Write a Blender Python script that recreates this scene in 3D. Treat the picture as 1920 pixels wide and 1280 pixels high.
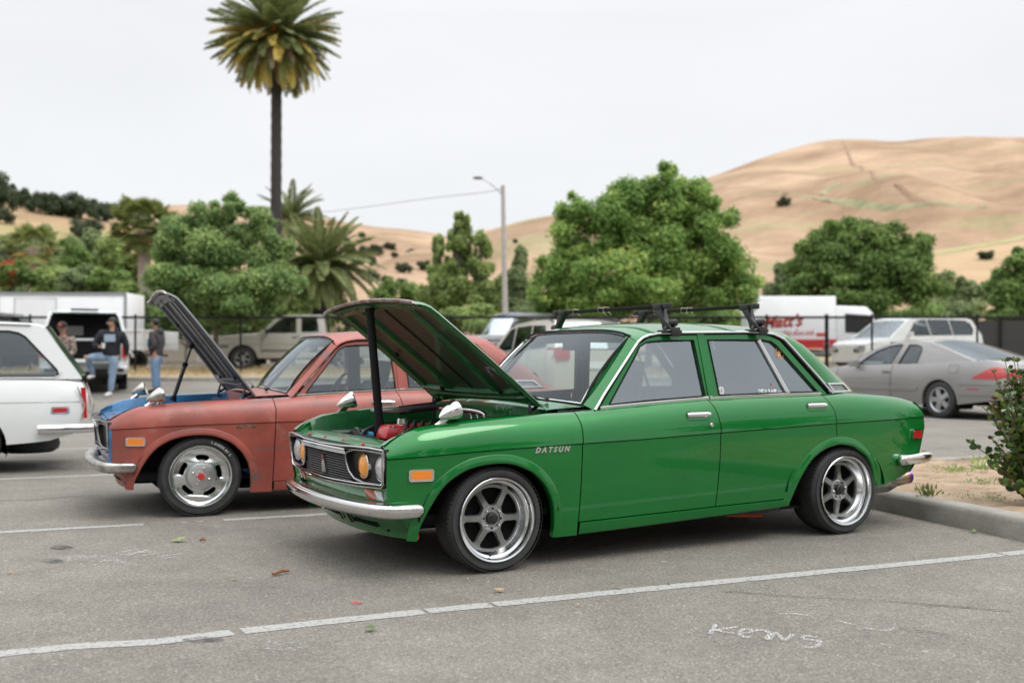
import bpy, bmesh, math, random
import numpy as np
from mathutils import Vector, Matrix, noise
from mathutils.geometry import tessellate_polygon
D = bpy.data; SC = bpy.context.scene; COL = SC.collection
PI = math.pi; R = math.radians
for o in list(D.objects): D.objects.remove(o)
random.seed(7); RNG = np.random.default_rng(7)

# ---------------------------------------------------------------- camera
cam = D.cameras.new('camera'); co = D.objects.new('camera', cam); COL.objects.link(co)
co.location = (0, 0, 1.087); co.rotation_euler = (R(90 + 0.76), 0, 0)
cam.lens = 38.16; cam.sensor_width = 36; cam.clip_start = .05; cam.clip_end = 12000
cam.dof.use_dof = True; cam.dof.focus_distance = 5.35; cam.dof.aperture_fstop = 2.0
SC.camera = co
# ---------------------------------------------------------------- overcast sky
SUN_EL, SUN_AZ = 56, 128            # azimuth from +Y (view direction) clockwise
W = D.worlds.new('World'); SC.world = W; W.use_nodes = True
nt = W.node_tree; nt.nodes.clear()
def wn(t, **k):
    n = nt.nodes.new(t)
    for a, b in k.items(): setattr(n, a, b)
    return n
sky = wn('ShaderNodeTexSky', sky_type='NISHITA', sun_disc=False)
sky.sun_elevation = R(SUN_EL); sky.sun_rotation = R(SUN_AZ)
bg1 = wn('ShaderNodeBackground'); bg1.inputs[1].default_value = .012
tc = wn('ShaderNodeTexCoord'); sx = wn('ShaderNodeSeparateXYZ')
rp = wn('ShaderNodeValToRGB')
rp.color_ramp.elements[0].position = 0; rp.color_ramp.elements[0].color = (.85, .855, .865, 1)
rp.color_ramp.elements[1].position = 1; rp.color_ramp.elements[1].color = (2.65, 2.68, 2.72, 1)
for p_, c_ in ((.30, (.885, .89, .90)), (.62, (1.65, 1.67, 1.70))): e_ = rp.color_ramp.elements.new(p_); e_.color = (*c_, 1)
ns = wn('ShaderNodeTexNoise'); ns.inputs['Scale'].default_value = 2.2; ns.inputs['Detail'].default_value = 5
mp = wn('ShaderNodeMapping'); mp.inputs['Scale'].default_value = (1, 1, 3.2)
rn = wn('ShaderNodeMapRange'); rn.inputs[1].default_value = .3; rn.inputs[2].default_value = .7; rn.inputs[3].default_value = .945; rn.inputs[4].default_value = 1.035
mx = wn('ShaderNodeVectorMath', operation='SCALE')
bg2 = wn('ShaderNodeBackground'); bg2.inputs[1].default_value = 1.0
ad = wn('ShaderNodeAddShader'); ow = wn('ShaderNodeOutputWorld')
L = nt.links.new
L(tc.outputs['Generated'], sx.inputs[0]); L(sx.outputs[2], rp.inputs[0]); L(tc.outputs['Generated'], mp.inputs[0]); L(mp.outputs[0], ns.inputs['Vector'])
L(ns.outputs[0], rn.inputs[0]); L(rp.outputs[0], mx.inputs[0]); L(rn.outputs[0], mx.inputs['Scale']); L(mx.outputs[0], bg2.inputs[0])
L(sky.outputs[0], bg1.inputs[0]); L(bg1.outputs[0], ad.inputs[0]); L(bg2.outputs[0], ad.inputs[1]); L(ad.outputs[0], ow.inputs[0])
sun = D.lights.new('sun', 'SUN'); sun.energy = 1.45; sun.angle = R(30); sun.color = (1, .965, .91)
so = D.objects.new('sun', sun); COL.objects.link(so)
sd = Vector((math.sin(R(SUN_AZ)) * math.cos(R(SUN_EL)), math.cos(R(SUN_AZ)) * math.cos(R(SUN_EL)), math.sin(R(SUN_EL))))
so.rotation_euler = (-sd).to_track_quat('-Z', 'Y').to_euler(); so.location = (30, 30, 60)
SC.view_settings.view_transform = 'Standard'; SC.view_settings.look = 'None'; SC.view_settings.gamma = 1
SC.view_settings.exposure = 0.0; SC.view_settings.use_curve_mapping = False
SC.cycles.max_bounces = 8; SC.cycles.transparent_max_bounces = 16

# ---------------------------------------------------------------- materials
MATS = {}
def mat(name, col=(.5, .5, .5), rough=.5, metal=0, coat=0, var=0, vscale=4, bump=0, bscale=60, spec=.5, col2=None, emit=0, detail=6, vlo=.35, vhi=.65, crough=.03, cior=1.5, stretch=None, rvar=0):
    m = D.materials.new(name); m.use_nodes = True; n = m.node_tree.nodes; l = m.node_tree.links.new
    b = n['Principled BSDF']; b.inputs['Base Color'].default_value = (*col, 1)
    b.inputs['Roughness'].default_value = rough; b.inputs['Metallic'].default_value = metal
    b.inputs['Coat Weight'].default_value = coat; b.inputs['Coat Roughness'].default_value = crough; b.inputs['Coat IOR'].default_value = cior
    b.inputs['Specular IOR Level'].default_value = spec
    if emit: b.inputs['Emission Color'].default_value = (*col, 1); b.inputs['Emission Strength'].default_value = emit
    t = None
    if var or bump or col2 or rvar:
        t = n.new('ShaderNodeTexCoord'); vec = t.outputs['Object']
        if stretch:
            mpn = n.new('ShaderNodeMapping'); mpn.inputs['Scale'].default_value = stretch; l(vec, mpn.inputs[0]); vec = mpn.outputs[0]
    if var or col2 or rvar:
        z = n.new('ShaderNodeTexNoise'); z.inputs['Scale'].default_value = vscale; z.inputs['Detail'].default_value = detail; z.inputs['Roughness'].default_value = .62
        l(vec, z.inputs['Vector']); r = n.new('ShaderNodeValToRGB'); l(z.outputs[0], r.inputs[0])
        c2 = col2 if col2 else tuple(min(1, c * (1 + var)) for c in col); c1 = col if col2 else tuple(c * (1 - var) for c in col)
        r.color_ramp.elements[0].position = vlo; r.color_ramp.elements[0].color = (*c1, 1)
        r.color_ramp.elements[1].position = vhi; r.color_ramp.elements[1].color = (*c2, 1)
        if var or col2: l(r.outputs[0], b.inputs['Base Color'])
        if rvar:
            q = n.new('ShaderNodeMapRange'); q.inputs[1].default_value = .3; q.inputs[2].default_value = .7; q.inputs[3].default_value = max(0, rough - rvar); q.inputs[4].default_value = rough + rvar
            l(z.outputs[0], q.inputs[0]); l(q.outputs[0], b.inputs['Roughness'])
    if bump:
        z = n.new('ShaderNodeTexNoise'); z.inputs['Scale'].default_value = bscale; z.inputs['Detail'].default_value = 4
        l(vec, z.inputs['Vector']); q = n.new('ShaderNodeBump'); q.inputs['Strength'].default_value = bump; q.inputs['Distance'].default_value = .01
        l(z.outputs[0], q.inputs['Height']); l(q.outputs[0], b.inputs['Normal'])
    m.diffuse_color = (*col, 1); MATS[name] = m
    return m
def glass(name, tint=(.75, .8, .8), minf=.08, rough=0.0, film=(.6, .65, .7), filmw=0.0):
    m = D.materials.new(name); m.use_nodes = True; n = m.node_tree.nodes; l = m.node_tree.links.new; n.clear()
    o = n.new('ShaderNodeOutputMaterial'); t = n.new('ShaderNodeBsdfTransparent'); t.inputs[0].default_value = (*tint, 1)
    g = n.new('ShaderNodeBsdfGlossy'); g.inputs['Roughness'].default_value = rough; g.inputs['Color'].default_value = (.86, .95, 1, 1)
    f = n.new('ShaderNodeFresnel'); f.inputs['IOR'].default_value = 1.52
    a = n.new('ShaderNodeMath'); a.operation = 'MAXIMUM'; a.inputs[1].default_value = minf; l(f.outputs[0], a.inputs[0])
    x = n.new('ShaderNodeMixShader'); l(a.outputs[0], x.inputs[0])
    if filmw:
        d = n.new('ShaderNodeBsdfDiffuse'); d.inputs[0].default_value = (*film, 1); y = n.new('ShaderNodeMixShader'); y.inputs[0].default_value = filmw
        l(t.outputs[0], y.inputs[1]); l(d.outputs[0], y.inputs[2]); l(y.outputs[0], x.inputs[1])
    else: l(t.outputs[0], x.inputs[1])
    l(g.outputs[0], x.inputs[2]); l(x.outputs[0], o.inputs[0])
    m.diffuse_color = (*tint, 1)
    return m
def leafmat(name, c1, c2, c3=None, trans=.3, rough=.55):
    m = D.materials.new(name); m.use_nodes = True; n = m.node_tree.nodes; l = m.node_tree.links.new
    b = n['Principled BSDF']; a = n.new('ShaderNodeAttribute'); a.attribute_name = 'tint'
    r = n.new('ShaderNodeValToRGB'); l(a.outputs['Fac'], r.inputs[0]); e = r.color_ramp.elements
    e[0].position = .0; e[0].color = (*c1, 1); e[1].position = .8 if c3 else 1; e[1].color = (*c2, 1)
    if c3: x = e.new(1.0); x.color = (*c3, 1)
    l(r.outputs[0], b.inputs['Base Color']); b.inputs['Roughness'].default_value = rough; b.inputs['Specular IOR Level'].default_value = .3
    t = n.new('ShaderNodeBsdfTranslucent'); l(r.outputs[0], t.inputs[0]); x = n.new('ShaderNodeMixShader'); x.inputs[0].default_value = trans
    l(b.outputs[0], x.inputs[1]); l(t.outputs[0], x.inputs[2]); l(x.outputs[0], n['Material Output'].inputs[0])
    m.diffuse_color = (*c1, 1)
    return m
GREEN = mat('green_paint', (.0002, .142, .021), .28, .30, .75, var=.08, vscale=1.5, rvar=.05, spec=.15, cior=1.62, bump=.10, bscale=3.2)
GREEND = mat('green_bay_paint', (.006, .115, .028), .42, .1, .4, var=.3, vscale=9)
def worn_paint():
    m = mat('faded_red_paint', (.285, .064, .046), .42, 0, .22, var=.22, vscale=3.5, crough=.3, bump=.02, bscale=30)
    n = m.node_tree.nodes; l = m.node_tree.links.new; b = n['Principled BSDF']
    old = b.inputs['Base Color'].links[0].from_socket
    t = n.new('ShaderNodeTexCoord')
    z = n.new('ShaderNodeTexNoise'); z.inputs['Scale'].default_value = 2.6; z.inputs['Detail'].default_value = 9; z.inputs['Roughness'].default_value = .7; z.inputs['Distortion'].default_value = .6
    mpn = n.new('ShaderNodeMapping'); mpn.inputs['Scale'].default_value = (.7, 1, 2.2); l(t.outputs['Object'], mpn.inputs[0]); l(mpn.outputs[0], z.inputs['Vector'])
    r = n.new('ShaderNodeMapRange'); r.inputs[1].default_value = .545; r.inputs[2].default_value = .64; l(z.outputs[0], r.inputs[0])
    x = n.new('ShaderNodeMixRGB'); l(r.outputs[0], x.inputs[0]); l(old, x.inputs[1]); x.inputs[2].default_value = (.135, .085, .08, 1)
    z2 = n.new('ShaderNodeTexNoise'); z2.inputs['Scale'].default_value = 5; z2.inputs['Detail'].default_value = 8; l(t.outputs['Object'], z2.inputs['Vector'])
    r2 = n.new('ShaderNodeMapRange'); r2.inputs[1].default_value = .62; r2.inputs[2].default_value = .72; r2.inputs[4].default_value = .6; l(z2.outputs[0], r2.inputs[0])
    x2 = n.new('ShaderNodeMixRGB'); l(r2.outputs[0], x2.inputs[0]); l(x.outputs[0], x2.inputs[1]); x2.inputs[2].default_value = (.36, .15, .12, 1)
    l(x2.outputs[0], b.inputs['Base Color']); return m
RED = worn_paint()
BLUE = mat('blue_bay_paint', (.02, .16, .36), .4, .1, .5, var=.35, vscale=7)
WHITE = mat('white_paint', (.67, .69, .69), .35, 0, .6, var=.03, vscale=2)
CHROME = mat('chrome', (.72, .72, .72), .08, 1, rvar=.03, vscale=20)
OLDCHROME = mat('dull_chrome', (.50, .48, .45), .3, 1, var=.35, vscale=9, rvar=.12)
ALU = mat('polished_alloy', (.70, .71, .72), .2, 1, rvar=.06, vscale=30)
SATIN = mat('satin_alloy', (.42, .43, .44), .38, .9, var=.08, vscale=20)
GUN = mat('gunmetal_alloy', (.25, .255, .25), .40, .8, var=.1, vscale=30)
STEEL = mat('bare_steel', (.35, .33, .31), .35, .9, var=.2, vscale=20)
BLACK = mat('black_plastic', (.012, .012, .013), .45, var=.2, vscale=20)
BLACKM = mat('matt_black', (.012, .012, .012), .8, spec=.25)
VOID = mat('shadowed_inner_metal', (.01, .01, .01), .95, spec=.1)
RUBBER = mat('black_rubber', (.017, .017, .018), .6, var=.25, vscale=14, bump=.05, bscale=120)
TYRE = mat('tyre_rubber', (.028, .028, .029), .62, var=.3, vscale=9, bump=.08, bscale=60)
GREY = mat('grey_plastic', (.10, .10, .10), .5)
CASTGREY = mat('silver_grille', (.30, .30, .31), .3, .9, rvar=.08, vscale=30)
HOODU = mat('brown_primer', (.060, .038, .028), .5, .1, .2, col2=(.012, .060, .024), vscale=2.5)
HOODGREY = mat('grey_primer', (.085, .088, .095), .38, .5, .1, var=.35, vscale=5)
REDENG = mat('red_wrinkle_paint', (.50, .015, .02), .35, 0, .4, var=.15, vscale=12)
CASTAL = mat('cast_aluminium', (.33, .32, .30), .45, .8, var=.3, vscale=25)
AMBER = mat('amber_lens', (.75, .20, .008), .12, 0, 1, bump=.25, bscale=90, emit=.06)
AMBERG = mat('amber_lamp', (.80, .30, .01), .08, 0, 1, bump=.3, bscale=30, emit=.05)
REDLENS = mat('red_lens', (.42, .008, .012), .12, 0, 1, bump=.2, bscale=90, emit=.04)
CLEARL = mat('clear_lamp_glass', (.55, .57, .58), .08, .4, 1, bump=.9, bscale=42)
GLASS = glass('windshield_glass', (.80, .86, .83), .05)
SIDEG = glass('tinted_side_glass', (.58, .66, .67), .29, filmw=.03, film=(.50, .56, .62))
CLEARG = glass('clear_side_glass', (.74, .80, .80), .12)
SKYG = glass('bright_reflecting_glass', (.62, .70, .70), .30)
DARKG = glass('privacy_glass', (.10, .12, .12), .16)
SEAT = mat('black_vinyl', (.022, .022, .024), .55, bump=.1, bscale=30)
WOOD = mat('wooden_rim', (.12, .06, .03), .35, 0, .5)
WHITEL = mat('white_vinyl_lettering', (.8, .8, .8), .6)
SIL = mat('silver_champagne_paint', (.26, .252, .245), .34, .3, .7, var=.04, vscale=2)
TAN = mat('tan_metallic_paint', (.50, .475, .44), .35, .2, .6, var=.04, vscale=2)
BEIGE = mat('beige_paint', (.64, .59, .52), .35, .2, .6)
GREYP = mat('grey_paint', (.36, .38, .39), .35, .3, .5)
NAVY = mat('navy_paint', (.03, .05, .10), .25, .3, .8)
LTRIM = mat('lower_trim_grey', (.17, .165, .16), .6)

# ---------------------------------------------------------------- mesh helpers
def link(name, me, parent=None, **props):
    o = D.objects.new(name, me); COL.objects.link(o)
    if parent: o.parent = parent
    for k, v in props.items(): o[k] = v
    return o
def empty(name, loc, rz, label, cat, group=None):
    o = D.objects.new(name, None); COL.objects.link(o); o.location = loc; o.rotation_euler = (0, 0, rz)
    o.empty_display_size = .1; o['label'] = label; o['category'] = cat
    if group: o['group'] = group
    return o
def tag(o, label, cat, group=None):
    o['label'] = label; o['category'] = cat
    if group: o['group'] = group
    return o
class MB:
    def __init__(s): s.v = []; s.f = []; s.mi = []; s.cur = 0
    def add(s, vs, fs):
        k = len(s.v); s.v += [tuple(p) for p in vs]
        for f in fs: s.f.append(tuple(i + k for i in f)); s.mi.append(s.cur)
        return s
    def grid(s, rows, close=False, loop=False):
        m = len(rows); n = len(rows[0]); vs = [p for r in rows for p in r]; fs = []
        for i in range(m if loop else m - 1):
            for j in range(n if close else n - 1):
                a = i * n + j; b = i * n + (j + 1) % n; i2 = (i + 1) % m
                fs.append((a, b, i2 * n + (j + 1) % n, i2 * n + j))
        return s.add(vs, fs)
    def box(s, c, d, rot=None, taper=1.0):
        hx, hy, hz = d[0] / 2, d[1] / 2, d[2] / 2; vs = []
        for z in (-1, 1):
            t = taper if z > 0 else 1
            for x, y in ((-1, -1), (1, -1), (1, 1), (-1, 1)):
                p = Vector((x * hx * t, y * hy * t, z * hz))
                if rot is not None: p = rot @ p
                vs.append((p.x + c[0], p.y + c[1], p.z + c[2]))
        return s.add(vs, [(3, 2, 1, 0), (4, 5, 6, 7), (0, 1, 5, 4), (1, 2, 6, 5), (2, 3, 7, 6), (3, 0, 4, 7)])
    def tube(s, pts, r, n=8, cap=True, flat=1.0, up=None):
        pts = [Vector(p) for p in pts]; rs = r if isinstance(r, (list, tuple)) else [r] * len(pts); rows = []
        pu = None
        for i, p in enumerate(pts):
            d = (pts[min(i + 1, len(pts) - 1)] - pts[max(i - 1, 0)]).normalized()
            if pu is None:
                u = Vector(up) if up else (Vector((0, 0, 1)) if abs(d.z) < .9 else Vector((0, 1, 0)))
            else: u = pu
            sd_ = d.cross(u).normalized(); u2 = sd_.cross(d).normalized(); pu = u2
            rows.append([tuple(p + (sd_ * math.cos(a) * flat + u2 * math.sin(a)) * rs[i]) for a in [2 * PI * k / n for k in range(n)]])
        s.grid(rows, close=True)
        if cap:
            k = len(s.v) - len(pts) * n
            s.f.append(tuple(range(k, k + n))); s.f.append(tuple(range(len(s.v) - 1, len(s.v) - 1 - n, -1))); s.mi += [s.cur] * 2
        return s
    def lathe(s, prof, c=(0, 0, 0), axis='y', n=48, rot=None):
        rows = []
        for r, h in prof:
            row = []
            for k in range(n):
                a = 2 * PI * k / n; x, y = r * math.cos(a), r * math.sin(a)
                p = Vector((x, h, y)) if axis == 'y' else Vector((x, y, h)) if axis == 'z' else Vector((h, x, y))
                if rot is not None: p = rot @ p
                row.append((p.x + c[0], p.y + c[1], p.z + c[2]))
            rows.append(row)
        return s.grid(rows, close=True)
    def sheet(s, outer, holes, f, thick=None):
        loops = [[Vector((a, b, 0)) for a, b in lp] for lp in [outer] + list(holes)]
        tris = tessellate_polygon(loops); flat = [p for lp in loops for p in lp]
        vs = [f(p.x, p.y) for p in flat]
        s.add(vs, tris)
        if thick:
            vb = [tuple(a + b for a, b in zip(v, thick)) for v in vs]; s.add(vb, [t[::-1] for t in tris])
            k = len(s.v) - 2 * len(vs); off = 0
            for lp in loops:
                n = len(lp)
                for i in range(n):
                    a, b = off + i, off + (i + 1) % n
                    s.f.append((k + a, k + b, k + len(vs) + b, k + len(vs) + a)); s.mi.append(s.cur)
                off += n
        return s
    def ball(s, c, r, n=10, m=7, sc=(1, 1, 1)):
        rows = [[(c[0] + r * sc[0] * math.sin(t) * math.cos(a), c[1] + r * sc[1] * math.sin(t) * math.sin(a), c[2] + r * sc[2] * math.cos(t)) for a in [2 * PI * k / n for k in range(n)]] for t in [PI * (i + .02) / (m + .04) for i in range(m + 1)]]
        return s.grid(rows, close=True)
    def mesh(s, name, mats, smooth=38, bevel=0):
        me = D.meshes.new(name); me.from_pydata(s.v, [], s.f)
        for m in (mats if isinstance(mats, (list, tuple)) else [mats]): me.materials.append(m)
        if any(s.mi): me.polygons.foreach_set('material_index', s.mi)
        bm = bmesh.new(); bm.from_mesh(me); bmesh.ops.remove_doubles(bm, verts=bm.verts, dist=1e-5)
        bmesh.ops.recalc_face_normals(bm, faces=bm.faces)
        if bevel:
            es = [e for e in bm.edges if len(e.link_faces) == 2 and e.calc_face_angle(0) > R(40)]
            bmesh.ops.bevel(bm, geom=es, offset=bevel, segments=2, affect='EDGES', profile=.5, clamp_overlap=True)
        bm.to_mesh(me); bm.free()
        if smooth:
            me.polygons.foreach_set('use_smooth', [True] * len(me.polygons)); me.set_sharp_from_angle(angle=R(smooth))
        me.update(); return me
    def obj(s, name, mats, parent=None, smooth=38, bevel=0, **props):
        return link(name, s.mesh(name, mats, smooth, bevel), parent, **props)
def interp(pts, x):
    if x <= pts[0][0]: return pts[0][1]
    for (a, b), (c, d) in zip(pts, pts[1:]):
        if x <= c: return b + (d - b) * (x - a) / (c - a) if c > a else d
    return pts[-1][1]
def sinterp(pts, x):           # smooth (catmull-rom like) interpolation
    n = len(pts)
    if x <= pts[0][0]: return pts[0][1]
    if x >= pts[-1][0]: return pts[-1][1]
    for i in range(n - 1):
        a, b = pts[i]; c, d = pts[i + 1]
        if x <= c:
            h = c - a; t = (x - a) / h
            m0 = (d - pts[i - 1][1]) / (c - pts[i - 1][0]) if i else (d - b) / h
            m1 = (pts[i + 2][1] - b) / (pts[i + 2][0] - a) if i + 2 < n else (d - b) / h
            return (2*t**3-3*t*t+1)*b + (t**3-2*t*t+t)*h*m0 + (-2*t**3+3*t*t)*d + (t**3-t*t)*h*m1
def smooth_path(pts, n=6):
    out = []
    P = [Vector(p) for p in pts]
    for i in range(len(P) - 1):
        p0 = P[i - 1] if i else P[i] * 2 - P[i + 1]; p3 = P[i + 2] if i + 2 < len(P) else P[i + 1] * 2 - P[i]
        for k in range(n):
            t = k / n; out.append(.5 * ((2 * P[i]) + (P[i + 1] - p0) * t + (2 * p0 - 5 * P[i] + 4 * P[i + 1] - p3) * t * t + (3 * P[i + 1] - p0 - 3 * P[i + 2 - 1] + p3) * t ** 3) if False else
                       .5 * (2 * P[i] + (P[i + 1] - p0) * t + (2 * p0 - 5 * P[i] + 4 * P[i + 1] - p3) * t * t + (3 * P[i] - p0 - 3 * P[i + 1] + p3) * t ** 3))
    out.append(P[-1]); return [tuple(p) for p in out]
def lin(a, b, n): return [a + (b - a) * i / (n - 1) for i in range(n)]
def rrect(x0, y0, x1, y1, r, n=4):
    pts = []
    for cx, cy, a0 in ((x1 - r, y1 - r, 0), (x0 + r, y1 - r, 90), (x0 + r, y0 + r, 180), (x1 - r, y0 + r, 270)):
        for k in range(n + 1): a = R(a0 + 90 * k / n); pts.append((cx + r * math.cos(a), cy + r * math.sin(a)))
    return pts
def text_mesh(txt, size, shear=0, ext=.002, spacing=1.0, bold=0):
    c = D.curves.new('t', 'FONT'); c.body = txt; c.size = size; c.shear = shear; c.extrude = ext; c.space_character = spacing; c.offset = bold
    c.align_x = 'LEFT'; c.resolution_u = 3
    o = D.objects.new('t', c); COL.objects.link(o); bpy.context.view_layer.update()
    me = D.meshes.new_from_object(o.evaluated_get(bpy.context.evaluated_depsgraph_get())); D.objects.remove(o); return me
def text_obj(name, txt, size, m, origin, xdir, ydir, parent=None, **k):
    me = text_mesh(txt, size, **k); X = Vector(xdir).normalized(); Y = Vector(ydir).normalized(); Z = X.cross(Y)
    M = Matrix((X, Y, Z)).transposed().to_4x4(); M.translation = Vector(origin); me.transform(M); me.materials.clear(); me.materials.append(m)
    return link(name, me, parent)
# ---------------------------------------------------------------- wheels
WCACHE = {}
SATIN2 = mat('brushed_alloy', (.60, .60, .60), .34, .95, var=.06, vscale=20)
def wheel_parts(style, Rt, Rr, width):
    """meshes with outward = -y, tyre outer face at y=0; returns [(name, mesh)]"""
    key = (style, Rt, Rr, width)
    if key in WCACHE: return WCACHE[key]
    out = []
    t = MB(); b = Rr - .004; sh = .012 if style == 'six' else .018
    t.lathe([(b, .012), (b + .006, -.001), (b + (Rt - b) * .4, -.008), (b + (Rt - b) * .7, -.006), (Rt - .022, .001), (Rt - .010, .010), (Rt - .003, .022), (Rt, .04),
             (Rt, width - .04), (Rt - .010, width - .01), (b, width)], n=64)
    for k in range(72 if style in ('six', 'mag') else 0):
        a = 2 * PI * k / 72
        t.box((Rt * math.cos(a) * .994, .045, Rt * math.sin(a) * .994), (.006, .055, .0045), Matrix.Rotation(-a, 3, 'Y') @ Matrix.Rotation(.3, 3, 'X'))
    if style in ('six', 'mag'):
        for rr in (b + (Rt - b) * .25, b + (Rt - b) * .88):
            t.lathe([(rr, -.0075), (rr + .0015, -.0095), (rr + .003, -.0075)], n=64)
    out.append(('tyre', t.mesh('tyre', TYRE, 30)))
    if style == 'six':
        for dd, nm in ((.065, 'a'),):
            r = MB(); r.lathe([(Rr - .012, .006), (Rr - .004, -.004), (Rr, -.010), (Rr - .003, -.013), (Rr - .011, -.010), (Rr - .016, .0), (Rr - .018, .02), (Rr - .030, .026), (Rr - .034, .034), (Rr - .043, dd - .008), (Rr - .050, dd), (Rr - .052, width * .8)], n=72)
            out.append(('rim_barrel', r.mesh('rim_barrel', ALU, 30)))
            s = MB(); r0 = Rr - .049
            for k in range(6):
                a = 2 * PI * k / 6 + .02; M3 = Matrix.Rotation(-a, 3, 'Y')
                for (ra, rb, wa, wb) in ((.050, .075, .040, .019), (.075, r0 - .022, .019, .0175), (r0 - .022, r0 + .003, .0175, .036)):
                    pts = [Vector((rr, yy, ww)) for rr, w0 in ((ra, wa), (rb, wb)) for yy, ww in ((dd - .012 + (.01 if rr > .1 else 0), w0 - .004), (dd + .010, w0), (dd + .010, -w0), (dd - .012 + (.01 if rr > .1 else 0), -w0 + .004))]
                    s.add([tuple(M3 @ p) for p in pts], [(0, 1, 5, 4), (2, 3, 7, 6), (3, 0, 4, 7), (1, 2, 6, 5), (0, 3, 2, 1), (4, 5, 6, 7)])
            s.lathe([(r0 + .004, dd + .012), (r0 + .004, dd - .004), (r0 - .008, dd - .002), (r0 - .009, dd + .012)], n=72)
            out.append(('spokes', s.mesh('spokes', GUN, 32)))
            h = MB(); h.lathe([(0, dd - .006), (.045, dd - .006), (.047, dd - .014), (.062, dd - .016), (.066, dd - .010), (.066, dd + .01)], n=36)
            out.append(('hub', h.mesh('hub', SATIN, 30)))
            c = MB(); c.lathe([(0, dd - .034), (.016, dd - .034), (.018, dd - .028), (.026, dd - .026), (.030, dd - .022), (.033, dd - .006)], n=28)
            for k in range(4):
                a = PI / 4 * (2 * k); c.lathe([(0, 0), (.0065, 0), (.0065, .004)], c=(.050 * math.cos(a), dd - .0165, .050 * math.sin(a)), n=12)
            out.append(('centre_cap', c.mesh('centre_cap', BLACK, 30)))
            nu = MB()
            for k in range(4):
                a = PI / 4 * (2 * k + 1); nu.lathe([(0, -.014), (.006, -.012), (.0085, -.006), (.0085, .006)], c=(.050 * math.cos(a), dd - .013, .050 * math.sin(a)), n=6)
            out.append(('wheel_nuts', nu.mesh('wheel_nuts', CHROME, 20)))
            v = MB(); v.tube([(-.012, .024, -(Rr - .036)), (-.004, .008, -(Rr - .05)), (.004, 0, -(Rr - .056))], .0035); v.ball((-.014, .024, -(Rr - .034)), .007)
            out.append(('valve', v.mesh('valve', BLACK)))
    elif style == 'mag':
        r = MB(); r.lathe([(Rr - .012, .006), (Rr - .002, -.002), (Rr, -.008), (Rr - .003, -.011), (Rr - .012, -.009), (Rr - .018, .0), (Rr - .022, .012), (Rr - .030, .016), (Rr - .034, .022), (Rr - .035, width * .8)], n=72)
        out.append(('rim_barrel', r.mesh('rim_barrel', ALU, 30)))
        ro = Rr - .0335; s = MB(); circ = [(ro * math.cos(2 * PI * k / 60), ro * math.sin(2 * PI * k / 60)) for k in range(60)]; holes = []
        for k in range(5):
            a0 = 2 * PI * k / 5 + PI / 2; rm = .127; hw = .0165; da = .23; lp = []
            for t_ in lin(-da, da, 6): lp.append(((rm + hw) * math.cos(a0 + t_), (rm + hw) * math.sin(a0 + t_)))
            for q in (35, 70, 110, 145): aa = a0 + da + R(q); lp.append((rm * math.cos(a0 + da) + hw * math.cos(aa), rm * math.sin(a0 + da) + hw * math.sin(aa)))
            for t_ in lin(da, -da, 6): lp.append(((rm - hw) * math.cos(a0 + t_), (rm - hw) * math.sin(a0 + t_)))
            for q in (215, 250, 290, 325): aa = a0 - da + R(q); lp.append((rm * math.cos(a0 - da) + hw * math.cos(aa), rm * math.sin(a0 - da) + hw * math.sin(aa)))
            holes.append(lp)
        def fz(x, z):
            rr = math.hypot(x, z); return (x, interp([(0, -.006), (.088, -.006), (.10, .016), (.14, .026), (ro, .020)], rr), z)
        inner = [(.10 * math.cos(2 * PI * k / 40), .10 * math.sin(2 * PI * k / 40)) for k in range(40)]
        s.sheet(circ, holes + [inner], fz, (0, .014, 0))
        out.append(('slotted_disc', s.mesh('slotted_disc', ALU, 50)))
        h = MB(); h.lathe([(0, -.006), (.082, -.006), (.087, -.004), (.094, .008), (.104, .018)], n=48)
        out.append(('hub', h.mesh('hub', SATIN2, 30)))
        c = MB(); c.lathe([(0, -.026), (.029, -.025), (.032, -.021), (.033, -.008)], n=32); out.append(('centre_cap', c.mesh('centre_cap', CHROME, 30)))
        c = MB(); c.lathe([(0, -.0285), (.023, -.028), (.025, -.024)], n=32); out.append(('cap_badge', c.mesh('cap_badge', REDENG, 30)))
        nu = MB()
        for k in range(4):
            a = PI / 4 + PI / 2 * k + .5; nu.lathe([(0, -.034), (.006, -.032), (.0105, -.025), (.0105, -.005)], c=(.057 * math.cos(a), .012, .057 * math.sin(a)), n=6)
        out.append(('wheel_nuts', nu.mesh('wheel_nuts', CHROME, 20)))
    else:   # background wheels: n spokes
        n = {'five': 5, 'star': 5, 'six_b': 6, 'steel': 8}[style]
        m = WHITE if style == 'steel' else SATIN
        r = MB(); r.lathe([(Rr - .01, .01), (Rr, -.004), (Rr - .006, -.008), (Rr - .02, .004), (Rr - .03, .03), (Rr - .035, width * .8)], n=40)
        r.lathe([(0, .0), (Rr * .3, .0), (Rr * .36, .02)], n=24)
        for k in range(n):
            a = 2 * PI * k / n + PI / 2; M3 = Matrix.Rotation(-a, 3, 'Y'); wa, wb = (Rr * .16, Rr * (.20 if style != 'six_b' else .13))
            if style == 'star': wa, wb = Rr * .22, Rr * .24
            pts = [Vector((rr, yy, ww)) for rr, w0, y0 in ((Rr * .2, wa, .004), (Rr - .015, wb, .012)) for yy, ww in ((y0, w0 * .8), (y0 + .02, w0), (y0 + .02, -w0), (y0, -w0 * .8))]
            r.add([tuple(M3 @ p) for p in pts], [(0, 1, 5, 4), (2, 3, 7, 6), (3, 0, 4, 7), (1, 2, 6, 5), (0, 3, 2, 1), (4, 5, 6, 7)])
        out.append(('rim', r.mesh('rim', m, 35)))
    d = MB(); d.lathe([(0, width * .55), (Rr - .04, width * .55), (Rr - .04, width * .9), (0, width * .9)], n=36); 
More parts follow.
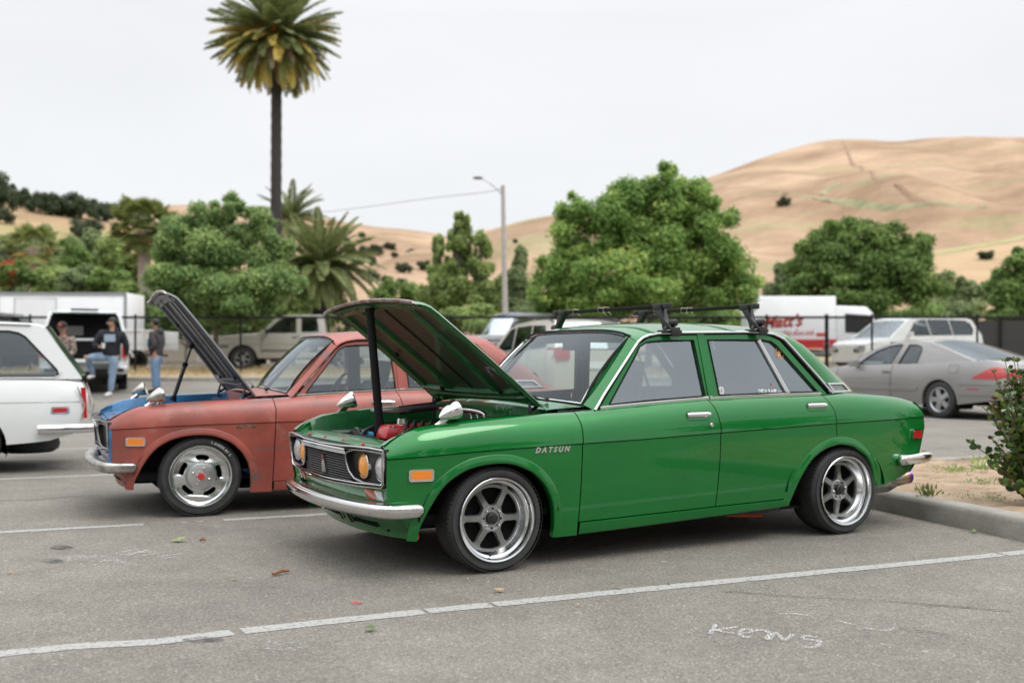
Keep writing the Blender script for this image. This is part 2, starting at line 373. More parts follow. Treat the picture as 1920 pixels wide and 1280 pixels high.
    out.append(('brake_drum', d.mesh('brake_drum', VOID, 30)))
    WCACHE[key] = out; return out
def wheel(root, style, x, side, Rt, Rr, width, yface, rot=0, zc=None, camber=0):
    """side -1 = near (-y). yface = |y| of the outer tyre face"""
    ps = wheel_parts(style, Rt, Rr, width)
    w = link('wheel', ps[0][1], root); w.location = (x, side * yface, Rt if zc is None else zc)
    w.rotation_euler = (camber * side * -1 if side < 0 else camber, 0, 0 if side < 0 else PI)
    for nme, me in ps[1:]:
        c = link(nme, me, w)
        c.rotation_euler = (0, rot, 0)
    return w

# ---------------------------------------------------------------- the boxy 1970s sedan
ZC = [(-.6, .59), (-.285, .608), (.042, .619), (.488, .629), (.864, .637), (1.418, .654), (2.322, .680), (3.107, .694), (3.2, .696)]
ZT = [(-.62, .640), (-.585, .655), (-.535, .688), (-.47, .715), (-.409, .735), (-.30, .750), (-.088, .768), (.22, .783), (.507, .792), (.65, .803), (1.0, .824), (1.414, .842), (1.9, .850), (2.262, .853), (2.49, .853), (2.72, .841), (2.96, .824), (3.06, .812), (3.15, .795)]
ZS = [(.3, .146), (.497, .151), (.878, .161), (1.414, .18), (1.971, .200)]
ZDB = [(.487, .220), (1.406, .240), (1.96, .250)]
AF = [(-.432, .19), (-.424, .25), (-.396, .315), (-.342, .409), (-.282, .474), (-.19, .524), (-.09, .546), (.012, .55), (.096, .537), (.194, .495), (.268, .428), (.315, .345), (.332, .262), (.336, .146)]
AR = [(1.955, .205), (1.998, .295), (2.039, .371), (2.118, .467), (2.209, .522), (2.29, .545), (2.36, .551), (2.468, .533), (2.577, .47), (2.63, .40), (2.652, .33), (2.66, .28)]
GUT = [(.617, .795), (.686, .876), (.916, 1.122), (.955, 1.163), (.989, 1.184), (1.03, 1.199), (1.099, 1.211), (1.25, 1.217), (1.403, 1.220), (1.723, 1.226), (1.88, 1.225), (1.96, 1.215), (2.037, 1.188), (2.10, 1.128), (2.374, .855)]
zc_ = lambda x: interp(ZC, x)
zt_ = lambda x: sinterp(ZT, x)
def YS(x, z):
    c, t = zc_(x), zt_(x)
    if z >= c:
        u = min(1, (z - c) / (t - c)); y = .700 + .087 * max(0, 1 - u ** 1.85) ** .54
    else:
        d = (c - z) / (c - .15); y = .7815 - .036 * max(0, d) ** 2.2
    if x < -.25: y -= .055 * min(1.1, ((-.25 - x) / .335)) ** 2.2
    if x > 2.6: y -= .05 * ((x - 2.6) / .55) ** 2
    return y
def yg(z): return .697 - (z - .83) * .205
UUP = [0, .12, .28, .44, .58, .70, .79, .86, .915, .955, .98, .993, .999, 1.0]
def xsh(x, z, sh):
    for x0, x1, f in sh:      # shift f(z) at x0 fading to 0 at x1
        w = 1 - (x - x0) / (x1 - x0)
        if 0 <= w <= 1.0001: return x + f(z) * w
    return x
def side_panel(name, xs, zb, s, sh, paint, root, inner=None, zmin_inner=None):
    mb = MB(); rows = []
    for x in xs:
        b = zb(x); c = zc_(x); t = zt_(x); col = []
        if b < .23: col.append((xsh(x, b, sh), s * (YS(x, b) - .03), b + .003))
        for k in range(10):
            z = b + (c - .004 - b) * (k / 9) ** .9; col.append((xsh(x, z, sh), s * YS(x, z), z))
        if b >= .23: col.insert(0, (xsh(x, b, sh), s * (YS(x, b) - .03), b + .001))
        col.append((xsh(x, c - .001, sh), s * .7765 - s * (.7815 - YS(x, c - .01)), c - .001))
        for u in UUP:
            z = c + .002 + (t - c - .002) * u; col.append((xsh(x, z, sh), s * YS(x, z), z))
        if inner:
            for dy, dz in inner(x): col.append((xsh(x, t, sh) if x > 2 else x, s * dy, t + dz))
        rows.append(col)
    mb.grid(rows); return mb.obj(name, paint, root, 32)
def arch_lip(name, A, s, paint, root, w=.030):
    mb = MB(); rows = []
    P = smooth_path([(a, b, 0) for a, b in A], 3)
    for i, p in enumerate(P):
        q = P[min(i + 1, len(P) - 1)]; o = P[max(i - 1, 0)]; d = Vector((q[0] - o[0], q[1] - o[1])).normalized(); n = Vector((-d.y, d.x))
        if n.y < 0 and 0 < i < len(P) - 1 and abs(d.x) > .3: n = -n
        row = []
        for off, dy in ((0.0, -.035), (-.002, .002), (0.0, .006), (.007, .0085), (.016, .0075), (.026, .005), (.036, .0025), (.044, .0008), (.050, -.004)):
            x, z = p[0] + n.x * off, p[1] + n.y * off; ef = .12 + .88 * min(1, 5 * min(i, len(P) - 1 - i) / len(P)); row.append((x, s * (YS(x, z) + (dy * ef if dy > 0 else dy * (1 if off <= 0 else ef))), z))
        rows.append(row)
    mb.grid(rows); return mb.obj(name, paint, root, 50)
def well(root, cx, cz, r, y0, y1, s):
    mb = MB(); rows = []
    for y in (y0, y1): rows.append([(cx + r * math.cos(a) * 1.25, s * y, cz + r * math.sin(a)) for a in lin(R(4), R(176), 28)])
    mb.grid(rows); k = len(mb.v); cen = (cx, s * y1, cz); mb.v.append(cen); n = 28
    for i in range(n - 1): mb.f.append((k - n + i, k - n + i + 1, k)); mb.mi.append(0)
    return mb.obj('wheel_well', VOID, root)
def ubox(name, c, d, m, root, bevel=.01, rot=None, smooth=38):
    b = MB(); b.box(c, d, rot); return b.obj(name, m, root, smooth, bevel)
def seat(root, x, y, m, back=.60):
    b = MB(); b.box((x, y, .36), (.50, .48, .16), Matrix.Rotation(R(-6), 3, 'Y')); b.box((x + .27, y, .62), (.13, .47, .56), Matrix.Rotation(R(14), 3, 'Y'))
    o = b.obj('seat', m, root, 38, .04)
    h = MB(); h.box((x + .37, y, .97), (.08, .27, .17), Matrix.Rotation(R(10), 3, 'Y')); h.tube([(x + .34, y - .06, .86), (x + .36, y - .06, .95)], .006); h.tube([(x + .34, y + .06, .86), (x + .36, y + .06, .95)], .006)
    h.obj('headrest', m, o, 38, .03)
def steering(root, x, y, z, rim):
    b = MB(); M3 = Matrix.Rotation(R(-62), 3, 'Y')
    pts = [tuple(Vector((x, y, z)) + M3 @ Vector((.185 * math.cos(a), .185 * math.sin(a), 0))) for a in lin(0, 2 * PI, 33)]
    b.tube(pts, .011, 7, cap=False); o = b.obj('steering_wheel', rim, root)
    b = MB(); 
    for a in (0, 2.1, 4.2): b.tube([(x - .01, y, z - .01), tuple(Vector((x, y, z)) + M3 @ Vector((.18 * math.cos(a + .5), .18 * math.sin(a + .5), 0)))], .008, 6)
    b.tube([(x - .01, y, z), (x - .35, y, z - .19)], .025, 8); b.obj('steering_column', BLACK, o)

def sedan(root, paint, bay, hoodpaint, hoodunder, hinge, hang, style, sideg, bump, grilltrim, rackon, badge=True, lamps=True, rearglass=None, tail=True):
    xn = lambda z: interp([(.17, .165), (.21, .155), (.30, .075), (.38, .015), (.45, 0), (.7, 0)], z)
    seamF = lambda z: interp([(.2, -.008), (.58, .002), (.72, .006), (.79, -.006)], z)
    seamB = lambda z: interp([(.2, -.008), (.51, .012), (.69, .016), (.79, -.004), (.84, -.028)], z)
    seamC = lambda z: interp([(.5, .003), (.63, .0), (.755, -.012), (.84, -.055), (.86, -.06)], z)
    tailx = lambda z: interp([(.345, -.12), (.40, -.075), (.461, -.045), (.63, .006), (.70, -.004), (.76, -.02), (.80, -.05)], z)
    def fz(A, lo):
        def f(x):
            if A[0][0] <= x <= A[-1][0]: return interp(A, x)
            return lo(x)
        return f
    flo = lambda x: .190 if x < 0 else .148
    rlo = lambda x: interp([(2.66, .28), (2.77, .276), (3.15, .345)], x)
    def roof_pt(t, u):
        path = GUT[3:13]; n = len(path) - 1; f = min(t * n, n - 1e-6); i = int(f); a, c = path[i], path[i + 1]; w = f - i
        Sx, Sz = a[0] + (c[0] - a[0]) * w, a[1] + (c[1] - a[1]) * w; xc = .905 + (2.21 - .905) * ((Sx - .955) / (2.037 - .955))
        zcen = sinterp([(.905, 1.228), (1.0, 1.258), (1.15, 1.277), (1.4, 1.288), (1.7, 1.288), (2.0, 1.274), (2.12, 1.262), (2.21, 1.243)], xc); au = abs(u)
        ex = 2 + 6 * t; ez = 5 if t < .1 else 4
        return (xc + (Sx - xc) * au ** ex, (yg(Sz) + .004) * u, Sz + (zcen - Sz) * (1 - au ** ez) + .003)
    for s in (-1, 1):
        # front fender
        xs = sorted(set([round(v, 4) for v in lin(-.585, .4885, 30) + [a for a, b in AF] + [-.433, -.437, .337, .34, -.41, -.37, -.31, -.24, .05, .15, .23, .29, .325]]))
        inn = lambda x: [(.690, .001), (.676, -.001), (.662, -.004)] + ([(.655, -.008), (.653, -.03), (.645, -.033), (.640, -.05)] if x < .35 else [(.654, -.004)] * 4)
        side_panel('front_fender', xs, fz(AF, flo), s, [(-.585, -.433, xn), (.4885, .40, seamF)], paint if (grilltrim or s < 0) else bay, root, inn)
        arch_lip('arch_lip', AF[:-1] + [(.336, .20), (.334, .15)], s, paint, root)
        # doors
        zdb = lambda x: interp(ZDB, x) 
        xs = lin(.4945, 1.4045, 24)
        fd = side_panel('front_door', xs, zdb, s, [(.4945, .58, seamF), (1.4045, 1.30, seamB)], paint, root, lambda x: [(.692, .001)])
        xs = sorted(set([round(v, 4) for v in lin(1.4105, 2.322, 26) + [a for a, b in AR if a < 2.32] + [1.954]]))
        rd = side_panel('rear_door', xs, lambda x: zdb(x) if x < 1.955 else max(zdb(x), interp(AR, x) + .004), s, [(1.4105, 1.5, seamB), (2.322, 2.2, seamC)], paint, root, lambda x: [(.692, .001)])
        arch_lip('arch_lip', AR, s, paint, root, .030)
        xs = sorted(set([round(v, 4) for v in lin(2.3275, 3.15, 30) + [a for a, b in AR if a > 2.34] + [2.661, 2.59, 2.61, 2.645]]))
        side_panel('quarter_panel', xs, fz(AR, rlo), s, [(2.3275, 2.45, seamC), (3.15, 2.66, tailx)], paint, root, lambda x: [(.690 - max(0, x - 2.6) * .09, .001), (.672 - max(0, x - 2.6) * .09, .001), (.64 - max(0, x - 2.6) * .08, .003), (.622 - max(0, x - 2.6) * .05, .003), (.620 - max(0, x - 2.6) * .05, -.02)])
        # rocker
        b = MB(); rows = []
        for x in lin(.495, 1.965, 24):
            b0, t0 = interp(ZS, x), interp(ZDB, x) - .006
            if x < .4945: t0 = b0 + .012
            rows.append([(x, s * .66, b0 + .01), (x, s * (YS(x, b0) - .012), b0 - .002), (x, s * (YS(x, b0) - .003), b0 + .004), (x, s * YS(x, (b0 + t0) / 2), (b0 + t0) / 2), (x, s * (YS(x, t0) + .001), t0 - .004), (x, s * (YS(x, t0) - .004), t0)])
        b.grid(rows); b.obj('rocker_panel', paint, root)
        # dark jamb behind the gaps
        b = MB()
        for xc in (.4915, 1.4075, 2.325):
            rows = []
            for z in lin(.235 if xc < 2 else .56, .80, 16):
                dx = {.4915: seamF, 1.4075: seamB, 2.325: seamC}[xc](z); rows.append([(xc + dx - .03, s * (YS(xc, z) - .014), z), (xc + dx + .03, s * (YS(xc, z) - .014), z)])
            b.grid(rows)
        b.grid([[(x, s * (YS(x, z) - .016), z) for z in (interp(ZDB, x) - .025, interp(ZDB, x) + .02)] for x in lin(.36, 1.96, 10)])
        b.obj('door_jamb', VOID, root)
        # inner cabin wall
        b = MB(); b.grid([[(x, s * .655, z) for z in (.16, .80)] for x in (.42, 1.2, 1.98)]); b.grid([[(x, s * .655, z) for z in (.56, .80)] for x in (1.98, 2.4)]); b.obj('inner_door_panel', SEAT, root)
        well(root, -.04, .265, .315, .775, .50, s); well(root, 2.335, .265, .325, .775, .50, s)
        # greenhouse side
        g = lambda x, z: (x, s * yg(z), z)
        FO = [(.655, .803), (.70, .858), (.928, 1.112), (.965, 1.150), (1.03, 1.184), (1.10, 1.197), (1.25, 1.203), (1.404, 1.206), (1.425, .840), (1.0, .822)]
        FH = [(.722, .828), (.935, 1.092), (.967, 1.138), (1.02, 1.164), (1.10, 1.172), (1.352, 1.178), (1.385, .860), (1.0, .842)]
        RO = [(1.436, .843), (1.417, 1.207), (1.723, 1.213), (1.87, 1.212), (1.945, 1.203), (2.01, 1.180), (2.335, .852), (1.9, .849)]
        RH = [(1.488, .862), (1.458, 1.180), (1.70, 1.182), (1.88, 1.181), (1.94, 1.174), (1.978, 1.150), (2.255, .872), (1.9, .868)]
        for dr, O_, H_, nm in ((fd, FO, FH, 'front'), (rd, RO, RH, 'rear')):
            b = MB(); b.sheet(O_, [H_], g, (0, -s * .022, 0)); b.obj('window_frame', paint, dr, 30)
            b = MB(); b.tube([(x, s * (yg(z) + .003), z) for x, z in H_ + H_[:2]], .0042, 6, cap=False); b.obj('window_seal', BLACKM, dr)
            b = MB(); b.sheet([(x, z) for x, z in H_], [], lambda x, z: (x, s * (yg(z) - .010), z)); b.obj('window_glass', sideg if s < 0 else CLEARG, dr, 0)
        b = MB(); b.sheet([(1.400, .835), (1.395, 1.212), (1.43, 1.213), (1.45, .838)], [], lambda x, z: (x, s * (yg(z) - .012), z), (0, -s * .03, 0)); b.obj('centre_pillar', BLACKM, root, 30)
        b = MB(); b.box((1.42, s * .655, 1.03), (.05, .012, .38), Matrix.Rotation(R(-3.5), 3, 'Y') @ Matrix.Rotation(R(12) * s, 3, 'X')); b.obj('pillar_cover', paint, root)
        b = MB(); b.tube([(1.846, s * (yg(1.185) + .004), 1.183), (2.022, s * (yg(.86) + .004), .858)], .0085, 6, flat=.6); b.tube([(1.836, s * (yg(1.185) + .002), 1.183), (2.010, s * (yg(.86) + .002), .858)], .007, 6, flat=.6); b.obj('quarter_window_divider', CHROME, rd)
        # dark reveal between frames and gutter, gutter and mouldings
        b = MB(); b.grid([[(x, s * (yg(z) - .006), z), (x - .012 * (1 if x < 1.5 else -1) , s * (yg(z) - .020), z - .03)] for x, z in GUT]); b.obj('door_opening', BLACKM, root)
        b = MB(); b.tube([(x, s * (yg(z) + .012), z + .003) for x, z in GUT], .0075, 7, flat=1.0); b.obj('rain_gutter', CHROME if grilltrim else paint, root)
        for dr, xa, xb in ((fd, .66, 1.402), (rd, 1.412, 2.275)):
            b = MB(); b.tube([(x, s * (.700), zt_(x) + .006) for x in lin(xa, xb, 16)], .009, 8, flat=.6); b.obj('belt_moulding', CHROME, dr)
        # front pillar and rear pillar
        ws0, ws1 = Vector((.605, s * .60, .826)), Vector((.930, s * .556, 1.196))
        rows = []
        for i, (x, z) in enumerate(GUT[:4]):
            t = [0, .18, .86, 1.0][i]; q = ws0.lerp(ws1, t); p = Vector((x, s * (yg(z) + .006), z)); rows.append([tuple(p), tuple(p.lerp(q, .35) + Vector((-.012, s * .012, .004))), tuple(p.lerp(q, .7) + Vector((-.008, s * .006, .004))), tuple(q)])
        b = MB(); b.grid(rows); b.obj('front_pillar', paint, root, 60)
        b = MB(); rows = []
        e0, e1 = Vector((2.156, s * .535, 1.219)), Vector((2.70, s * .565, .857))
        gl = [(2.037, 1.188), (2.10, 1.128), (2.19, 1.038), (2.28, .948), (2.374, .857)]
        for i, (x, z) in enumerate(gl):
            t = i / 4; q = e0.lerp(e1, t) + Vector((.0, 0, .018 * math.sin(PI * t))); p = Vector((x, s * (yg(z) + .006), z))
            rows.append([tuple(roof_pt(1, s * k)) for k in (1, .97, .94, .91, .88, .85)] if i == 0 else [tuple(p)] + [tuple(p.lerp(q, k) + Vector((0, s * .030 * math.sin(PI * k), .022 * math.sin(PI * k) * (1 - t) + .004))) for k in (.2, .4, .6, .8)] + [tuple(q)])
        b.grid(rows); cp = b.obj('rear_pillar', paint, root, 60)
        # pillar vent
        vf = lambda x, z: (x, s * (interp([(2.31, yg(.89) + .020), (2.45, .672), (2.6, .62)], x) + .006 - (z - .89) * .3), z)
        b = MB(); O4 = [(2.325, .922), (2.515, .921), (2.588, .866), (2.378, .862)]; H4 = [(2.348, .912), (2.505, .911), (2.562, .874), (2.386, .872)]
        b.sheet(O4, [H4], vf, (0, s * .008, 0)); v = b.obj('pillar_vent', CHROME, cp)
        b = MB(); b.sheet(H4, [], lambda x, z: tuple(Vector(vf(x, z)) + Vector((0, s * .001, 0)))); b.obj('vent_backing', GREY, root)
        b = MB()
        for k in range(5):
            z = .877 + k * .0075; b.tube([vf(2.392 - (z - .874) * .9, z), vf(2.50 - (z - .9) * .3, z)], .0022, 4)
        b.obj('vent_slats', SATIN, root)
        # fender mirror
        b = MB(); M3 = Matrix.Rotation(R(-90), 3, 'Y') @ Matrix.Identity(3)
        mx_, mz = -.215 - (0 if grilltrim else .05), .80
        rotm = Matrix.Rotation(R(6), 3, 'Y')
        b.lathe([(.001, -.100), (.012, -.090), (.034, -.048), (.048, -.008), (.052, .010), (.050, .016), (.044, .012), (0, .010)], c=(mx_, s * .70, mz + .018), axis='x', n=24, rot=Matrix.Rotation(R(-14) * s, 3, 'Z') @ Matrix.Rotation(R(-20), 3, 'Y'))
        fm = b.obj('fender_mirror', bump if not grilltrim else CHROME, root, 40)
        b = MB(); b.tube([(mx_ - .085, s * .69, .735), (mx_ - .07, s * .692, .75), (mx_ - .02, s * .70, mz - .006)], [.022, .017, .014], 10, flat=.55); b.obj('mirror_stalk', CHROME, fm)
        # side marker
        b = MB(); yy = lambda x, z: (x, s * (YS(x, z) + .001), z)
        b.sheet(rrect(-.486, .483, -.362, .541, .012), [rrect(-.472, .493, -.376, .531, .006)], yy, (0, s * .010, 0)); mk = b.obj('marker_lamp', CHROME, root)
        b = MB(); b.sheet(rrect(-.474, .491, -.374, .533, .004), [], yy, (0, s * .013, 0)); b.obj('marker_lens', AMBER, mk)
        if tail:
            b = MB(); b.sheet(rrect(3.012, .556, 3.108, .618, .010), [rrect(3.024, .566, 3.098, .608, .005)], yy, (0, s * .012, 0)); mk = b.obj('marker_lamp', CHROME, root)
            b = MB(); b.sheet(rrect(3.022, .564, 3.100, .610, .004), [], yy, (0, s * .016, 0)); b.obj('marker_lens', REDLENS, mk)
        # door handles
        for dr, xa, xb, z in ((fd, 1.191, 1.352, .757), (rd, 2.098, 2.250, .788)):
            b = MB(); xm = (xa + xb) / 2; hy = lambda x, zz: (x, s * (YS(x, zz) + .001), zz)
            b.sheet(rrect(xa - .004, z - .030, xb + .004, z + .020, .020), [], hy); b.obj('handle_recess', BLACK, dr)
            b = MB(); b.sheet(rrect(xa - .002, z - .027, xb + .002, z + .001, .012), [], lambda x, zz: (x, s * (YS(x, zz) + .0022), zz)); b.obj('recess_cup', paint, dr)
            b = MB(); rows = []
            for k, x in enumerate(lin(xa, xb, 9)):
                r_ = .0145 * (1 if 0 < k < 8 else .72); rows.append([(x, s * (YS(x, z) + .006 + .010 * math.cos(a)), z + .002 + r_ * math.sin(a)) for a in [2 * PI * q / 10 for q in range(10)]])
            b.grid(rows, close=True); b.f.append(tuple(range(10))); b.f.append(tuple(range(89, 79, -1))); b.mi += [0, 0]; b.obj('door_handle', CHROME, dr)
        b = MB(); b.lathe([(0, -.008), (.010, -.008), (.013, -.004), (.013, .002)], c=(1.353, s * (YS(1.353, .70) + .002), .700), n=18, rot=Matrix.Rotation(0 if s < 0 else PI, 3, 'Z')); b.obj('door_lock', CHROME, fd)
    # roof
    us = [-1, -.985, -.96, -.93, -.88, -.8, -.7, -.5, -.25, 0, .25, .5, .7, .8, .88, .93, .96, .985, 1]
    b = MB(); b.grid([[roof_pt(t, u) for u in us] for t in lin(0, 1, 28)]); rf = b.obj('roof', paint, root, 60)
        # ceiling lining
    b = MB(); b.grid([[(p[0], p[1] * .97, p[2] - .022) for p in [roof_pt(t, u) for u in us[3:-3]]] for t in lin(.03, .97, 8)]); b.obj('headliner', SEAT, root)
    # windshield and rear glass
    def wsp(v, u): 
        T = Vector(roof_pt(0, u * .9)); B = Vector((.530 + .075 * u * u, .60 * u, .849 - .023 * u * u)); p = B.lerp(T, v); bulge = .022 * math.sin(PI * v); return (p.x - bulge * .7, p.y, p.z + bulge * .6)
    uu = lin(-1, 1, 17)
    b = MB(); b.grid([[wsp(v, u) for u in uu] for v in lin(0, 1, 9)]); wg = b.obj('windshield', GLASS, root, 80)
    loop = [wsp(0, u) for u in uu] + [wsp(v, 1) for v in lin(.1, .9, 9)] + [wsp(1, u) for u in uu[::-1]] + [wsp(v, -1) for v in lin(.9, .1, 9)]
    b = MB(); b.tube(loop + loop[:2], .0085, 6, cap=False); b.obj('windshield_trim', CHROME, wg)
    b = MB(); b.tube([(p[0] - .004, p[1] * 1.018, p[2] - .004 if p[2] < .9 else p[2] + .006) for p in loop + loop[:2]], .0075, 6, cap=False); b.obj('windshield_gasket', BLACKM, wg)
    def bkp(v, u):
        T = Vector(roof_pt(1, u * .85)); B = Vector((2.665 + .03 * (1 - u * u), .565 * u, .862)); p = T.lerp(B, v); bl = .02 * math.sin(PI * v); return (p.x + bl * .6, p.y, p.z + bl)
    b = MB(); b.grid([[bkp(v, u) for u in uu[2:-2]] for v in lin(.06, .96, 8)]); b.obj('rear_window', GLASS, root, 80)
    for a0, a1 in ((-1, -.75), (.75, 1)):
        b = MB(); b.grid([[bkp(v, u) for u in lin(a0, a1, 4)] for v in lin(0, 1, 10)]); b.obj('rear_window_surround', paint, root, 80)
    b = MB(); b.grid([[bkp(v, u) for u in uu] for v in (0, .03, .06)]); b.grid([[bkp(v, u) for u in uu] for v in (.96, 1)]); b.obj('rear_window_surround', paint, root, 80)
    # cowl
    b = MB(); rows = []
    for v in lin(0, 1, 7):
        row = []
        for u in lin(-1, 1, 21):
            xa = .355 - .035 * (1 - u * u); xb = .540 + .075 * u * u; x = xa + (xb - xa) * v; za = .802 + .018 * (1 - u * u); zb_ = .846 - .030 * u * u
            row.append((x, .654 * u, za + (zb_ - za) * v ** .8))
        rows.append(row)
    b.grid(rows); b.grid([[(p[0] - .002, p[1], p[2] - d) for p in rows[0]] for d in (0, .03, .14)]); cw = b.obj('cowl', paint, root, 50)
    b = MB()
    for y0 in (-.42, .16): b.tube([(.50, y0, .852), (.515, y0 + .10, .858), (.545, y0 + .46, .872)], .005, 6); b.tube([(.49, y0, .835), (.497, y0, .855)], .011, 8)
    b.obj('wiper', BLACK, root)
    # trunk lid and tail
    b = MB(); b.grid([[(x, (.617 - max(0, x - 2.6) * .05) * u, zt_(x) + .004 + .018 * (1 - u * u)) for u in lin(-1, 1, 15)] for x in lin(2.66, 3.10, 10)]); b.obj('trunk_lid', paint, root, 50)
    tx = lambda z: 3.15 + tailx(z) - .002
    b = MB(); b.grid([[(tx(z), min(.735, YS(3.1, z)) * u, z) for u in lin(-1, 1, 9)] for z in lin(.345, .79, 12)]); b.obj('tail_panel', paint, root)
    for s in (-1, 1):
        b = MB(); b.sheet(rrect(.36 * s if s > 0 else -.70, .56, .70 if s > 0 else -.36, .68, .01), [], lambda y, z: (tx(z) + .004, y, z), (.02, 0, 0)); b.obj('tail_lamp', REDLENS, root)
    # bumpers
    def bumper(name, path, h, m, zc, dep=.05, r=6):
        b = MB(); rows = []; P = [Vector(p) for p in path]
        for i, p in enumerate(P):
            d = (P[min(i + 1, len(P) - 1)] - P[max(i - 1, 0)]); d = Vector((d.x, d.y, 0)).normalized(); n = Vector((d.y, -d.x, 0))
            sc = {0: .42, 1: .92}.get(min(i, len(P) - 1 - i), 1)
            prof = [(-.060, .36), (-.02, .50), (.010, .46), (.027, .34), (.032, .18), (.029, -.05), (.018, -.34), (.002, -.50), (-.03, -.46)]
            rows.append([tuple(p + n * a * sc + Vector((0, 0, c * h * sc + zc * 0))) for a, c in prof])
        b.grid(rows); b.add(rows[0], [tuple(range(9))]); b.add(rows[-1], [tuple(range(8, -1, -1))]); return b.obj(name, m, root, 60)
    fp = smooth_path([(-.41, .775, .343), (-.50, .772, .343), (-.575, .735, .342), (-.625, .62, .340), (-.665, .35, .336), (-.68, 0, .334), (-.665, -.35, .336), (-.625, -.62, .340), (-.575, -.735, .342), (-.50, -.772, .343), (-.41, -.775, .343)], 5)
    bumper('front_bumper', fp, .074, bump, 0)
    rp_ = smooth_path([(2.865, -.785, .43), (2.96, -.785, .435), (3.10, -.775, .438), (3.185, -.72, .438), (3.22, -.5, .438), (3.225, 0, .438), (3.22, .5, .438), (3.185, .72, .438), (3.10, .775, .438), (2.96, .785, .435), (2.865, .785, .43)], 5)
    bumper('rear_bumper', rp_, .07, bump, 0)
    # nose
    xnose = lambda y, z: -.632 + .062 * (abs(y) / .74) ** 2.2 + xn(z) * (.74 + .20 * min(1, (y / .74) ** 2))
    ynm = lambda z: YS(-.585, max(.205, z)) - .001
    b = MB(); b.grid([[(xnose(ynm(z) * u, z) + (0.014 if abs(u) < .96 else 0), ynm(z) * u, z + .018 * abs(u) ** 3 * max(0, (.26 - z) / .088)) for u in [-1, -.97, -.95] + lin(-.9, .9, 17) + [.95, .97, 1]] for z in lin(.172, .335, 9)]); npn = b.obj('front_apron', paint, root, 50)
    b = MB(); b.grid([[(xnose(ynm(z) * u, z) + (0.014 if abs(u) < .96 else 0), ynm(z) * u, z) for u in [-1, -.97, -.95] + lin(-.9, .9, 17) + [.95, .97, 1]] for z in lin(.335, .455, 6)]); b.obj('nose_panel', bay if grilltrim is None else paint, root, 50)
    b = MB()
    for y0, y1, z0, z1 in ((-.40, -.12, .215, .238), (-.09, -.05, .20, .25), (.05, .09, .20, .25), (.12, .40, .215, .238)):
        b = MB(); b.sheet([(y0, z0), (y1, z0), (y1, z1), (y0, z1)], [], lambda y, z: (xnose(y, z) + .008, y, z)); b.obj('apron_slot', VOID, npn, 0)
    # panel behind the headlamps so the bay does not show through
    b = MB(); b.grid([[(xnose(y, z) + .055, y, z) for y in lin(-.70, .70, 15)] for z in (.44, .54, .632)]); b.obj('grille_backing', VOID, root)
    # upper tie panel with V front edge
    b = MB(); rows = []
    for v in lin(0, 1, 6):
        row = []
        for u in lin(-1, 1, 17):
            xa = -.600 + .035 * abs(u) ** 2; xb = -.455 + .0 * u; row.append((xa + (xb - xa) * v, .652 * u, .628 + .020 * v + .008 * (1 - u * u) + (.010 * math.sin(PI * v))))
        rows.append(row)
    b.grid([[(p[0] + .004, p[1], p[2] - .022) for p in rows[0]]] + rows + [[(p[0] + .012, p[1], p[2] - .10) for p in rows[-1]]]); up = b.obj('radiator_support', bay, root, 50)
    b = MB()
    for y in (-.40, -.12, .16, .42): b.lathe([(.002, .016), (.008, .012), (.010, 0)], c=(-.578, y, .634), axis='z', n=10)
    b.lathe([(0, .008), (.012, .006), (.014, 0)], c=(-.515, .10, .652), axis='z', n=10); b.lathe([(0, .008), (.012, .006), (.014, 0)], c=(-.515, -.02, .652), axis='z', n=10)
    b.obj('rubber_stop', REDENG if grilltrim else BLACK, up)
    # grille frame
    XF = lambda off: (lambda y, z: (xnose(y, z) - off + (.0 if z > 0 else 0) - (z - .54) * .10, y, z))
    fo = [(-.722, .638), (-.60, .643), (-.42, .640), (-.30, .634), (0, .630), (.30, .634), (.42, .640), (.60, .643), (.722, .638), (.718, .56), (.704, .470), (.675, .445), (.42, .434), (.15, .427), (0, .424), (-.15, .427), (-.42, .434), (-.675, .445), (-.704, .470), (-.718, .56)]
    def inset(P, d):
        c = Vector((0, .537)); out = []
        n = len(P)
        for i in range(n):
            a, q, e = Vector(P[i - 1]), Vector(P[i]), Vector(P[(i + 1) % n]); t = (e - a).normalized(); nn = Vector((-t.y, t.x))
            if nn.dot(c - q) < 0 and True: nn = -nn
            out.append(tuple(q + nn * d))
        return out
    fi = inset(fo, .020)
    b = MB(); b.sheet(fo, [fi], XF(.016), (.030, 0, 0)); gr = b.obj('grille_surround', BLACK, root, 30, .003)
    b = MB(); b.tube([XF(.019)(y, z) for y, z in inset(fo, .004) + inset(fo, .004)[:2]], .0048, 6, cap=False); b.tube([XF(.019)(y, z) for y, z in inset(fo, .019) + inset(fo, .019)[:2]], .003, 5, cap=False); b.obj('surround_edge', CHROME, gr)
    for s in (-1, 1):
        dsh = [(s * .722, .616), (s * .55, .624), (s * .43, .618), (s * .355, .604), (s * .318, .585), (s * .322, .55), (s * .345, .505), (s * .40, .472), (s * .50, .459), (s * .66, .464), (s * .70, .490), (s * .715, .56)]
        if s > 0: dsh = dsh[::-1]
        b = MB(); b.sheet(dsh, [], XF(-.014), (.01, 0, 0)); b.grid([[XF(o_)(y, z) for y, z in dsh + dsh[:1]] for o_ in (.013, -.016)]); hb = b.obj('headlamp_panel', BLACK, root, 30)
        b = MB(); b.tube([XF(.014)(y, z) for y, z in dsh + dsh[:2]], .005, 5, cap=False); b.obj('panel_trim', CASTGREY, hb)
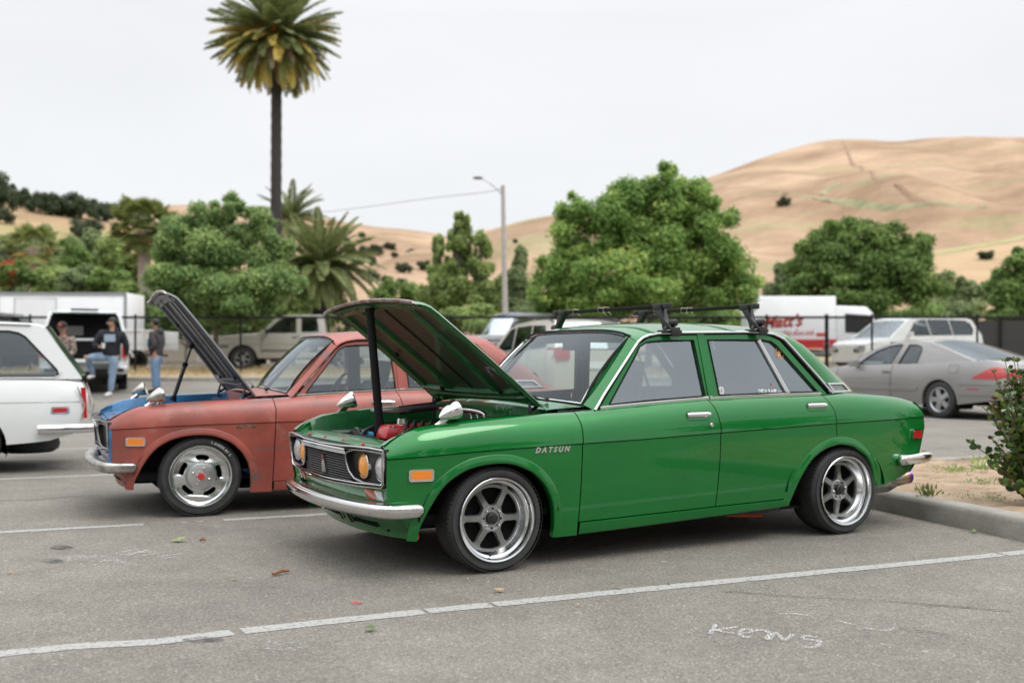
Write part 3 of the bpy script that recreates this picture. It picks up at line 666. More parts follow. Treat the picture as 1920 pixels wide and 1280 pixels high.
        for y0, m, nm, rad in ((.462, AMBERG, 'amber', .062), (.634, CLEARL, 'clear', .064)):
            if not lamps and y0 < .5: continue
            p = XF(-.016)(s * y0, .540); b = MB()
            b.lathe([(rad + .008, .02), (rad + .006, -.004), (rad + .001, -.007), (rad - .001, .0)], c=p, axis='x', n=32); hl = b.obj('headlamp', CHROME, root)
            b = MB(); b.lathe([(rad, -.002), (rad * .8, -.014), (rad * .4, -.022), (.001, -.024)], c=p, axis='x', n=32); b.obj('headlamp_lens', m, hl, 60)
    # slats
    b = MB()
    for k in range(11):
        z = .455 + k * .0128; w = .315 + (.035 if z < .50 else 0) - (.0 if z > .5 else 0); b.tube([XF(.004)(y, z) for y in lin(-w, w, 11)], .0032, 4, flat=1.6)
    for k in range(31):
        y = -.30 + k * .02; b.tube([XF(.001)(y, .452), XF(.001)(y, .588)], .0012, 3)
    b.obj('grille_slats', GREY if grilltrim else GREY, gr)
    b = MB()
    for z, r_ in ((.612, .008), (.600, .004), (.592, .003)): b.tube([XF(.016)(y, z) for y in lin(-.33, .33, 13)], r_, 6)
    b.obj('grille_bar', CHROME, gr)
    b = MB(); b.sheet([(-.032, .472), (.030, .466), (.010, .562), (-.016, .564)] if True else [], [], XF(.018), (.012, 0, 0)); b.obj('grille_emblem', CHROME if grilltrim else BLACK, gr)
    # turn signals under the surround
    for s in (-1, 1):
        for y0, y1, m in ((.47, .565, mat_orange), (.567, .635, CLEARL)):
            b = MB(); b.sheet([(s * y0, .378), (s * y1, .378), (s * y1, .428), (s * y0, .428)], [], XF(.006), (.03, 0, 0)); b.obj('turn_signal', m, root, 30, .003)
    # floor, firewall, bay
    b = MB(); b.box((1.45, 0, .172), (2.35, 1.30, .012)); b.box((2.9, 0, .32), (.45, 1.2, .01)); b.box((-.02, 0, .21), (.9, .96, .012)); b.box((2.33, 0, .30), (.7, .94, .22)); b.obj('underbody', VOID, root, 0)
    b = MB(); b.grid([[(-.455, y, .64), (-.455, y, .25)] for y in (-.5, .5)]); b.obj('radiator', BLACKM, root)
    for s in (-1, 1):
        b = MB(); rows = []
        for x in lin(-.50, .33, 12):
            t = zt_(x); rows.append([(x, s * .658, t + .001), (x, s * .640, t - .002), (x, s * .622, t - .035), (x, s * .615, t - .052), (x, s * .605, t - .075), (x, s * .575, .605), (x, s * .49, .592), (x, s * .485, .3)])
        b.grid(rows); ap = b.obj('inner_fender', bay, root)
        b = MB()
        for x in lin(-.42, .28, 5): b.lathe([(0, .006), (.009, .004), (.011, 0)], c=(x, s * .630, zt_(x) - .046), axis='z', n=8)
        b.obj('fender_bolts', REDENG if grilltrim else STEEL, ap)
    b = MB(); b.grid([[(.325, y, .80), (.33, y, .70), (.36, y, .25)] for y in lin(-.64, .64, 9)]); b.box((.28, 0, .735), (.10, .9, .05)); b.obj('firewall', bay, root)
    # engine
    RZ = .765 if rackon else .69
    b = MB(); b.box((-.03, -.02, .50), (.60, .26, .26)); b.box((-.03, .10, .60), (.44, .16, .08)); en = b.obj('engine_block', CASTAL, root, 38, .02)
    b = MB(); b.box((-.08, -.03, .672), (.52, .155, .075), None, .88); b.obj('valve_cover', REDENG, en, 38, .018)
    b = MB()
    for x in (-.28, -.12, .04): b.lathe([(0, .016), (.010, .014), (.012, 0)], c=(x, -.09, .690), axis='z', n=8)
    b.lathe([(0, .03), (.026, .03), (.03, .0)], c=(-.20, -.02, .712), axis='z', n=16); b.obj('cover_bolts', CHROME, en)
    b = MB()
    for x, y in ((-.26, -.16), (-.22, -.165), (-.17, -.16), (-.12, -.165)): b.tube(smooth_path([(x + .06, y + .05, .70), (x + .04, y, .735), (x + .01, y - .02, .70), (x, y - .02, .58)], 4), .0075, 6)
    b.tube(smooth_path([(-.42, .05, .62), (-.36, .12, .66), (-.26, .16, .69), (-.10, .17, .70)], 4), .018, 8)
    b.obj('ignition_leads', BLACK, en)
    b = MB(); b.lathe([(0, -.012), (.06, -.012), (.065, 0), (.06, .012), (0, .012)], c=(-.39, .17, .625), axis='x', n=24); b.lathe([(0, -.012), (.045, -.012), (.045, .012), (0, .012)], c=(-.37, -.04, .60), axis='x', n=24); b.obj('pulley', BLACK, en)
    b = MB(); b.lathe([(.105, .0), (.118, .004), (.120, .012), (.105, .018), (.09, .012), (.09, .004)], c=(-.16, .22, RZ), axis='z', n=32); b.lathe([(.0, .0), (.03, .0), (.03, .02), (0, .02)], c=(-.16, .22, RZ), axis='z', n=16)
    for a in (.3, 2.4, 4.5): b.tube([(-.16, .22, RZ + .01), (-.16 + .1 * math.cos(a), .22 + .1 * math.sin(a), RZ + .01)], .006, 5)
    b.obj('air_cleaner_ring', CASTAL, en)
    b = MB(); b.tube(smooth_path([(-.12, .20, .775), (-.02, .14, .79), (.07, .10, .80)] if rackon else [(-.12, .30, .70), (-.02, .24, .70), (.07, .20, .70)], 5), .026 if rackon else .016, 10); b.obj('intake_hose', BLACK, en)
    b = MB()
    for k in range(3 if rackon else 0): b.tube(smooth_path([(.06, .10 - k * .05, .79), (.16, .08 - k * .07, .785), (.235, .0 - k * .08, .765), (.245, -.03 - k * .08, .70)], 5), .017, 10)
    if rackon: b.obj('intake_pipes', CHROME, en)
    b = MB(); b.box((.13, -.30, .70), (.22, .10, .045)); b.box((.13, -.30, .728), (.23, .11, .012)); b.obj('fluid_reservoir', CASTAL, en, 38, .008)
    b = MB(); b.box((-.30, .42, .56), (.26, .17, .19)); b.obj('battery', BLACK, root, 38, .012)
    b = MB(); b.tube(smooth_path([(-.44, .3, .60), (-.40, .2, .66), (-.44, .0, .65), (-.40, -.2, .64)], 4), .014, 8); b.tube(smooth_path([(-.40, -.44, .62), (-.2, -.47, .66), (.1, -.45, .66), (.26, -.42, .68)], 4), .010, 8); b.obj('coolant_hose', BLACKM, root)
    b = MB(); b.lathe([(0, .03), (.016, .03), (.018, 0)], c=(-.385, .02, .655), axis='x', n=12); b.obj('blue_hose_fitting', mat_cyan, root)
    # interior
    b = MB(); b.box((.70, 0, .72), (.34, 1.30, .17)); b.box((.60, 0, .79), (.16, 1.25, .05)); b.obj('dashboard', SEAT, root, 38, .03)
    seat(root, 1.20, -.34, SEAT); seat(root, 1.20, .34, SEAT)
    b = MB(); b.box((2.0, 0, .40), (.5, 1.2, .18)); b.box((2.30, 0, .66), (.16, 1.22, .46), Matrix.Rotation(R(16), 3, 'Y')); b.box((2.55, 0, .835), (.36, 1.2, .02)); b.obj('rear_bench', SEAT, root, 38, .04)
    steering(root, 1.02, -.35, .80, WOOD if not grilltrim else BLACK)
    b = MB(); b.box((.93, .0, 1.145), (.02, .20, .05)); b.tube([(.93, 0, 1.16), (.94, 0, 1.22)], .006); b.obj('rear_view_mirror', BLACK, root, 38, .006)
    # hood: built closed, then turned about its hinge
    Lh = .955; M3 = Matrix.Rotation(hang, 3, 'Y'); hp = Vector(hinge)
    def hpt(v, u, dz=0):         # v 0 hinge..1 nose
        L_ = Lh - .038 * u * u * v; back = .030 * (1 - u * u) * (1 - v) if v < .2 else 0
        x = -v * L_ - back * 0 + (-.03 * (1 - u * u) * max(0, 1 - v * 6)); y = (.668 - .015 * v) * u
        z = -.145 * v - .0 + .013 * (1 - abs(u) ** 2.5) + .007 * math.sin(PI * min(1, v * 1.0)) - (.042 * ((v - .90) / .10) ** 2 if v > .90 else 0) - (.016 * ((abs(u) - .93) / .07) ** 2 if abs(u) > .93 else 0) + dz
        return hp + M3 @ Vector((x, y, z))
    for s in (-1, 1):
        e = hpt(.10, s * .89, -.012); e2 = hpt(.03, s * .89, -.012); b = MB(); q = Vector((.285, s * .60, .70)); k_ = Vector((e.x * .4 + .285 * .6, s * .60, .795))
        b.tube([tuple(q), tuple(q.lerp(k_, .7)), tuple(k_), tuple(e2)], [.013, .014, .022, .016], 4, flat=.55); b.tube([tuple(k_), tuple(e)], [.018, .010], 4, flat=.55); b.obj('hood_hinge', BLACK, root)
    vs = [0, .03, .06, .1, .2, .3, .4, .5, .6, .7, .8, .87, .92, .95, .975, 1.0]; uq = [-1, -.985, -.96, -.93, -.8, -.6, -.4, -.2, 0, .2, .4, .6, .8, .93, .96, .985, 1]
    b = MB(); b.grid([[tuple(hpt(v, u)) for u in uq] for v in vs]); hd = b.obj('hood', hoodpaint, root, 60)
    vi = [0.05, .1, .2, .3, .4, .5, .6, .7, .8, .87, .92, .97]; ui = lin(-.965, .965, 15)
    b = MB(); b.grid([[tuple(hpt(v, u, -.006)) for u in ui] for v in vi]); b.obj('hood_inner_skin', hoodunder, hd, 60)
    b = MB()
    def rib(P, w, d):   # box section rib following (v,u) points under the skin
        rows = []
        for i, (v, u) in enumerate(P):
            q = P[min(i + 1, len(P) - 1)]; o = P[max(0, i - 1)]; dv, du = (q[0] - o[0]), (q[1] - o[1]) * .68; l_ = math.hypot(dv, du) or 1; nv, nu_ = -du / l_, dv / l_ 
            row = []
            for k, dz in ((-1.0, -.004), (-.75, -d), (-.2, -d), (0, -d * .72), (.2, -d), (.75, -d), (1.0, -.004)):
                row.append(tuple(hpt(min(.985, max(.02, v + nv * k * w)), max(-.99, min(.99, u + nu_ * k * w / .68)), dz)))
            rows.append(row)
        b.grid(rows)
    for u0, u1 in ((-.90, -.90), (-.42, -.50), (.42, .50), (.90, .90)): rib([(v, u0 + (u1 - u0) * v) for v in lin(.05, .95, 12)], .038, .024)
    rib([(.93 - .0 * abs(u), u) for u in lin(-.93, .93, 12)], .045, .026); rib([(.09 + .06 * u * u, u) for u in lin(-.93, .93, 14)], .055, .030)
    b.obj('hood_ribs', bay if grilltrim else hoodunder, hd, 40)
    b = MB(); b.tube([tuple(hpt(v, 0, -.010)) for v in lin(.15, .88, 10)], .0035, 5)
    for v, u in ((.16, .55), (.16, -.55), (.50, .72), (.70, .72)): 
        p = hpt(v, u, -.018); b.tube([tuple(p), tuple(p + M3 @ Vector((0, 0, -.014)))], .016, 12)
    b.obj('hood_hardware', BLACKM, hd)
    b = MB(); e = [hpt(1.0, u) for u in uq]; b.grid([[tuple(p + M3 @ Vector(o)) for p in e] for o in ((.004, 0, .004), (-.006, 0, .001), (-.009, 0, -.006), (-.003, 0, -.013), (.010, 0, -.012))]); b.obj('hood_lip', mat_lip if grilltrim else OLDCHROME, hd, 60)
    return fd, rd, hd, hpt
mat_orange = mat('orange_signal_lens', (.42, .06, .015), .25, 0, .5, var=.3, vscale=30)
mat_cyan = mat('blue_fitting', (.05, .35, .5), .3)
mat_lip = mat('worn_hood_lip', (.45, .40, .40), .35, .6, .2, col2=(.16, .05, .04), vscale=18)
# ---------------------------------------------------------------- ground
def GZ(X, Y):
    if Y < 19: return 0.0
    if Y < 31: return .03 * (Y - 19)
    if Y < 37: return .36 + .04 * (Y - 31)
    if Y < 60: return .60
    return .60 + min(1.4, (Y - 60) * .004)
def asphalt():
    m = D.materials.new('asphalt'); m.use_nodes = True; n = m.node_tree.nodes; l = m.node_tree.links.new; b = n['Principled BSDF']
    t = n.new('ShaderNodeTexCoord'); vec = t.outputs['Object']
    def N(sc, det=4, ro=.6, dist=0): z = n.new('ShaderNodeTexNoise'); z.inputs['Scale'].default_value = sc; z.inputs['Detail'].default_value = det; z.inputs['Roughness'].default_value = ro; z.inputs['Distortion'].default_value = dist; l(vec, z.inputs['Vector']); return z.outputs[0]
    def ramp(s, stops):
        r = n.new('ShaderNodeValToRGB'); l(s, r.inputs[0]); e = r.color_ramp.elements; e[0].position, e[0].color = stops[0][0], (*stops[0][1], 1); e[1].position, e[1].color = stops[-1][0], (*stops[-1][1], 1)
        for p, c in stops[1:-1]: x = e.new(p); x.color = (*c, 1)
        return r.outputs[0]
    def mixc(f, a, c, ty='MIX'):
        x = n.new('ShaderNodeMixRGB'); x.blend_type = ty
        (l(f, x.inputs[0]) if not isinstance(f, (int, float)) else setattr(x.inputs[0], 'default_value', f)); l(a, x.inputs[1]); (l(c, x.inputs[2]) if not isinstance(c, tuple) else setattr(x.inputs[2], 'default_value', (*c, 1))); return x.outputs[0]
    v = n.new('ShaderNodeTexVoronoi'); v.inputs['Scale'].default_value = 140; l(vec, v.inputs['Vector'])
    v2 = n.new('ShaderNodeTexVoronoi'); v2.inputs['Scale'].default_value = 42; l(vec, v2.inputs['Vector'])
    stone = ramp(v.outputs['Color'], [(.0, (.115, .107, .094)), (.45, (.190, .178, .156)), (.8, (.240, .225, .198)), (1., (.40, .375, .335))])
    big = ramp(N(.45, 5, .6), [(.3, (.80, .80, .81)), (.7, (1.12, 1.11, 1.09))])
    base = mixc(1, stone, big, 'MULTIPLY')
    med = ramp(N(3.2, 6, .7), [(.3, (.86, .86, .86)), (.7, (1.1, 1.1, 1.1))]); base = mixc(1, base, med, 'MULTIPLY')
    fine = ramp(N(160, 2), [(.35, (.82, .82, .82)), (.7, (1.2, 1.19, 1.18))]); base = mixc(.8, base, fine, 'MULTIPLY')
    spk = ramp(v2.outputs['Color'], [(.965, (0, 0, 0)), (.985, (1, 1, 1))]); base = mixc(spk, base, (.36, .34, .30))
    st = ramp(N(1.1, 3, .5, .4), [(.60, (0, 0, 0)), (.78, (.6, .6, .6))]); base = mixc(st, base, (.10, .095, .088))
    l(base, b.inputs['Base Color']); b.inputs['Roughness'].default_value = .88; b.inputs['Specular IOR Level'].default_value = .3
    bp = n.new('ShaderNodeBump'); bp.inputs['Strength'].default_value = .55; bp.inputs['Distance'].default_value = .006; l(v.outputs['Distance'], bp.inputs['Height']); l(bp.outputs[0], b.inputs['Normal'])
    return m
ASPH = asphalt()
DIRT = mat('dry_soil', (.22, .15, .095), .95, col2=(.37, .28, .19), vscale=5, bump=.6, bscale=25, detail=9)
DRYG = mat('dry_grass_ground', (.36, .27, .15), .95, col2=(.50, .41, .26), vscale=1.6, bump=.7, bscale=18, detail=9)
CONC = mat('concrete', (.30, .285, .255), .85, col2=(.20, .185, .155), vscale=3.5, bump=.35, bscale=60, detail=9)
FIELD = mat('far_field', (.26, .24, .12), .95, col2=(.40, .32, .19), vscale=.03)
def struct(o): o['kind'] = 'structure'; return o
def sheetobj(name, xs, ys, m, dz=0, warp=None):
    vs = [(x, y, GZ(x, y) + dz) for y in ys for x in xs]; b = MB(); n = len(xs)
    b.add(vs, [(j * n + i, j * n + i + 1, (j + 1) * n + i + 1, (j + 1) * n + i) for j in range(len(ys) - 1) for i in range(n - 1)])
    return struct(b.obj(name, m, None, 30))
sheetobj('ground', [-4500, -900, -120, 0, 120, 900, 4500], [-4500, -200, -12, 0, 10, 19, 31, 37, 60, 110, 410, 2000, 5500], FIELD, -.03)
sheetobj('parking_lot', [-70, -20, 0, 20, 70], [-40, 0, 19, 25, 31], ASPH)
sheetobj('far_parking_lot', [-90, 0, 90], [36.2, 37, 60, 75], ASPH, .004)
sheetobj('dry_grass_strip', [-90, -20, 0, 20, 90], [31.15, 33, 35, 36.3], DRYG, .10)
b = MB(); b.grid([[(x, 31.0 + dy, GZ(x, 31) + z) for dy, z in ((0, -.05), (0, .10), (.03, .13), (.15, .13), (.16, .05))] for x in lin(-80, 80, 33)]); struct(b.obj('kerb', CONC))
# planter island
ISL = [(3.55, 4.66), (3.0, 6.36), (2.57, 7.70), (2.10, 9.15), (2.13, 9.55), (2.45, 9.80), (3.68, 10.05), (4.48, 10.42), (5.9, 11.05), (7.6, 11.8), (8.6, 7.0), (6.2, 4.2)]
def rnd(P, r=.3):
    out = []
    n = len(P)
    for i in range(n):
        a, q, e = Vector(P[i - 1]), Vector(P[i]), Vector(P[(i + 1) % n]); out += [tuple(q + (a - q).normalized() * r * .5), tuple(q + (e - q).normalized() * r * .5)]
    return out
IS2 = rnd(ISL, .3); 
def off2(P, d):
    n = len(P); out = []; c = Vector((5, 8))
    for i in range(n):
        a, e = Vector(P[i - 1]), Vector(P[(i + 1) % n]); t = (e - a).normalized(); nn = Vector((-t.y, t.x)); q = Vector(P[i])
        if nn.dot(c - q) < 0: nn = -nn
        out.append(tuple(q + nn * d))
    return out
b = MB(); rows = [[(x, y, z) for x, y in off2(IS2, d)] for d, z in ((0, -.02), (.004, .10), (.012, .125), (.03, .138), (.14, .140), (.155, .132), (.16, .08))]
b.grid(rows, close=True); o = struct(b.obj('planter_kerb', CONC, None, 50))
b = MB(); b.sheet(off2(IS2, .15), [], lambda x, y: (x, y, .112)); 
bm = bmesh.new(); me = b.mesh('planter_soil', DIRT, 60); bm.from_mesh(me); 
for _ in range(5): bmesh.ops.subdivide_edges(bm, edges=[e for e in bm.edges if e.calc_length() > .22], cuts=1, use_grid_fill=False); bmesh.ops.triangulate(bm, faces=bm.faces)
for v in bm.verts:
    if not v.is_boundary: v.co.z += .02 + .05 * noise.noise(v.co * 1.3) + .02 * noise.noise(v.co * 6)
bm.to_mesh(me); bm.free(); struct(link('planter_soil', me))

# ---------------------------------------------------------------- the green sedan
TH = R(29.27)
GO = Vector((-.078 - .75 * math.sin(TH), 5.464 + .75 * math.cos(TH), 0))
green = empty('parked_car', GO, TH, 'glossy green four door sedan with its hood up and a black roof rack, nearest car', 'car')
fd, rd, ghood, ghpt = sedan(green, GREEN, GREEND, GREEN, HOODU, (.362, 0, .803), R(47.5), 'six', SIDEG, CHROME, True, True)
wheel(green, 'six', 0, -1, .266, .2125, .20, .755, .05); wheel(green, 'six', 2.42, -1, .266, .211, .22, .758, .6)
wheel(green, 'six', 0, 1, .266, .2125, .20, .755, .3); wheel(green, 'six', 2.42, 1, .266, .211, .22, .758, .9)
# roof rack
for bx, bz in ((1.190, 1.372), (1.840, 1.384)):
    b = MB(); b.box((bx, 0, bz), (.030, 1.215, .022)); bar = b.obj('rack_bar', BLACKM, green, 38, .004)
    for s in (-1, 1):
        b = MB(); b.box((bx, s * .600, bz), (.036, .045, .030)); b.box((bx, s * .520, bz - .004), (.042, .075, .036)); 
        b.add([(bx + dx, s * (y + (.0)), bz + z) for dx in (-.020, .020) for y, z in ((.485, -.005), (.555, -.005), (.585, -.075), (.640, -.110), (.655, -.135), (.575, -.135), (.560, -.090))],
              [(0, 1, 2, 3, 4, 5, 6), (13, 12, 11, 10, 9, 8, 7)] + [(i, (i + 1) % 7, (i + 1) % 7 + 7, i + 7) for i in range(7)])
        b.box((bx, s * .615, bz - .148), (.125, .075, .018)); b.box((bx + .004, s * .668, bz - .150), (.060, .010, .052))
        b.lathe([(0, -.028), (.014, -.028), (.020, -.022), (.020, .02)], c=(bx + .008, s * .640, bz - .098), n=16, rot=Matrix.Rotation(0 if s < 0 else PI, 3, 'Z'))
        b.tube([(bx - .03, s * .61, bz - .14), (bx, s * .60, bz - .10), (bx + .03, s * .61, bz - .14)], .012, 6)
        b.obj('rack_foot', BLACK, bar, 38, .003)
    b = MB()
    for y in (.37, .08, .02): b.tube([(bx + .022, y, bz - .016), (bx - .022, y, bz - .016), (bx - .022, y, bz + .014), (bx + .022, y, bz + .014), (bx + .022, y, bz - .02), (bx + .02, y - .03, bz - .03)], .0022, 4)
    b.obj('zip_ties', mat('cable_tie', (.55, .52, .35), .6), bar)
# exhaust
b = MB(); b.tube([(2.55, -.42, .215), (2.80, -.44, .222), (3.10, -.46, .240)], [.035, .052, .058], 20); b.tube([(3.10, -.46, .240), (3.16, -.465, .252)], [.058, .047], 20)
ex = b.obj('muffler', STEEL, green, 50)
b = MB(); b.lathe([(.030, 0), (.047, .0), (.047, .16), (.0485, .165), (.045, .165), (.043, .02)], axis='x', n=28, rot=Matrix.Rotation(R(-8), 3, 'Y') @ Matrix.Rotation(R(-2), 3, 'Z'), c=(3.14, -.465, .255))
tip = mat('heat_blued_steel', (.40, .34, .29), .25, 1); n = tip.node_tree.nodes; l = tip.node_tree.links.new
t = n.new('ShaderNodeTexCoord'); sp = n.new('ShaderNodeSeparateXYZ'); l(t.outputs['Object'], sp.inputs[0]); mr = n.new('ShaderNodeMapRange'); mr.inputs[1].default_value = 3.14; mr.inputs[2].default_value = 3.31; l(sp.outputs[0], mr.inputs[0])
r = n.new('ShaderNodeValToRGB'); l(mr.outputs[0], r.inputs[0]); e = r.color_ramp.elements; e[0].color = (.40, .36, .31, 1); e[0].position = .3; e[1].color = (.05, .08, .40, 1); e[1].position = .95
x = e.new(.68); x.color = (.42, .27, .14, 1); x = e.new(.82); x.color = (.22, .08, .22, 1); l(r.outputs[0], n['Principled BSDF'].inputs['Base Color'])
b.obj('exhaust_tip', tip, ex, 40)
b = MB(); b.lathe([(.009, -.005), (.020, -.005), (.020, .005), (.009, .005)], c=(-.36, -.56, .180), axis='y', n=16); b.obj('tow_ring', REDENG, green)
b = MB(); b.tube([(1.70, -.50, .135), (1.93, -.56, .125)], .010, 6); b.obj('suspension_link', mat('orange_link', (.5, .09, .01), .5), green)
b = MB(); b.tube([(-.1, -.55, .17), (.2, -.4, .17), (.2, .5, .17)], .02, 6); b.tube([(2.3, -.55, .17), (2.42, .5, .25)], .03, 6); b.obj('axle_beam', BLACKM, green)
# lettering and stickers
def side_text(root, name, txt, size, m, x, z, yf, **k):
    me = text_mesh(txt, size, **k); me.transform(Matrix(((1, 0, 0, x), (0, 0, -1, 0), (0, 1, 0, z), (0, 0, 0, 1))))
    for v in me.vertices: v.co.y = v.co.y - yf(v.co.x, v.co.z)
    me.materials.clear(); me.materials.append(m); return link(name, me, root)
side_text(green, 'chrome_badge', 'DATSUN', .038, CHROME, .205, .594, lambda x, z: YS(x, z) + .002, shear=.35, ext=.003, spacing=1.55, bold=.0022)
ygl = lambda x, z: yg(z) - .010 + .0015
side_text(green, 'window_lettering', '藤原とうふ店', .0235, WHITEL, 1.795, .870, ygl, ext=.0004, bold=.0010)
side_text(green, 'window_lettering', '(自家用)', .012, WHITEL, 1.940, .870, ygl, ext=.0004)
b = MB(); gf = lambda x, z: (x, -(yg(z) - .0075), z)
ring = rrect(1.497, .868, 1.533, .908, .011); b.sheet(ring, [rrect(1.5015, .8725, 1.5285, .9035, .008)], gf)
c1 = [(1.515 + .0105 * math.cos(a), .888 + .0115 * math.sin(a)) for a in lin(0, 2 * PI, 17)[:-1]]; c2 = [(1.515 + .0065 * math.cos(a), .888 + .0075 * math.sin(a)) for a in lin(0, 2 * PI, 17)[:-1]]
b.sheet(c1, [c2], gf); b.box((1.5245, -(yg(.9) - .0075), .8985), (.003, .001, .003)); b.obj('camera_logo_sticker', WHITEL, green, 0)
b = MB(); cc = (2.005, 1.105)
b.sheet([(cc[0] + .032 * math.cos(a), cc[1] + .036 * math.sin(a)) for a in lin(0, 2 * PI, 29)[:-1]], [[(cc[0] + .028 * math.cos(a), cc[1] + .032 * math.sin(a)) for a in lin(0, 2 * PI, 29)[:-1]]], gf)
b.sheet([(1.985, 1.085), (1.995, 1.112), (2.0, 1.128), (2.018, 1.126), (2.024, 1.108), (2.012, 1.106), (2.010, 1.080)], [], gf); b.sheet([(1.980, 1.10), (1.985, 1.115), (1.99, 1.10)], [], gf)
b.obj('round_sticker', mat('orange_sticker', (.62, .33, .14), .7), green, 0)
b = MB(); b.sheet([(1.905 + .006 * math.cos(a), .918 + .007 * math.sin(a)) for a in lin(0, 2 * PI, 9)[:-1]], [], gf); b.obj('red_dot_sticker', mat('red_sticker', (.6, .04, .03), .6), green, 0)
# hood prop
b = MB(); pb, pt = Vector((-.290, .07, .655)), ghpt(.93, .12, -.03)
b.tube([tuple(pb), tuple(pt)], [.024, .0225], 20); b.tube([tuple(pb.lerp(pt, .02)), tuple(pb.lerp(pt, .10))], .027, 20); b.tube([tuple(pb.lerp(pt, .97)), tuple(pt)], .027, 20)
hpr = b.obj('hood_prop', BLACKM, None, 40); tag(hpr, 'thick black pole propping up the hood of the green sedan', 'prop pole'); hpr.matrix_world = Matrix.Translation(GO) @ Matrix.Rotation(TH, 4, 'Z')
# ---------------------------------------------------------------- the red sedan
TR = R(23.1)
red = empty('parked_car', (-2.405, 8.052, .004), TR, 'faded red four door sedan with a blue engine bay and raised grey primer hood', 'car')
_, _, rh, rhpt = sedan(red, RED, BLUE, HOODGREY, HOODGREY, (.385, 0, .805), R(60.5), 'mag', CLEARG, OLDCHROME, None, False, lamps=False)
red.rotation_euler = (0, R(.55), TR)
for sx_, x_, r_ in ((-1, 0, .1), (-1, 2.42, .5), (1, 0, .8), (1, 2.42, .3)): wheel(red, 'mag', x_, sx_, .272, .208, .20, .755, r_, zc=.270)
b = MB()
for s in (-1, 1): b.grid([[(x, s * (YS(x, z) + .0015), z) for z in lin(.30, .625, 9)] for x in (-.588, -.578, -.570)])
b.obj('blue_fender_edge', BLUE, red)
side_text(red, 'chrome_badge', 'DATSUN', .030, OLDCHROME, .225, .594, lambda x, z: YS(x, z) + .002, shear=.35, ext=.002, spacing=1.2, bold=.001)
def arc_text(parent, txt, rr, size, a0, m, y=-.0085):
    for i, ch in enumerate(txt):
        if ch == ' ': continue
        me = text_mesh(ch, size, ext=.0004, bold=.0008); a = a0 - i * size * .86 / rr
        me.transform(Matrix.Translation((-size * .3, 0, 0))); me.transform(Matrix(((1, 0, 0, 0), (0, 0, -1, 0), (0, 1, 0, 0), (0, 0, 0, 1))))
        me.transform(Matrix.Translation((rr * math.cos(a), y, rr * math.sin(a))) @ Matrix.Rotation(-(a - PI / 2), 4, 'Y')); me.materials.clear(); me.materials.append(m); link('tyre_letter', me, parent)
wh = [c for c in red.children if c.name.startswith('wheel') and not c.name.startswith('wheel_')][0]
arc_text(wh, 'LANDSAIL', .228, .024, R(72), mat('faded_white_letters', (.45, .45, .44), .8)); arc_text(wh, 'R14', .232, .022, R(150), mat('black_tyre_letters', (.06, .06, .06), .5))
# gas strut with black boots
b = MB(); p0, p1 = Vector((-.06, .50, .74)), rhpt(.50, .72, -.03); b.tube([tuple(p0), tuple(p0.lerp(p1, .62))], .016, 12); b.tube([tuple(p0.lerp(p1, .6)), tuple(p1)], .010, 10)
st = b.obj('hood_strut', HOODGREY, red, 40)
for f0, f1, r_ in ((-.02, .07, [.030, .018]), (.60, .67, .021), (.93, 1, .018)): b = MB(); b.tube([tuple(p0.lerp(p1, f0)), tuple(p0.lerp(p1, f1))], r_, 12); b.obj('strut_boot', BLACKM, st)

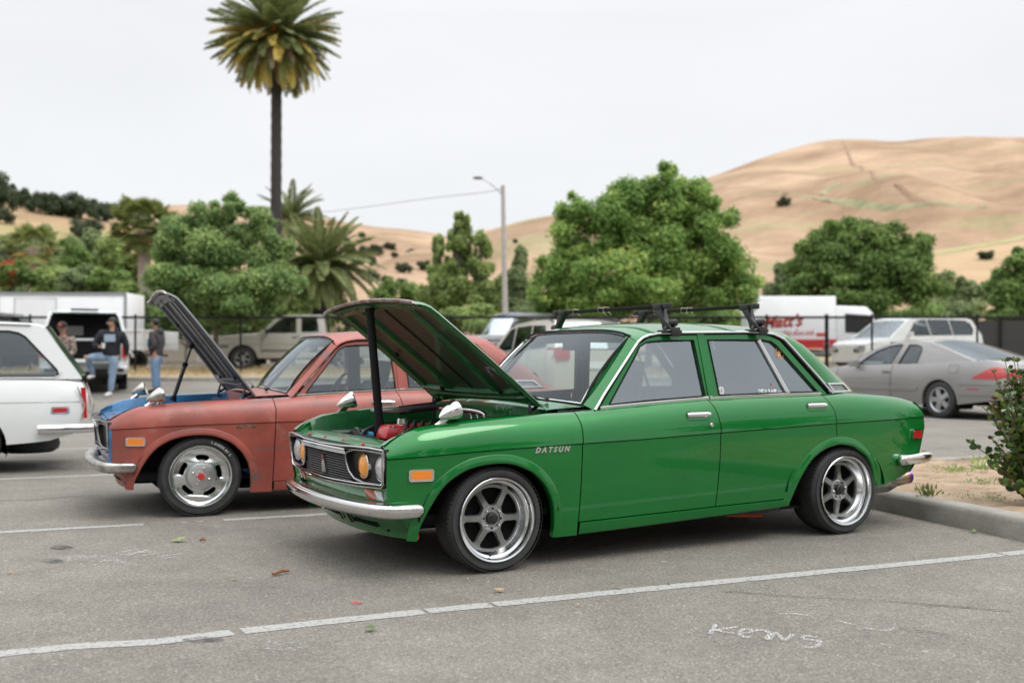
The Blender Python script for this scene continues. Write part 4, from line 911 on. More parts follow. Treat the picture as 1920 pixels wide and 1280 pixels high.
# ---------------------------------------------------------------- generic car body for the cars behind
def bgcar(name, label, cat, loc, yaw, S, group=None):
    root = empty(name, loc, yaw, label, cat, group); L_, Wd = S['L'], S['W']; ZTp, ZBp = S['zt'], S['zb']; pt = S['paint']; gh = S['gh']; gb, gr = S['gb'], S['gr']
    zt = lambda x: sinterp(ZTp, x) if not S.get('hardtop') else interp(ZTp, x)
    zbf = lambda x: interp(ZBp, x); shm = S.get('belt', .06); nr, tr = S.get('nose', .25), S.get('tailr', .2)
    def y_(x, z):
        t = zt(x); u = max(0, min(1, (z - (t - .38)) / .38)); y = Wd - (Wd - gb) * (u ** 2.4) - .05 * max(0, (.55 - z) / .4) ** 2
        if z < .62 and S.get('step'): y += .010
        if x < nr: y -= S.get('nc', .10) * ((nr - x) / nr) ** 2
        if x > L_ - tr: y -= S.get('tc', .08) * ((x - L_ + tr) / tr) ** 2
        return y
    arches = [(x, r + S.get('gap', .05)) for x, r, rr in S['wheels']]
    def zb(x):
        b0 = zbf(x)
        for ax_, ar in arches:
            if abs(x - ax_) < ar: b0 = max(b0, S['wheels'][0][1] * .92 + math.sqrt(ar * ar - (x - ax_) ** 2) * S.get('archsq', 1.0))
        return b0
    xs = set(round(v, 3) for v in lin(0, L_, int(L_ / .12)))
    for ax_, ar in arches: xs |= set(round(ax_ + ar * k, 3) for k in (-1.004, -1, -.985, -.95, -.88, -.75, -.6, -.4, -.2, 0, .2, .4, .6, .75, .88, .95, .985, 1, 1.004))
    xs = sorted(x for x in xs if 0 <= x <= L_)
    nx = lambda x, z: x + (S['nosef'](z) * max(0, 1 - x / .5) if 'nosef' in S else 0) - (S['tailf'](z) * max(0, 1 - (L_ - x) / .5) if 'tailf' in S else 0)
    for s in (-1, 1):
        rows = []
        for x in xs:
            b0, t0 = zb(x), zt(x); col = [(nx(x, b0), s * (y_(x, b0) - .06), b0)]
            for k in range(15):
                z = b0 + (t0 - b0) * (1 - (1 - k / 14) ** 1.4); col.append((nx(x, z), s * y_(x, z), z))
            rows.append(col)
        b = MB(); b.grid(rows); side = b.obj('body_side', pt, root, 40)
        if s < 0: near = side
        for x, z0, z1 in S.get('seams', []):
            b = MB(); b.grid([[(x + dx, s * (y_(x, z) + .002), z) for z in lin(z0, z1, 10)] for dx in (-.006, .006)]); b.obj('door_gap', VOID, side)
        for x, z in S.get('handles', []):
            b = MB(); b.box((x, s * (y_(x, z) + .012), z), (.17, .03, .035)); b.obj('door_handle', S.get('hm', BLACK), side, 38, .008)
        for (xa, xb, z, h, m) in S.get('strips', []):
            b = MB(); b.grid([[(nx(x, z), s * (y_(x, z) + .001), z - h / 2), (nx(x, z), s * (y_(x, z) + .012), z - h / 2 + .005), (nx(x, z), s * (y_(x, z) + .012), z + h / 2 - .005), (nx(x, z), s * (y_(x, z) + .001), z + h / 2)] for x in lin(xa, xb, 14)]); b.obj('side_moulding', m, side)
        # wells
        for ax_, ar in arches:
            b = MB(); b.grid([[(ax_ + ar * 1.02 * math.cos(a), s * y, arches and (S['wheels'][0][1] * .92 + ar * math.sin(a))) for a in lin(R(-20), R(200), 20)] for y in (Wd - .03, Wd - .42)])
            k = len(b.v); b.v.append((ax_, s * (Wd - .42), .3)); b.f += [(k - 20 + i, k - 19 + i, k) for i in range(19)]; b.mi += [0] * 19; b.obj('wheel_well', VOID, root)
        # greenhouse side with real window openings
        ztop = max(z for _, z in gh); zlo = min(z for _, z in gh)
        ygh = lambda z: gb - .015 + (gr - gb + .015) * max(0, (z - zlo) / (ztop - zlo)) ** S.get('gexp', 1.15)
        g = lambda x, z: (x, s * ygh(z), z)
        b = MB(); b.sheet(gh, S['wins'], g, (0, -s * .03, 0)); gs = b.obj('window_frame', S.get('pillar', pt), root, 40)
        for k, w in enumerate(S['wins']):
            b = MB(); b.sheet(w, [], lambda x, z: (x, s * (ygh(z) - .008), z)); b.obj('window_glass', S['glass'][min(k, len(S['glass']) - 1)], gs, 0)
            b = MB(); b.tube([(x, s * (ygh(z) + .002), z) for x, z in list(w) + [w[0], w[1]]], .011, 5, cap=False); b.obj('window_seal', BLACK, gs)
        for x, rt, rr in S['wheels']: wheel(root, S['style'], x, s, rt, rr, .21, Wd - .02, .3 * s + x)
        if 'mirror' in S:
            x, z = S['mirror']; b = MB(); b.box((x, s * (gb + .10), z), (.10, .20, .13), None, .85); b.tube([(x, s * (gb - .02), z - .04), (x, s * (gb + .06), z - .03)], .02, 6); b.obj('door_mirror', S.get('mm', BLACK), side, 38, .03)
    # cross sections
    def cross(P, w, m, name, crown=.03, parent=root, n=13, uvr=1.0):
        b = MB(); rows = []
        for i, (x, z) in enumerate(P):
            q = P[min(i + 1, len(P) - 1)]; o = P[max(0, i - 1)]; d = Vector((q[0] - o[0], q[1] - o[1])); d.normalize(); nn = Vector((-d.y, d.x)); 
            if nn.y < 0: nn = -nn
            rows.append([(x + nn.x * crown * (1 - u * u), w(x, z) * u * uvr, z + nn.y * crown * (1 - u * u)) for u in lin(-1, 1, n)])
        b.grid(rows); return b.obj(name, m, parent, 50)
    for seg in S['segs']:
        i0, i1, kind = seg; P = gh[i0:i1 + 1]
        if kind == 'p': 
            PP = []
            for a, c in zip(P, P[1:]): PP += [(a[0] + (c[0] - a[0]) * t, a[1] + (c[1] - a[1]) * t) for t in (0, .33, .66)]
            cross(PP + [P[-1]], lambda x, z: ygh(z), S.get('roofpaint', pt), 'roof', S.get('crown', .035))
        else:
            a, c = P[0], P[-1]; PP = [(p[0], p[1]) for p in P]
            gl = cross(PP, lambda x, z: ygh(z), S.get('wg', SKYG) if kind == 'g' else DARKG, 'windshield' if i0 == 0 else 'rear_window', .05, n=17, uvr=.93)
            for u0, u1 in ((-1, -.92), (.92, 1)):
                b = MB(); rows = []
                for (x, z) in PP:
                    rows.append([(x + (-.004), ygh(z) * u, z + .05 * (1 - u * u) * .8 + .003) for u in lin(u0, u1, 3)])
                b.grid(rows); b.obj('pillar', pt, root, 50)
    # decks
    fx = [x for x in xs if x <= gh[0][0] + .10]; rx = [x for x in xs if x >= gh[-1][0] - .08]
    for xx, nm in ((fx, 'hood'), (rx, 'trunk_lid')):
        if len(xx) > 1:
            b = MB(); b.grid([[(nx(x, zt(x)), y_(x, zt(x)) * u, zt(x) + (S.get('hc', .035) if nm == 'hood' else .02) * (1 - abs(u) ** 3) * min(1, (x + .02) * 3, (L_ + .02 - x) * 5)) for u in lin(-1, 1, 15)] for x in xx]); b.obj(nm, pt, root, 50)
    for x0, nm in ((0, 'front_face'), (L_, 'rear_face')):
        b = MB(); b.grid([[(nx(x0, z) + (-1 if x0 == 0 else 1) * S.get('bow', .07) * (1 - u * u), y_(x0, z) * u, z) for u in lin(-1, 1, 13)] for z in lin(zbf(x0), zt(x0), 12)]); o = b.obj(nm, pt, root, 50)
    ff = lambda y, z, off=.01: (nx(0, z) - S.get('bow', .07) * (1 - (y / Wd) ** 2) - off, y, z)
    rf = lambda y, z, off=.01: (nx(L_, z) + S.get('bow', .07) * (1 - (y / Wd) ** 2) + off, y, z)
    b = MB(); z0 = zbf(L_ / 2) + .03; b.box((L_ / 2 - S.get('ub', 0) / 2, 0, z0), (L_ - .3 - S.get('ub', 0), Wd * 1.2, .03)); b.obj('underbody', VOID, root)
    b = MB(); xa, xb = gh[0][0] + .3, gh[-1][0] - .3
    b.box(((xa + xb) / 2, 0, .50), (xb - xa, Wd * 1.7, .30)); sn = max(1, int((xb - xa) / 1.1)); zz = zlo + .12
    for k in range(min(sn, S.get('seats', 9))):
        for y in (-Wd * .42, Wd * .42): b.box((xa + .55 + k * .95, y, zz - .1), (.16, .48, .55)); b.box((xa + .58 + k * .95, y, zz + .24), (.09, .26, .18))
    b.box((xa + .02, 0, zlo - .06), (.4, Wd * 1.7, .14)); b.obj('seats', SEAT, root, 38, .02)
    return root, ff, rf, y_, zt, ygh, nx
def plate(root, f, y0, y1, z0, z1, m, name, off=.01, r=.02, d=None, parent=None):
    b = MB(); b.sheet(rrect(y0, z0, y1, z1, r), [], lambda y, z: f(y, z, off), d or (.02, 0, 0)); return b.obj(name, m, parent or root, 30)
def splate(root, yf, x0, x1, z0, z1, m, name, s=-1, off=.004, r=.015, poly=None, nx=None):
    b = MB(); b.sheet(poly or rrect(x0, z0, x1, z1, r), [], lambda x, z: ((nx(x, z) if nx else x), s * (yf(x, z) + off), z)); return b.obj(name, m, root, 30)
LAMPG = mat('far_lamp_glass', (.45, .46, .47), .15, .3, 1)

# white estate at the left: pose from its tail
wy = R(22); 
WL = 3.85
tailp = Vector((-3.99, 10.22)); wdir = Vector((math.cos(wy), math.sin(wy))); wn_ = Vector((-math.sin(wy), math.cos(wy)))
wo = tailp - wdir * WL + wn_ * .78
S = dict(L=WL, W=.78, paint=WHITE, zt=[(0, .66), (.2, .76), (.9, .80), (1.2, .83), (2.2, .855), (3.0, .86), (3.5, .86), (3.78, .85), (3.85, .835)], zb=[(0, .22), (.3, .2), (2.9, .24), (3.14, .27), (3.6, .30), (3.85, .36)],
         wheels=[(.72, .28, .19), (2.83, .28, .19)], gb=.72, gr=.61, gap=.045, gexp=1.0, nose=.3, tailr=.5, tc=.05, bow=.02, gh=[(1.05, .84), (1.5, 1.30), (1.62, 1.36), (1.9, 1.385), (2.6, 1.395), (3.1, 1.388), (3.40, 1.375), (3.47, 1.35), (3.80, .87)],
         wins=[[(1.25, .87), (1.62, 1.29), (1.9, 1.31), (1.95, .88)], [(2.02, .88), (2.0, 1.31), (2.5, 1.315), (2.52, .89)], [(2.60, .895), (2.60, 1.315), (3.16, 1.315), (3.24, 1.30), (3.30, 1.265), (3.575, .955), (3.59, .915), (3.56, .895)]], glass=[CLEARG], segs=[(0, 1, 'g'), (1, 7, 'p'), (7, 8, 'g')],
         tailf=lambda z: interp([(.3, .16), (.42, .07), (.55, .02), (.72, 0), (.84, .06)], z), style='steel', hm=CHROME, hc=.03, ub=.8, seats=1, wg=GLASS, seams=[(1.18, .26, .82), (2.05, .26, .85)])
wag, ff, rf, yf, zt2, ygh2, nxw = bgcar('estate_car', 'white two box estate car seen from its tail end, at the left edge', 'car', (wo.x, wo.y, 0), wy, S)
splate(wag, yf, 3.53, 3.69, .548, .612, CHROME, 'marker_lamp'); splate(wag, yf, 3.545, 3.675, .560, .600, REDLENS, 'marker_lens', off=.008)
b = MB(); b.tube([(x, -(yf(x, .655) + .0), .655) for x in lin(.2, 3.78, 20)], .003, 4); b.obj('crease_line', LTRIM, wag)
b = MB(); b.tube([(x, -(yf(x, .40) + .035), .405) for x in (3.42, 3.46, 3.6, 3.80)] + [(3.95, -.70, .405), (3.98, 0, .405), (3.95, .70, .405)], .040, 8, flat=.5); b.obj('rear_bumper', CHROME, wag, 50)
for s in (-1, 1):
    b = MB(); b.add([rf(s * y, z, .012) for y, z in ((.72, .50), (.66, .50), (.67, .80), (.71, .80))], [(0, 1, 2, 3)]); b.add([(3.815 + dx, s * (.735 + dy), z) for dx, dy, z in ((0.0, .012, .50), (.03, .0, .50), (.015, 0, .79), (-.03, .008, .79))], [(0, 1, 2, 3)]); b.obj('tail_lamp', REDLENS, wag, 0)
    b = MB(); b.tube([(3.79, s * .752, .48), (3.82, s * .745, .62), (3.755, s * .738, .80)], .007, 6); b.tube([(3.88, s * .70, .48), (3.90, s * .70, .62), (3.85, s * .69, .80)], .006, 6); b.obj('lamp_trim', CHROME, wag)
b = MB(); b.lathe([(0, -.08), (.22, -.08), (.27, -.05), (.285, 0), (.27, .06), (.2, .08)], c=(3.32, 0, .22), axis='z', n=30); b.obj('spare_wheel', TYRE, wag)
b = MB(); b.box((2.7, 0, .27), (1.2, 1.2, .04)); b.obj('rear_floor', VOID, wag)
b = MB(); b.tube([(x, -(ygh2(z) + .004), z) for x, z in [(2.58, .885), (3.55, .883), (3.60, .90), (3.615, .945)]], .006, 6); b.obj('window_moulding', CHROME, wag)
b = MB(); b.tube([(x, -(ygh2(z) + .010), z) for x, z in [(1.1, .90), (1.5, 1.31), (1.65, 1.37), (2.6, 1.40), (3.35, 1.38)]], .010, 6); b.obj('rain_gutter', WHITE, wag)

# silver coupe at the right
cy = R(-63)
S = dict(L=5.05, W=.92, paint=SIL, zt=[(0, .62), (.25, .72), (.9, .83), (1.5, .90), (2.2, .93), (3.2, .95), (4.0, .99), (4.7, 1.0), (4.95, .97), (5.05, .93)], zb=[(0, .25), (.6, .22), (3.9, .22), (4.5, .30), (5.05, .36)],
         wheels=[(1.02, .325, .215), (3.78, .325, .215)], gb=.83, gr=.60, gap=.055, nose=.8, tailr=.9, tc=.20, nc=.3, bow=.12, tailf=lambda z: interp([(.3, .12), (.5, .0), (.62, 0), (.66, .05), (.8, .06), (.97, .14)], z), nosef=lambda z: interp([(.3, .0), (.6, .06), (.8, .2)], z),
         gh=[(1.45, .90), (2.05, 1.20), (2.35, 1.31), (2.65, 1.352), (3.0, 1.36), (3.35, 1.33), (3.6, 1.26), (4.45, .99)], wins=[[(1.80, .935), (2.02, 1.08), (2.22, 1.19), (2.45, 1.265), (2.68, 1.295), (2.74, 1.295), (2.60, .945)], [(2.78, .948), (2.90, 1.29), (3.08, 1.285), (3.20, 1.25), (3.24, 1.18), (3.20, .955)]],
         glass=[CLEARG], segs=[(0, 1, 'g'), (1, 5, 'p'), (5, 7, 'g')], style='star', seams=[(2.68, .27, .93), (1.30, .27, .86)], handles=[(2.56, .80)], mirror=(1.80, .955), hm=LTRIM, mm=SIL, gexp=1.6,
         strips=[(1.35, 3.30, .50, .07, SIL), (4.2, 5.0, .60, .012, LTRIM), (4.2, 5.0, .42, .012, LTRIM)], crown=.04)
# anchor: rear near wheel on the ground under its pixel
def place(anchor_local, world, yaw):
    c, s_ = math.cos(yaw), math.sin(yaw); return (world[0] - anchor_local[0] * c + anchor_local[1] * s_, world[1] - anchor_local[0] * s_ - anchor_local[1] * c)
o2 = place((3.78, -.92), (7.42, 18.9), cy)
cpe, ff, rf, yf, zt2, yg2, nxc = bgcar('parked_car', 'silver two door coupe parked beyond the green sedan at the right', 'car', (o2[0], o2[1], 0), cy, S)
for s in (-1, 1):
    b = MB(); b.grid([[(nxc(x, z), s * (yf(x, z) + .010), z) for z in lin(.70 + .0 * x, interp([(4.46, .715), (4.6, .79), (4.75, .865), (4.88, .90), (5.05, .88)], x), 7)] for x in lin(4.46, 5.05, 18)]); b.obj('tail_lamp', REDLENS, cpe)
for y0, y1, m_, nm in ((-.74, -.48, REDLENS, 'tail_lamp'), (.48, .74, REDLENS, 'tail_lamp'), (-.48, .48, BLACK, 'rear_applique')):
    b = MB(); b.grid([[rf(y, z, .014) for y in lin(y0, y1, 10)] for z in lin(.71, .87, 6)]); b.obj(nm, m_, cpe)
splate(cpe, yf, 4.36, 4.58, .515, .535, REDLENS, 'marker_lamp', nx=nxc); splate(cpe, yf, 3.98, 4.17, .80, .94, SIL, 'fuel_flap', off=.003, nx=nxc)
b = MB(); P = rrect(3.98, .80, 4.17, .94, .03); b.tube([(nxc(x, z), -(yf(x, z) + .003), z) for x, z in P + P[:1]], .004, 4, cap=False); b.obj('flap_gap', LTRIM, cpe)

# beige hatchback seen from behind through the green windshield
by = R(-69.5)
S = dict(L=4.4, W=.90, paint=BEIGE, zt=[(0, .80), (.4, .95), (1.1, 1.05), (2.2, 1.10), (4.0, 1.15), (4.4, 1.15)], zb=[(0, .28), (3.5, .28), (4.4, .38)], wheels=[(.85, .34, .22), (3.55, .34, .22)], gb=.85, gr=.66, gap=.07,
         gh=[(.95, 1.05), (1.75, 1.58), (2.1, 1.68), (2.8, 1.73), (3.8, 1.70), (4.1, 1.66), (4.38, 1.15)], wins=[[(1.3, 1.12), (1.9, 1.56), (2.15, 1.60), (2.2, 1.12)], [(2.28, 1.13), (2.26, 1.61), (3.0, 1.63), (3.08, 1.16)], [(3.15, 1.17), (3.10, 1.63), (3.65, 1.61), (3.95, 1.26), (3.9, 1.2)]],
         glass=[GLASS, DARKG, DARKG], segs=[(0, 1, 'g'), (1, 5, 'p'), (5, 6, 'd')], style='five', hm=BEIGE, tc=.06, seams=[(1.3, .35, 1.05), (2.3, .35, 1.08), (3.2, .7, 1.1)], bow=.05)
o2 = place((4.4, .88), (.70, 20.0), PI - by); 
bt, ff, rf, yf, _, yg2, _ = bgcar('parked_car', 'beige hatchback with black roof rails, seen between the raised green hood and the roof rack', 'car', (0, 0, GZ(0, 21)), 0, S)
# rear (x = L) faces the camera: +x local points towards the viewer
yaw = R(-68.5); o2 = place((4.4, -.88), (.74, 20.0), yaw); bt.location = (o2[0], o2[1], .05); bt.rotation_euler = (0, 0, yaw)
for s in (-1, 1):
    b = MB(); b.sheet(rrect(.55 if s > 0 else -.84, .96, .84 if s > 0 else -.55, 1.20, .04), [], lambda y, z: rf(y, z, .012), (.02, 0, 0)); b.obj('tail_lamp', REDLENS, bt)
    splate(bt, yf, 4.08, 4.37, .97, 1.19, REDLENS, 'tail_lamp', s=s, r=.05)
    b = MB(); b.tube([(1.9, s * .70, 1.63), (2.1, s * .70, 1.71), (2.9, s * .70, 1.78), (3.8, s * .70, 1.745), (4.05, s * .70, 1.68)], .018, 6); b.obj('roof_rail', BLACK, bt)
plate(bt, rf, -.26, .26, .80, .93, WHITEL, 'number_plate')

# tan pickup behind the fence
S = dict(L=5.6, W=.98, paint=TAN, zt=[(0, .98), (.12, 1.08), (.5, 1.14), (1.3, 1.20), (1.8, 1.22), (3.35, 1.24), (3.45, 1.24), (5.6, 1.24)], zb=[(0, .42), (.5, .40), (4.9, .45), (5.6, .55)], wheels=[(1.0, .40, .25), (4.3, .40, .25)], gb=.92, gr=.74, gap=.09,
         gh=[(1.45, 1.20), (2.05, 1.72), (2.2, 1.80), (2.5, 1.84), (3.5, 1.84), (3.62, 1.80), (3.72, 1.24)], wins=[[(1.72, 1.25), (2.18, 1.68), (2.3, 1.72), (2.72, 1.73), (2.74, 1.26)], [(2.92, 1.28), (2.90, 1.72), (3.40, 1.72), (3.48, 1.29)]], glass=[CLEARG, DARKG], segs=[(0, 1, 'g'), (1, 5, 'p'), (5, 6, 'd')],
         style='six_b', mirror=(1.80, 1.30), seams=[(1.62, .55, 1.2), (2.82, .55, 1.2), (3.78, .55, 1.2)], handles=[(2.70, 1.10)], strips=[(.1, .55, .80, .10, LTRIM), (1.6, 3.7, .66, .08, LTRIM)], hm=BLACK)
tp, ff, rf, yf, _, _, _ = bgcar('pickup_truck', 'tan pickup truck parked behind the fence and below the left tree', 'pickup', (-9.93, 36.6, .60), R(4), S)
splate(tp, yf, .06, .34, .70, .76, AMBER, 'marker_lamp'); plate(tp, ff, -.85, .85, .60, .80, LTRIM, 'bumper', off=.06, d=(.1, 0, 0)); plate(tp, ff, -.6, .6, .84, 1.02, BLACK, 'grille'); plate(tp, ff, -.88, -.62, .86, 1.02, LAMPG, 'headlamp'); plate(tp, ff, .62, .88, .86, 1.02, LAMPG, 'headlamp')

# grey off-roader with navy roof
S = dict(L=4.7, W=.92, paint=GREYP, roofpaint=NAVY, zt=[(0, 1.02), (.3, 1.10), (1.4, 1.16), (4.6, 1.18), (4.7, 1.18)], zb=[(0, .5), (4.7, .5)], wheels=[(.85, .40, .22), (3.7, .40, .22)], gb=.87, gr=.74, gap=.09, gh=[(1.35, 1.16), (1.75, 1.80), (1.85, 1.90), (2.2, 1.93), (4.4, 1.93), (4.55, 1.88), (4.68, 1.18)],
         wins=[[(1.58, 1.22), (1.86, 1.78), (2.45, 1.80), (2.45, 1.24)], [(2.55, 1.24), (2.55, 1.80), (3.3, 1.80), (3.32, 1.24)], [(3.42, 1.24), (3.42, 1.80), (4.38, 1.78), (4.42, 1.26)]], glass=[CLEARG], segs=[(0, 1, 'g'), (1, 5, 'p'), (5, 6, 'g')], style='six_b', mirror=(1.6, 1.32), seams=[(2.5, .6, 1.15)], strips=[(.1, 4.6, .98, .05, NAVY)], nc=.04)
sv, ff, rf, yf, _, _, _ = bgcar('parked_car', 'grey off-roader with a navy roof behind the fence, above the raised green hood', 'car', (-1.75, 36.2, .62), R(33), S)
plate(sv, ff, -.7, .7, .85, 1.02, BLACK, 'grille'); plate(sv, ff, -.9, .9, .60, .72, CHROME, 'bumper', off=.08, d=(.1, 0, 0))
for y in (-.72, .72): plate(sv, ff, y - .12, y + .12, .86, 1.04, LAMPG, 'headlamp')
# white minivan
S = dict(L=5.2, W=.98, paint=WHITE, zt=[(0, .86), (.3, .96), (.8, 1.04), (1.3, 1.12), (2.0, 1.16), (4.9, 1.18), (5.2, 1.12)], zb=[(0, .30), (5.2, .36)], wheels=[(.95, .34, .21), (4.0, .34, .21)], gb=.93, gr=.76, gap=.06, gh=[(1.0, 1.06), (1.85, 1.66), (2.1, 1.76), (2.6, 1.81), (4.5, 1.79), (4.75, 1.72), (5.15, 1.16)],
         wins=[[(1.75, 1.16), (2.12, 1.60), (2.35, 1.68), (2.62, 1.70), (2.75, 1.19)], [(2.82, 1.19), (2.70, 1.70), (3.62, 1.71), (3.75, 1.21)], [(3.82, 1.21), (3.70, 1.71), (4.45, 1.69), (4.62, 1.60), (4.75, 1.40), (4.65, 1.22)]], glass=[CLEARG, DARKG, DARKG], segs=[(0, 1, 'g'), (1, 5, 'p'), (5, 6, 'd')], style='five', mirror=(1.75, 1.22), mm=WHITE, seams=[(1.6, .4, 1.1), (2.8, .4, 1.15), (3.8, .4, 1.15)], handles=[(2.65, 1.02)], nc=.22, nose=.7, tc=.1)
mv, ff, rf, yf, _, _, _ = bgcar('minivan', 'white minivan behind the fence, above the silver coupe', 'minivan', (11.4 - .98 * math.sin(R(25)), 34.7 + .98 * math.cos(R(25)), .58), R(25), S)
plate(mv, ff, -.6, .6, .62, .74, BLACK, 'grille'); plate(mv, ff, -.85, .85, .78, .84, LTRIM, 'grille_bar')
for y in (-.66, .66): plate(mv, ff, y - .18, y + .18, .66, .80, LAMPG, 'headlamp')
# black off-roader roof at the far left, small white car in the distance
S = dict(L=4.9, W=.97, paint=BLACK, zt=[(0, 1.05), (1.3, 1.15), (4.9, 1.2)], zb=[(0, .45), (4.9, .5)], wheels=[(.9, .38, .24), (3.9, .38, .24)], gb=.92, gr=.76, gh=[(1.3, 1.15), (1.9, 1.78), (2.3, 1.86), (4.0, 1.86), (4.35, 1.80), (4.9, 1.2)], wins=[[(1.7, 1.24), (2.05, 1.70), (2.8, 1.76), (2.8, 1.26)], [(2.9, 1.26), (2.9, 1.76), (4.1, 1.72), (4.5, 1.28)]], glass=[DARKG], segs=[(0, 1, 'g'), (1, 4, 'p'), (4, 5, 'd')], style='five')
bk, *_ = bgcar('parked_car', 'black off-roader with roof bars above the white estate car, far left', 'car', (-20.55, 35.6, .55), R(0), S)
b = MB(); 
for y in (-.7, .7): b.tube([(2.2, y, 1.92), (3.2, y, 1.97), (4.2, y, 1.90)], .02, 6)
b.obj('roof_bars', BLACK, bk)
S = dict(L=4.3, W=.86, paint=WHITE, zt=[(0, .7), (1.0, .88), (4.0, .98), (4.3, .95)], zb=[(0, .3), (4.3, .35)], wheels=[(.85, .31, .2), (3.5, .31, .2)], gb=.80, gr=.6, gh=[(1.0, .90), (1.8, 1.33), (2.3, 1.42), (3.0, 1.42), (3.4, 1.36), (4.0, .97)], wins=[[(1.5, .97), (1.95, 1.27), (2.45, 1.33), (2.45, .98)], [(2.55, .98), (2.55, 1.33), (3.1, 1.30), (3.6, .99)]], glass=[CLEARG], segs=[(0, 1, 'g'), (1, 4, 'p'), (4, 5, 'g')], style='five')
bgcar('parked_car', 'small white car in the far lot right of the tan pickup', 'car', (-7.6, 45.5, .60), R(-8), S)
# ---------------------------------------------------------------- measuring helpers (photo measurements turned into places)
FX = 2035.0; CH = 1.087
def at(u, v, Y): return ((u - 960) / FX * Y, CH + (667 - v) / FX * Y)          # X, Z of a measured point Y metres away
def gp(u, v, z=0.0): Y = FX * (CH - z) / (v - 667); return Vector(((u - 960) / FX * Y, Y, z))
# ---------------------------------------------------------------- hills
def hillmat(name, c1, c2, green, gfac):
    m = mat(name, c1, .95, col2=c2, vscale=.012, detail=12, spec=.1, stretch=(1, 1, 2.5)); n = m.node_tree.nodes; l = m.node_tree.links.new; b = n['Principled BSDF']; old = b.inputs['Base Color'].links[0].from_socket
    t = n.new('ShaderNodeTexCoord'); z = n.new('ShaderNodeTexNoise'); z.inputs['Scale'].default_value = .009; z.inputs['Detail'].default_value = 7; z.inputs['Distortion'].default_value = 1.2
    mpn = n.new('ShaderNodeMapping'); mpn.inputs['Scale'].default_value = (.5, .8, 3.5); l(t.outputs['Object'], mpn.inputs[0]); l(mpn.outputs[0], z.inputs['Vector'])
    r = n.new('ShaderNodeMapRange'); r.inputs[1].default_value = .60; r.inputs[2].default_value = .70; r.inputs[4].default_value = gfac; l(z.outputs[0], r.inputs[0])
    x = n.new('ShaderNodeMixRGB'); l(r.outputs[0], x.inputs[0]); l(old, x.inputs[1]); x.inputs[2].default_value = (*green, 1)
    z2 = n.new('ShaderNodeTexNoise'); z2.inputs['Scale'].default_value = .15; z2.inputs['Detail'].default_value = 6; l(t.outputs['Object'], z2.inputs['Vector'])
    z2.inputs['Roughness'].default_value = .75
    z3 = n.new('ShaderNodeTexNoise'); z3.inputs['Scale'].default_value = .02; z3.inputs['Detail'].default_value = 9; z3.inputs['Roughness'].default_value = .7; z3.inputs['Distortion'].default_value = .5; mp3 = n.new('ShaderNodeMapping'); mp3.inputs['Scale'].default_value = (.6, .15, 22); l(t.outputs['Object'], mp3.inputs[0]); l(mp3.outputs[0], z3.inputs['Vector'])
    r3 = n.new('ShaderNodeMapRange'); r3.inputs[1].default_value = .3; r3.inputs[2].default_value = .7; r3.inputs[3].default_value = .91; r3.inputs[4].default_value = 1.07; l(z3.outputs[0], r3.inputs[0]); sc3 = n.new('ShaderNodeVectorMath'); sc3.operation = 'SCALE'; l(x.outputs[0], sc3.inputs[0]); l(r3.outputs[0], sc3.inputs['Scale']); x = sc3
    r2 = n.new('ShaderNodeMapRange'); r2.inputs[3].default_value = .74; r2.inputs[4].default_value = 1.26; l(z2.outputs[0], r2.inputs[0]); y = n.new('ShaderNodeVectorMath'); y.operation = 'SCALE'; l(x.outputs[0], y.inputs[0]); l(r2.outputs[0], y.inputs['Scale']); l(y.outputs[0], b.inputs['Base Color'])
    return m
HM = hillmat('dry_grass_hill', (.25, .165, .105), (.455, .325, .22), (.27, .30, .15), .4)
HM2 = hillmat('near_hill_grass', (.27, .18, .105), (.43, .31, .19), (.22, .26, .08), .6)
HILLS = {}
def hill(name, Df, Dr, ridge, m, amp=1, zf=2, drop=1.3, p=1.0, seed=0, nx=170, ny=60):
    R_ = [((u - 960) / FX * Dr, CH + (667 - v) / FX * Dr) for u, v in ridge]
    def f(X, Y):
        t = (Y - Df) / (Dr - Df); zr = sinterp(R_, X); er = (zr - CH) / Dr
        if t <= 1: H = CH + Y * er * math.sin(max(0, t) * PI / 2) ** p + (zf - CH) * max(0, 1 - t * 8)
        else: H = zr - (zr - zf) * .8 * (t - 1) ** 1.5
        k = (zr - zf) * .16 * amp * min(1, max(0, t) * 3) * max(0, min(1, (1 - t) * 2.2) if t < 1 else 0)
        ff = noise.noise(Vector((X / (Dr * .12) + seed, Y / (Dr * .45), seed))) + .5 * noise.noise(Vector((X / (Dr * .05) + seed, Y / (Dr * .2), seed + 3)))
        rid = 1 - abs(noise.noise(Vector((X / (Dr * .16) + seed * 2 + Y / Dr, Y / (Dr * .6), seed + 9)))) * 2
        return H + k * (ff + rid * .7 - .4)
    xs = lin(R_[0][0], R_[-1][0], nx); ys = lin(Df, Dr * drop, ny)
    b = MB(); n = len(xs); b.add([(x, y, f(x, y)) for y in ys for x in xs], [(j * n + i, j * n + i + 1, (j + 1) * n + i + 1, (j + 1) * n + i) for j in range(len(ys) - 1) for i in range(n - 1)])
    o = struct(b.obj(name, m, None, 180)); HILLS[name] = (f, Df, Dr); return f
hill('far_hill', 700, 1300, [(-600, 420), (100, 402), (250, 392), (330, 384), (450, 386), (560, 398), (620, 410), (700, 424), (770, 431), (830, 440), (900, 462), (1000, 500), (1200, 560)], HM, .5, seed=4)
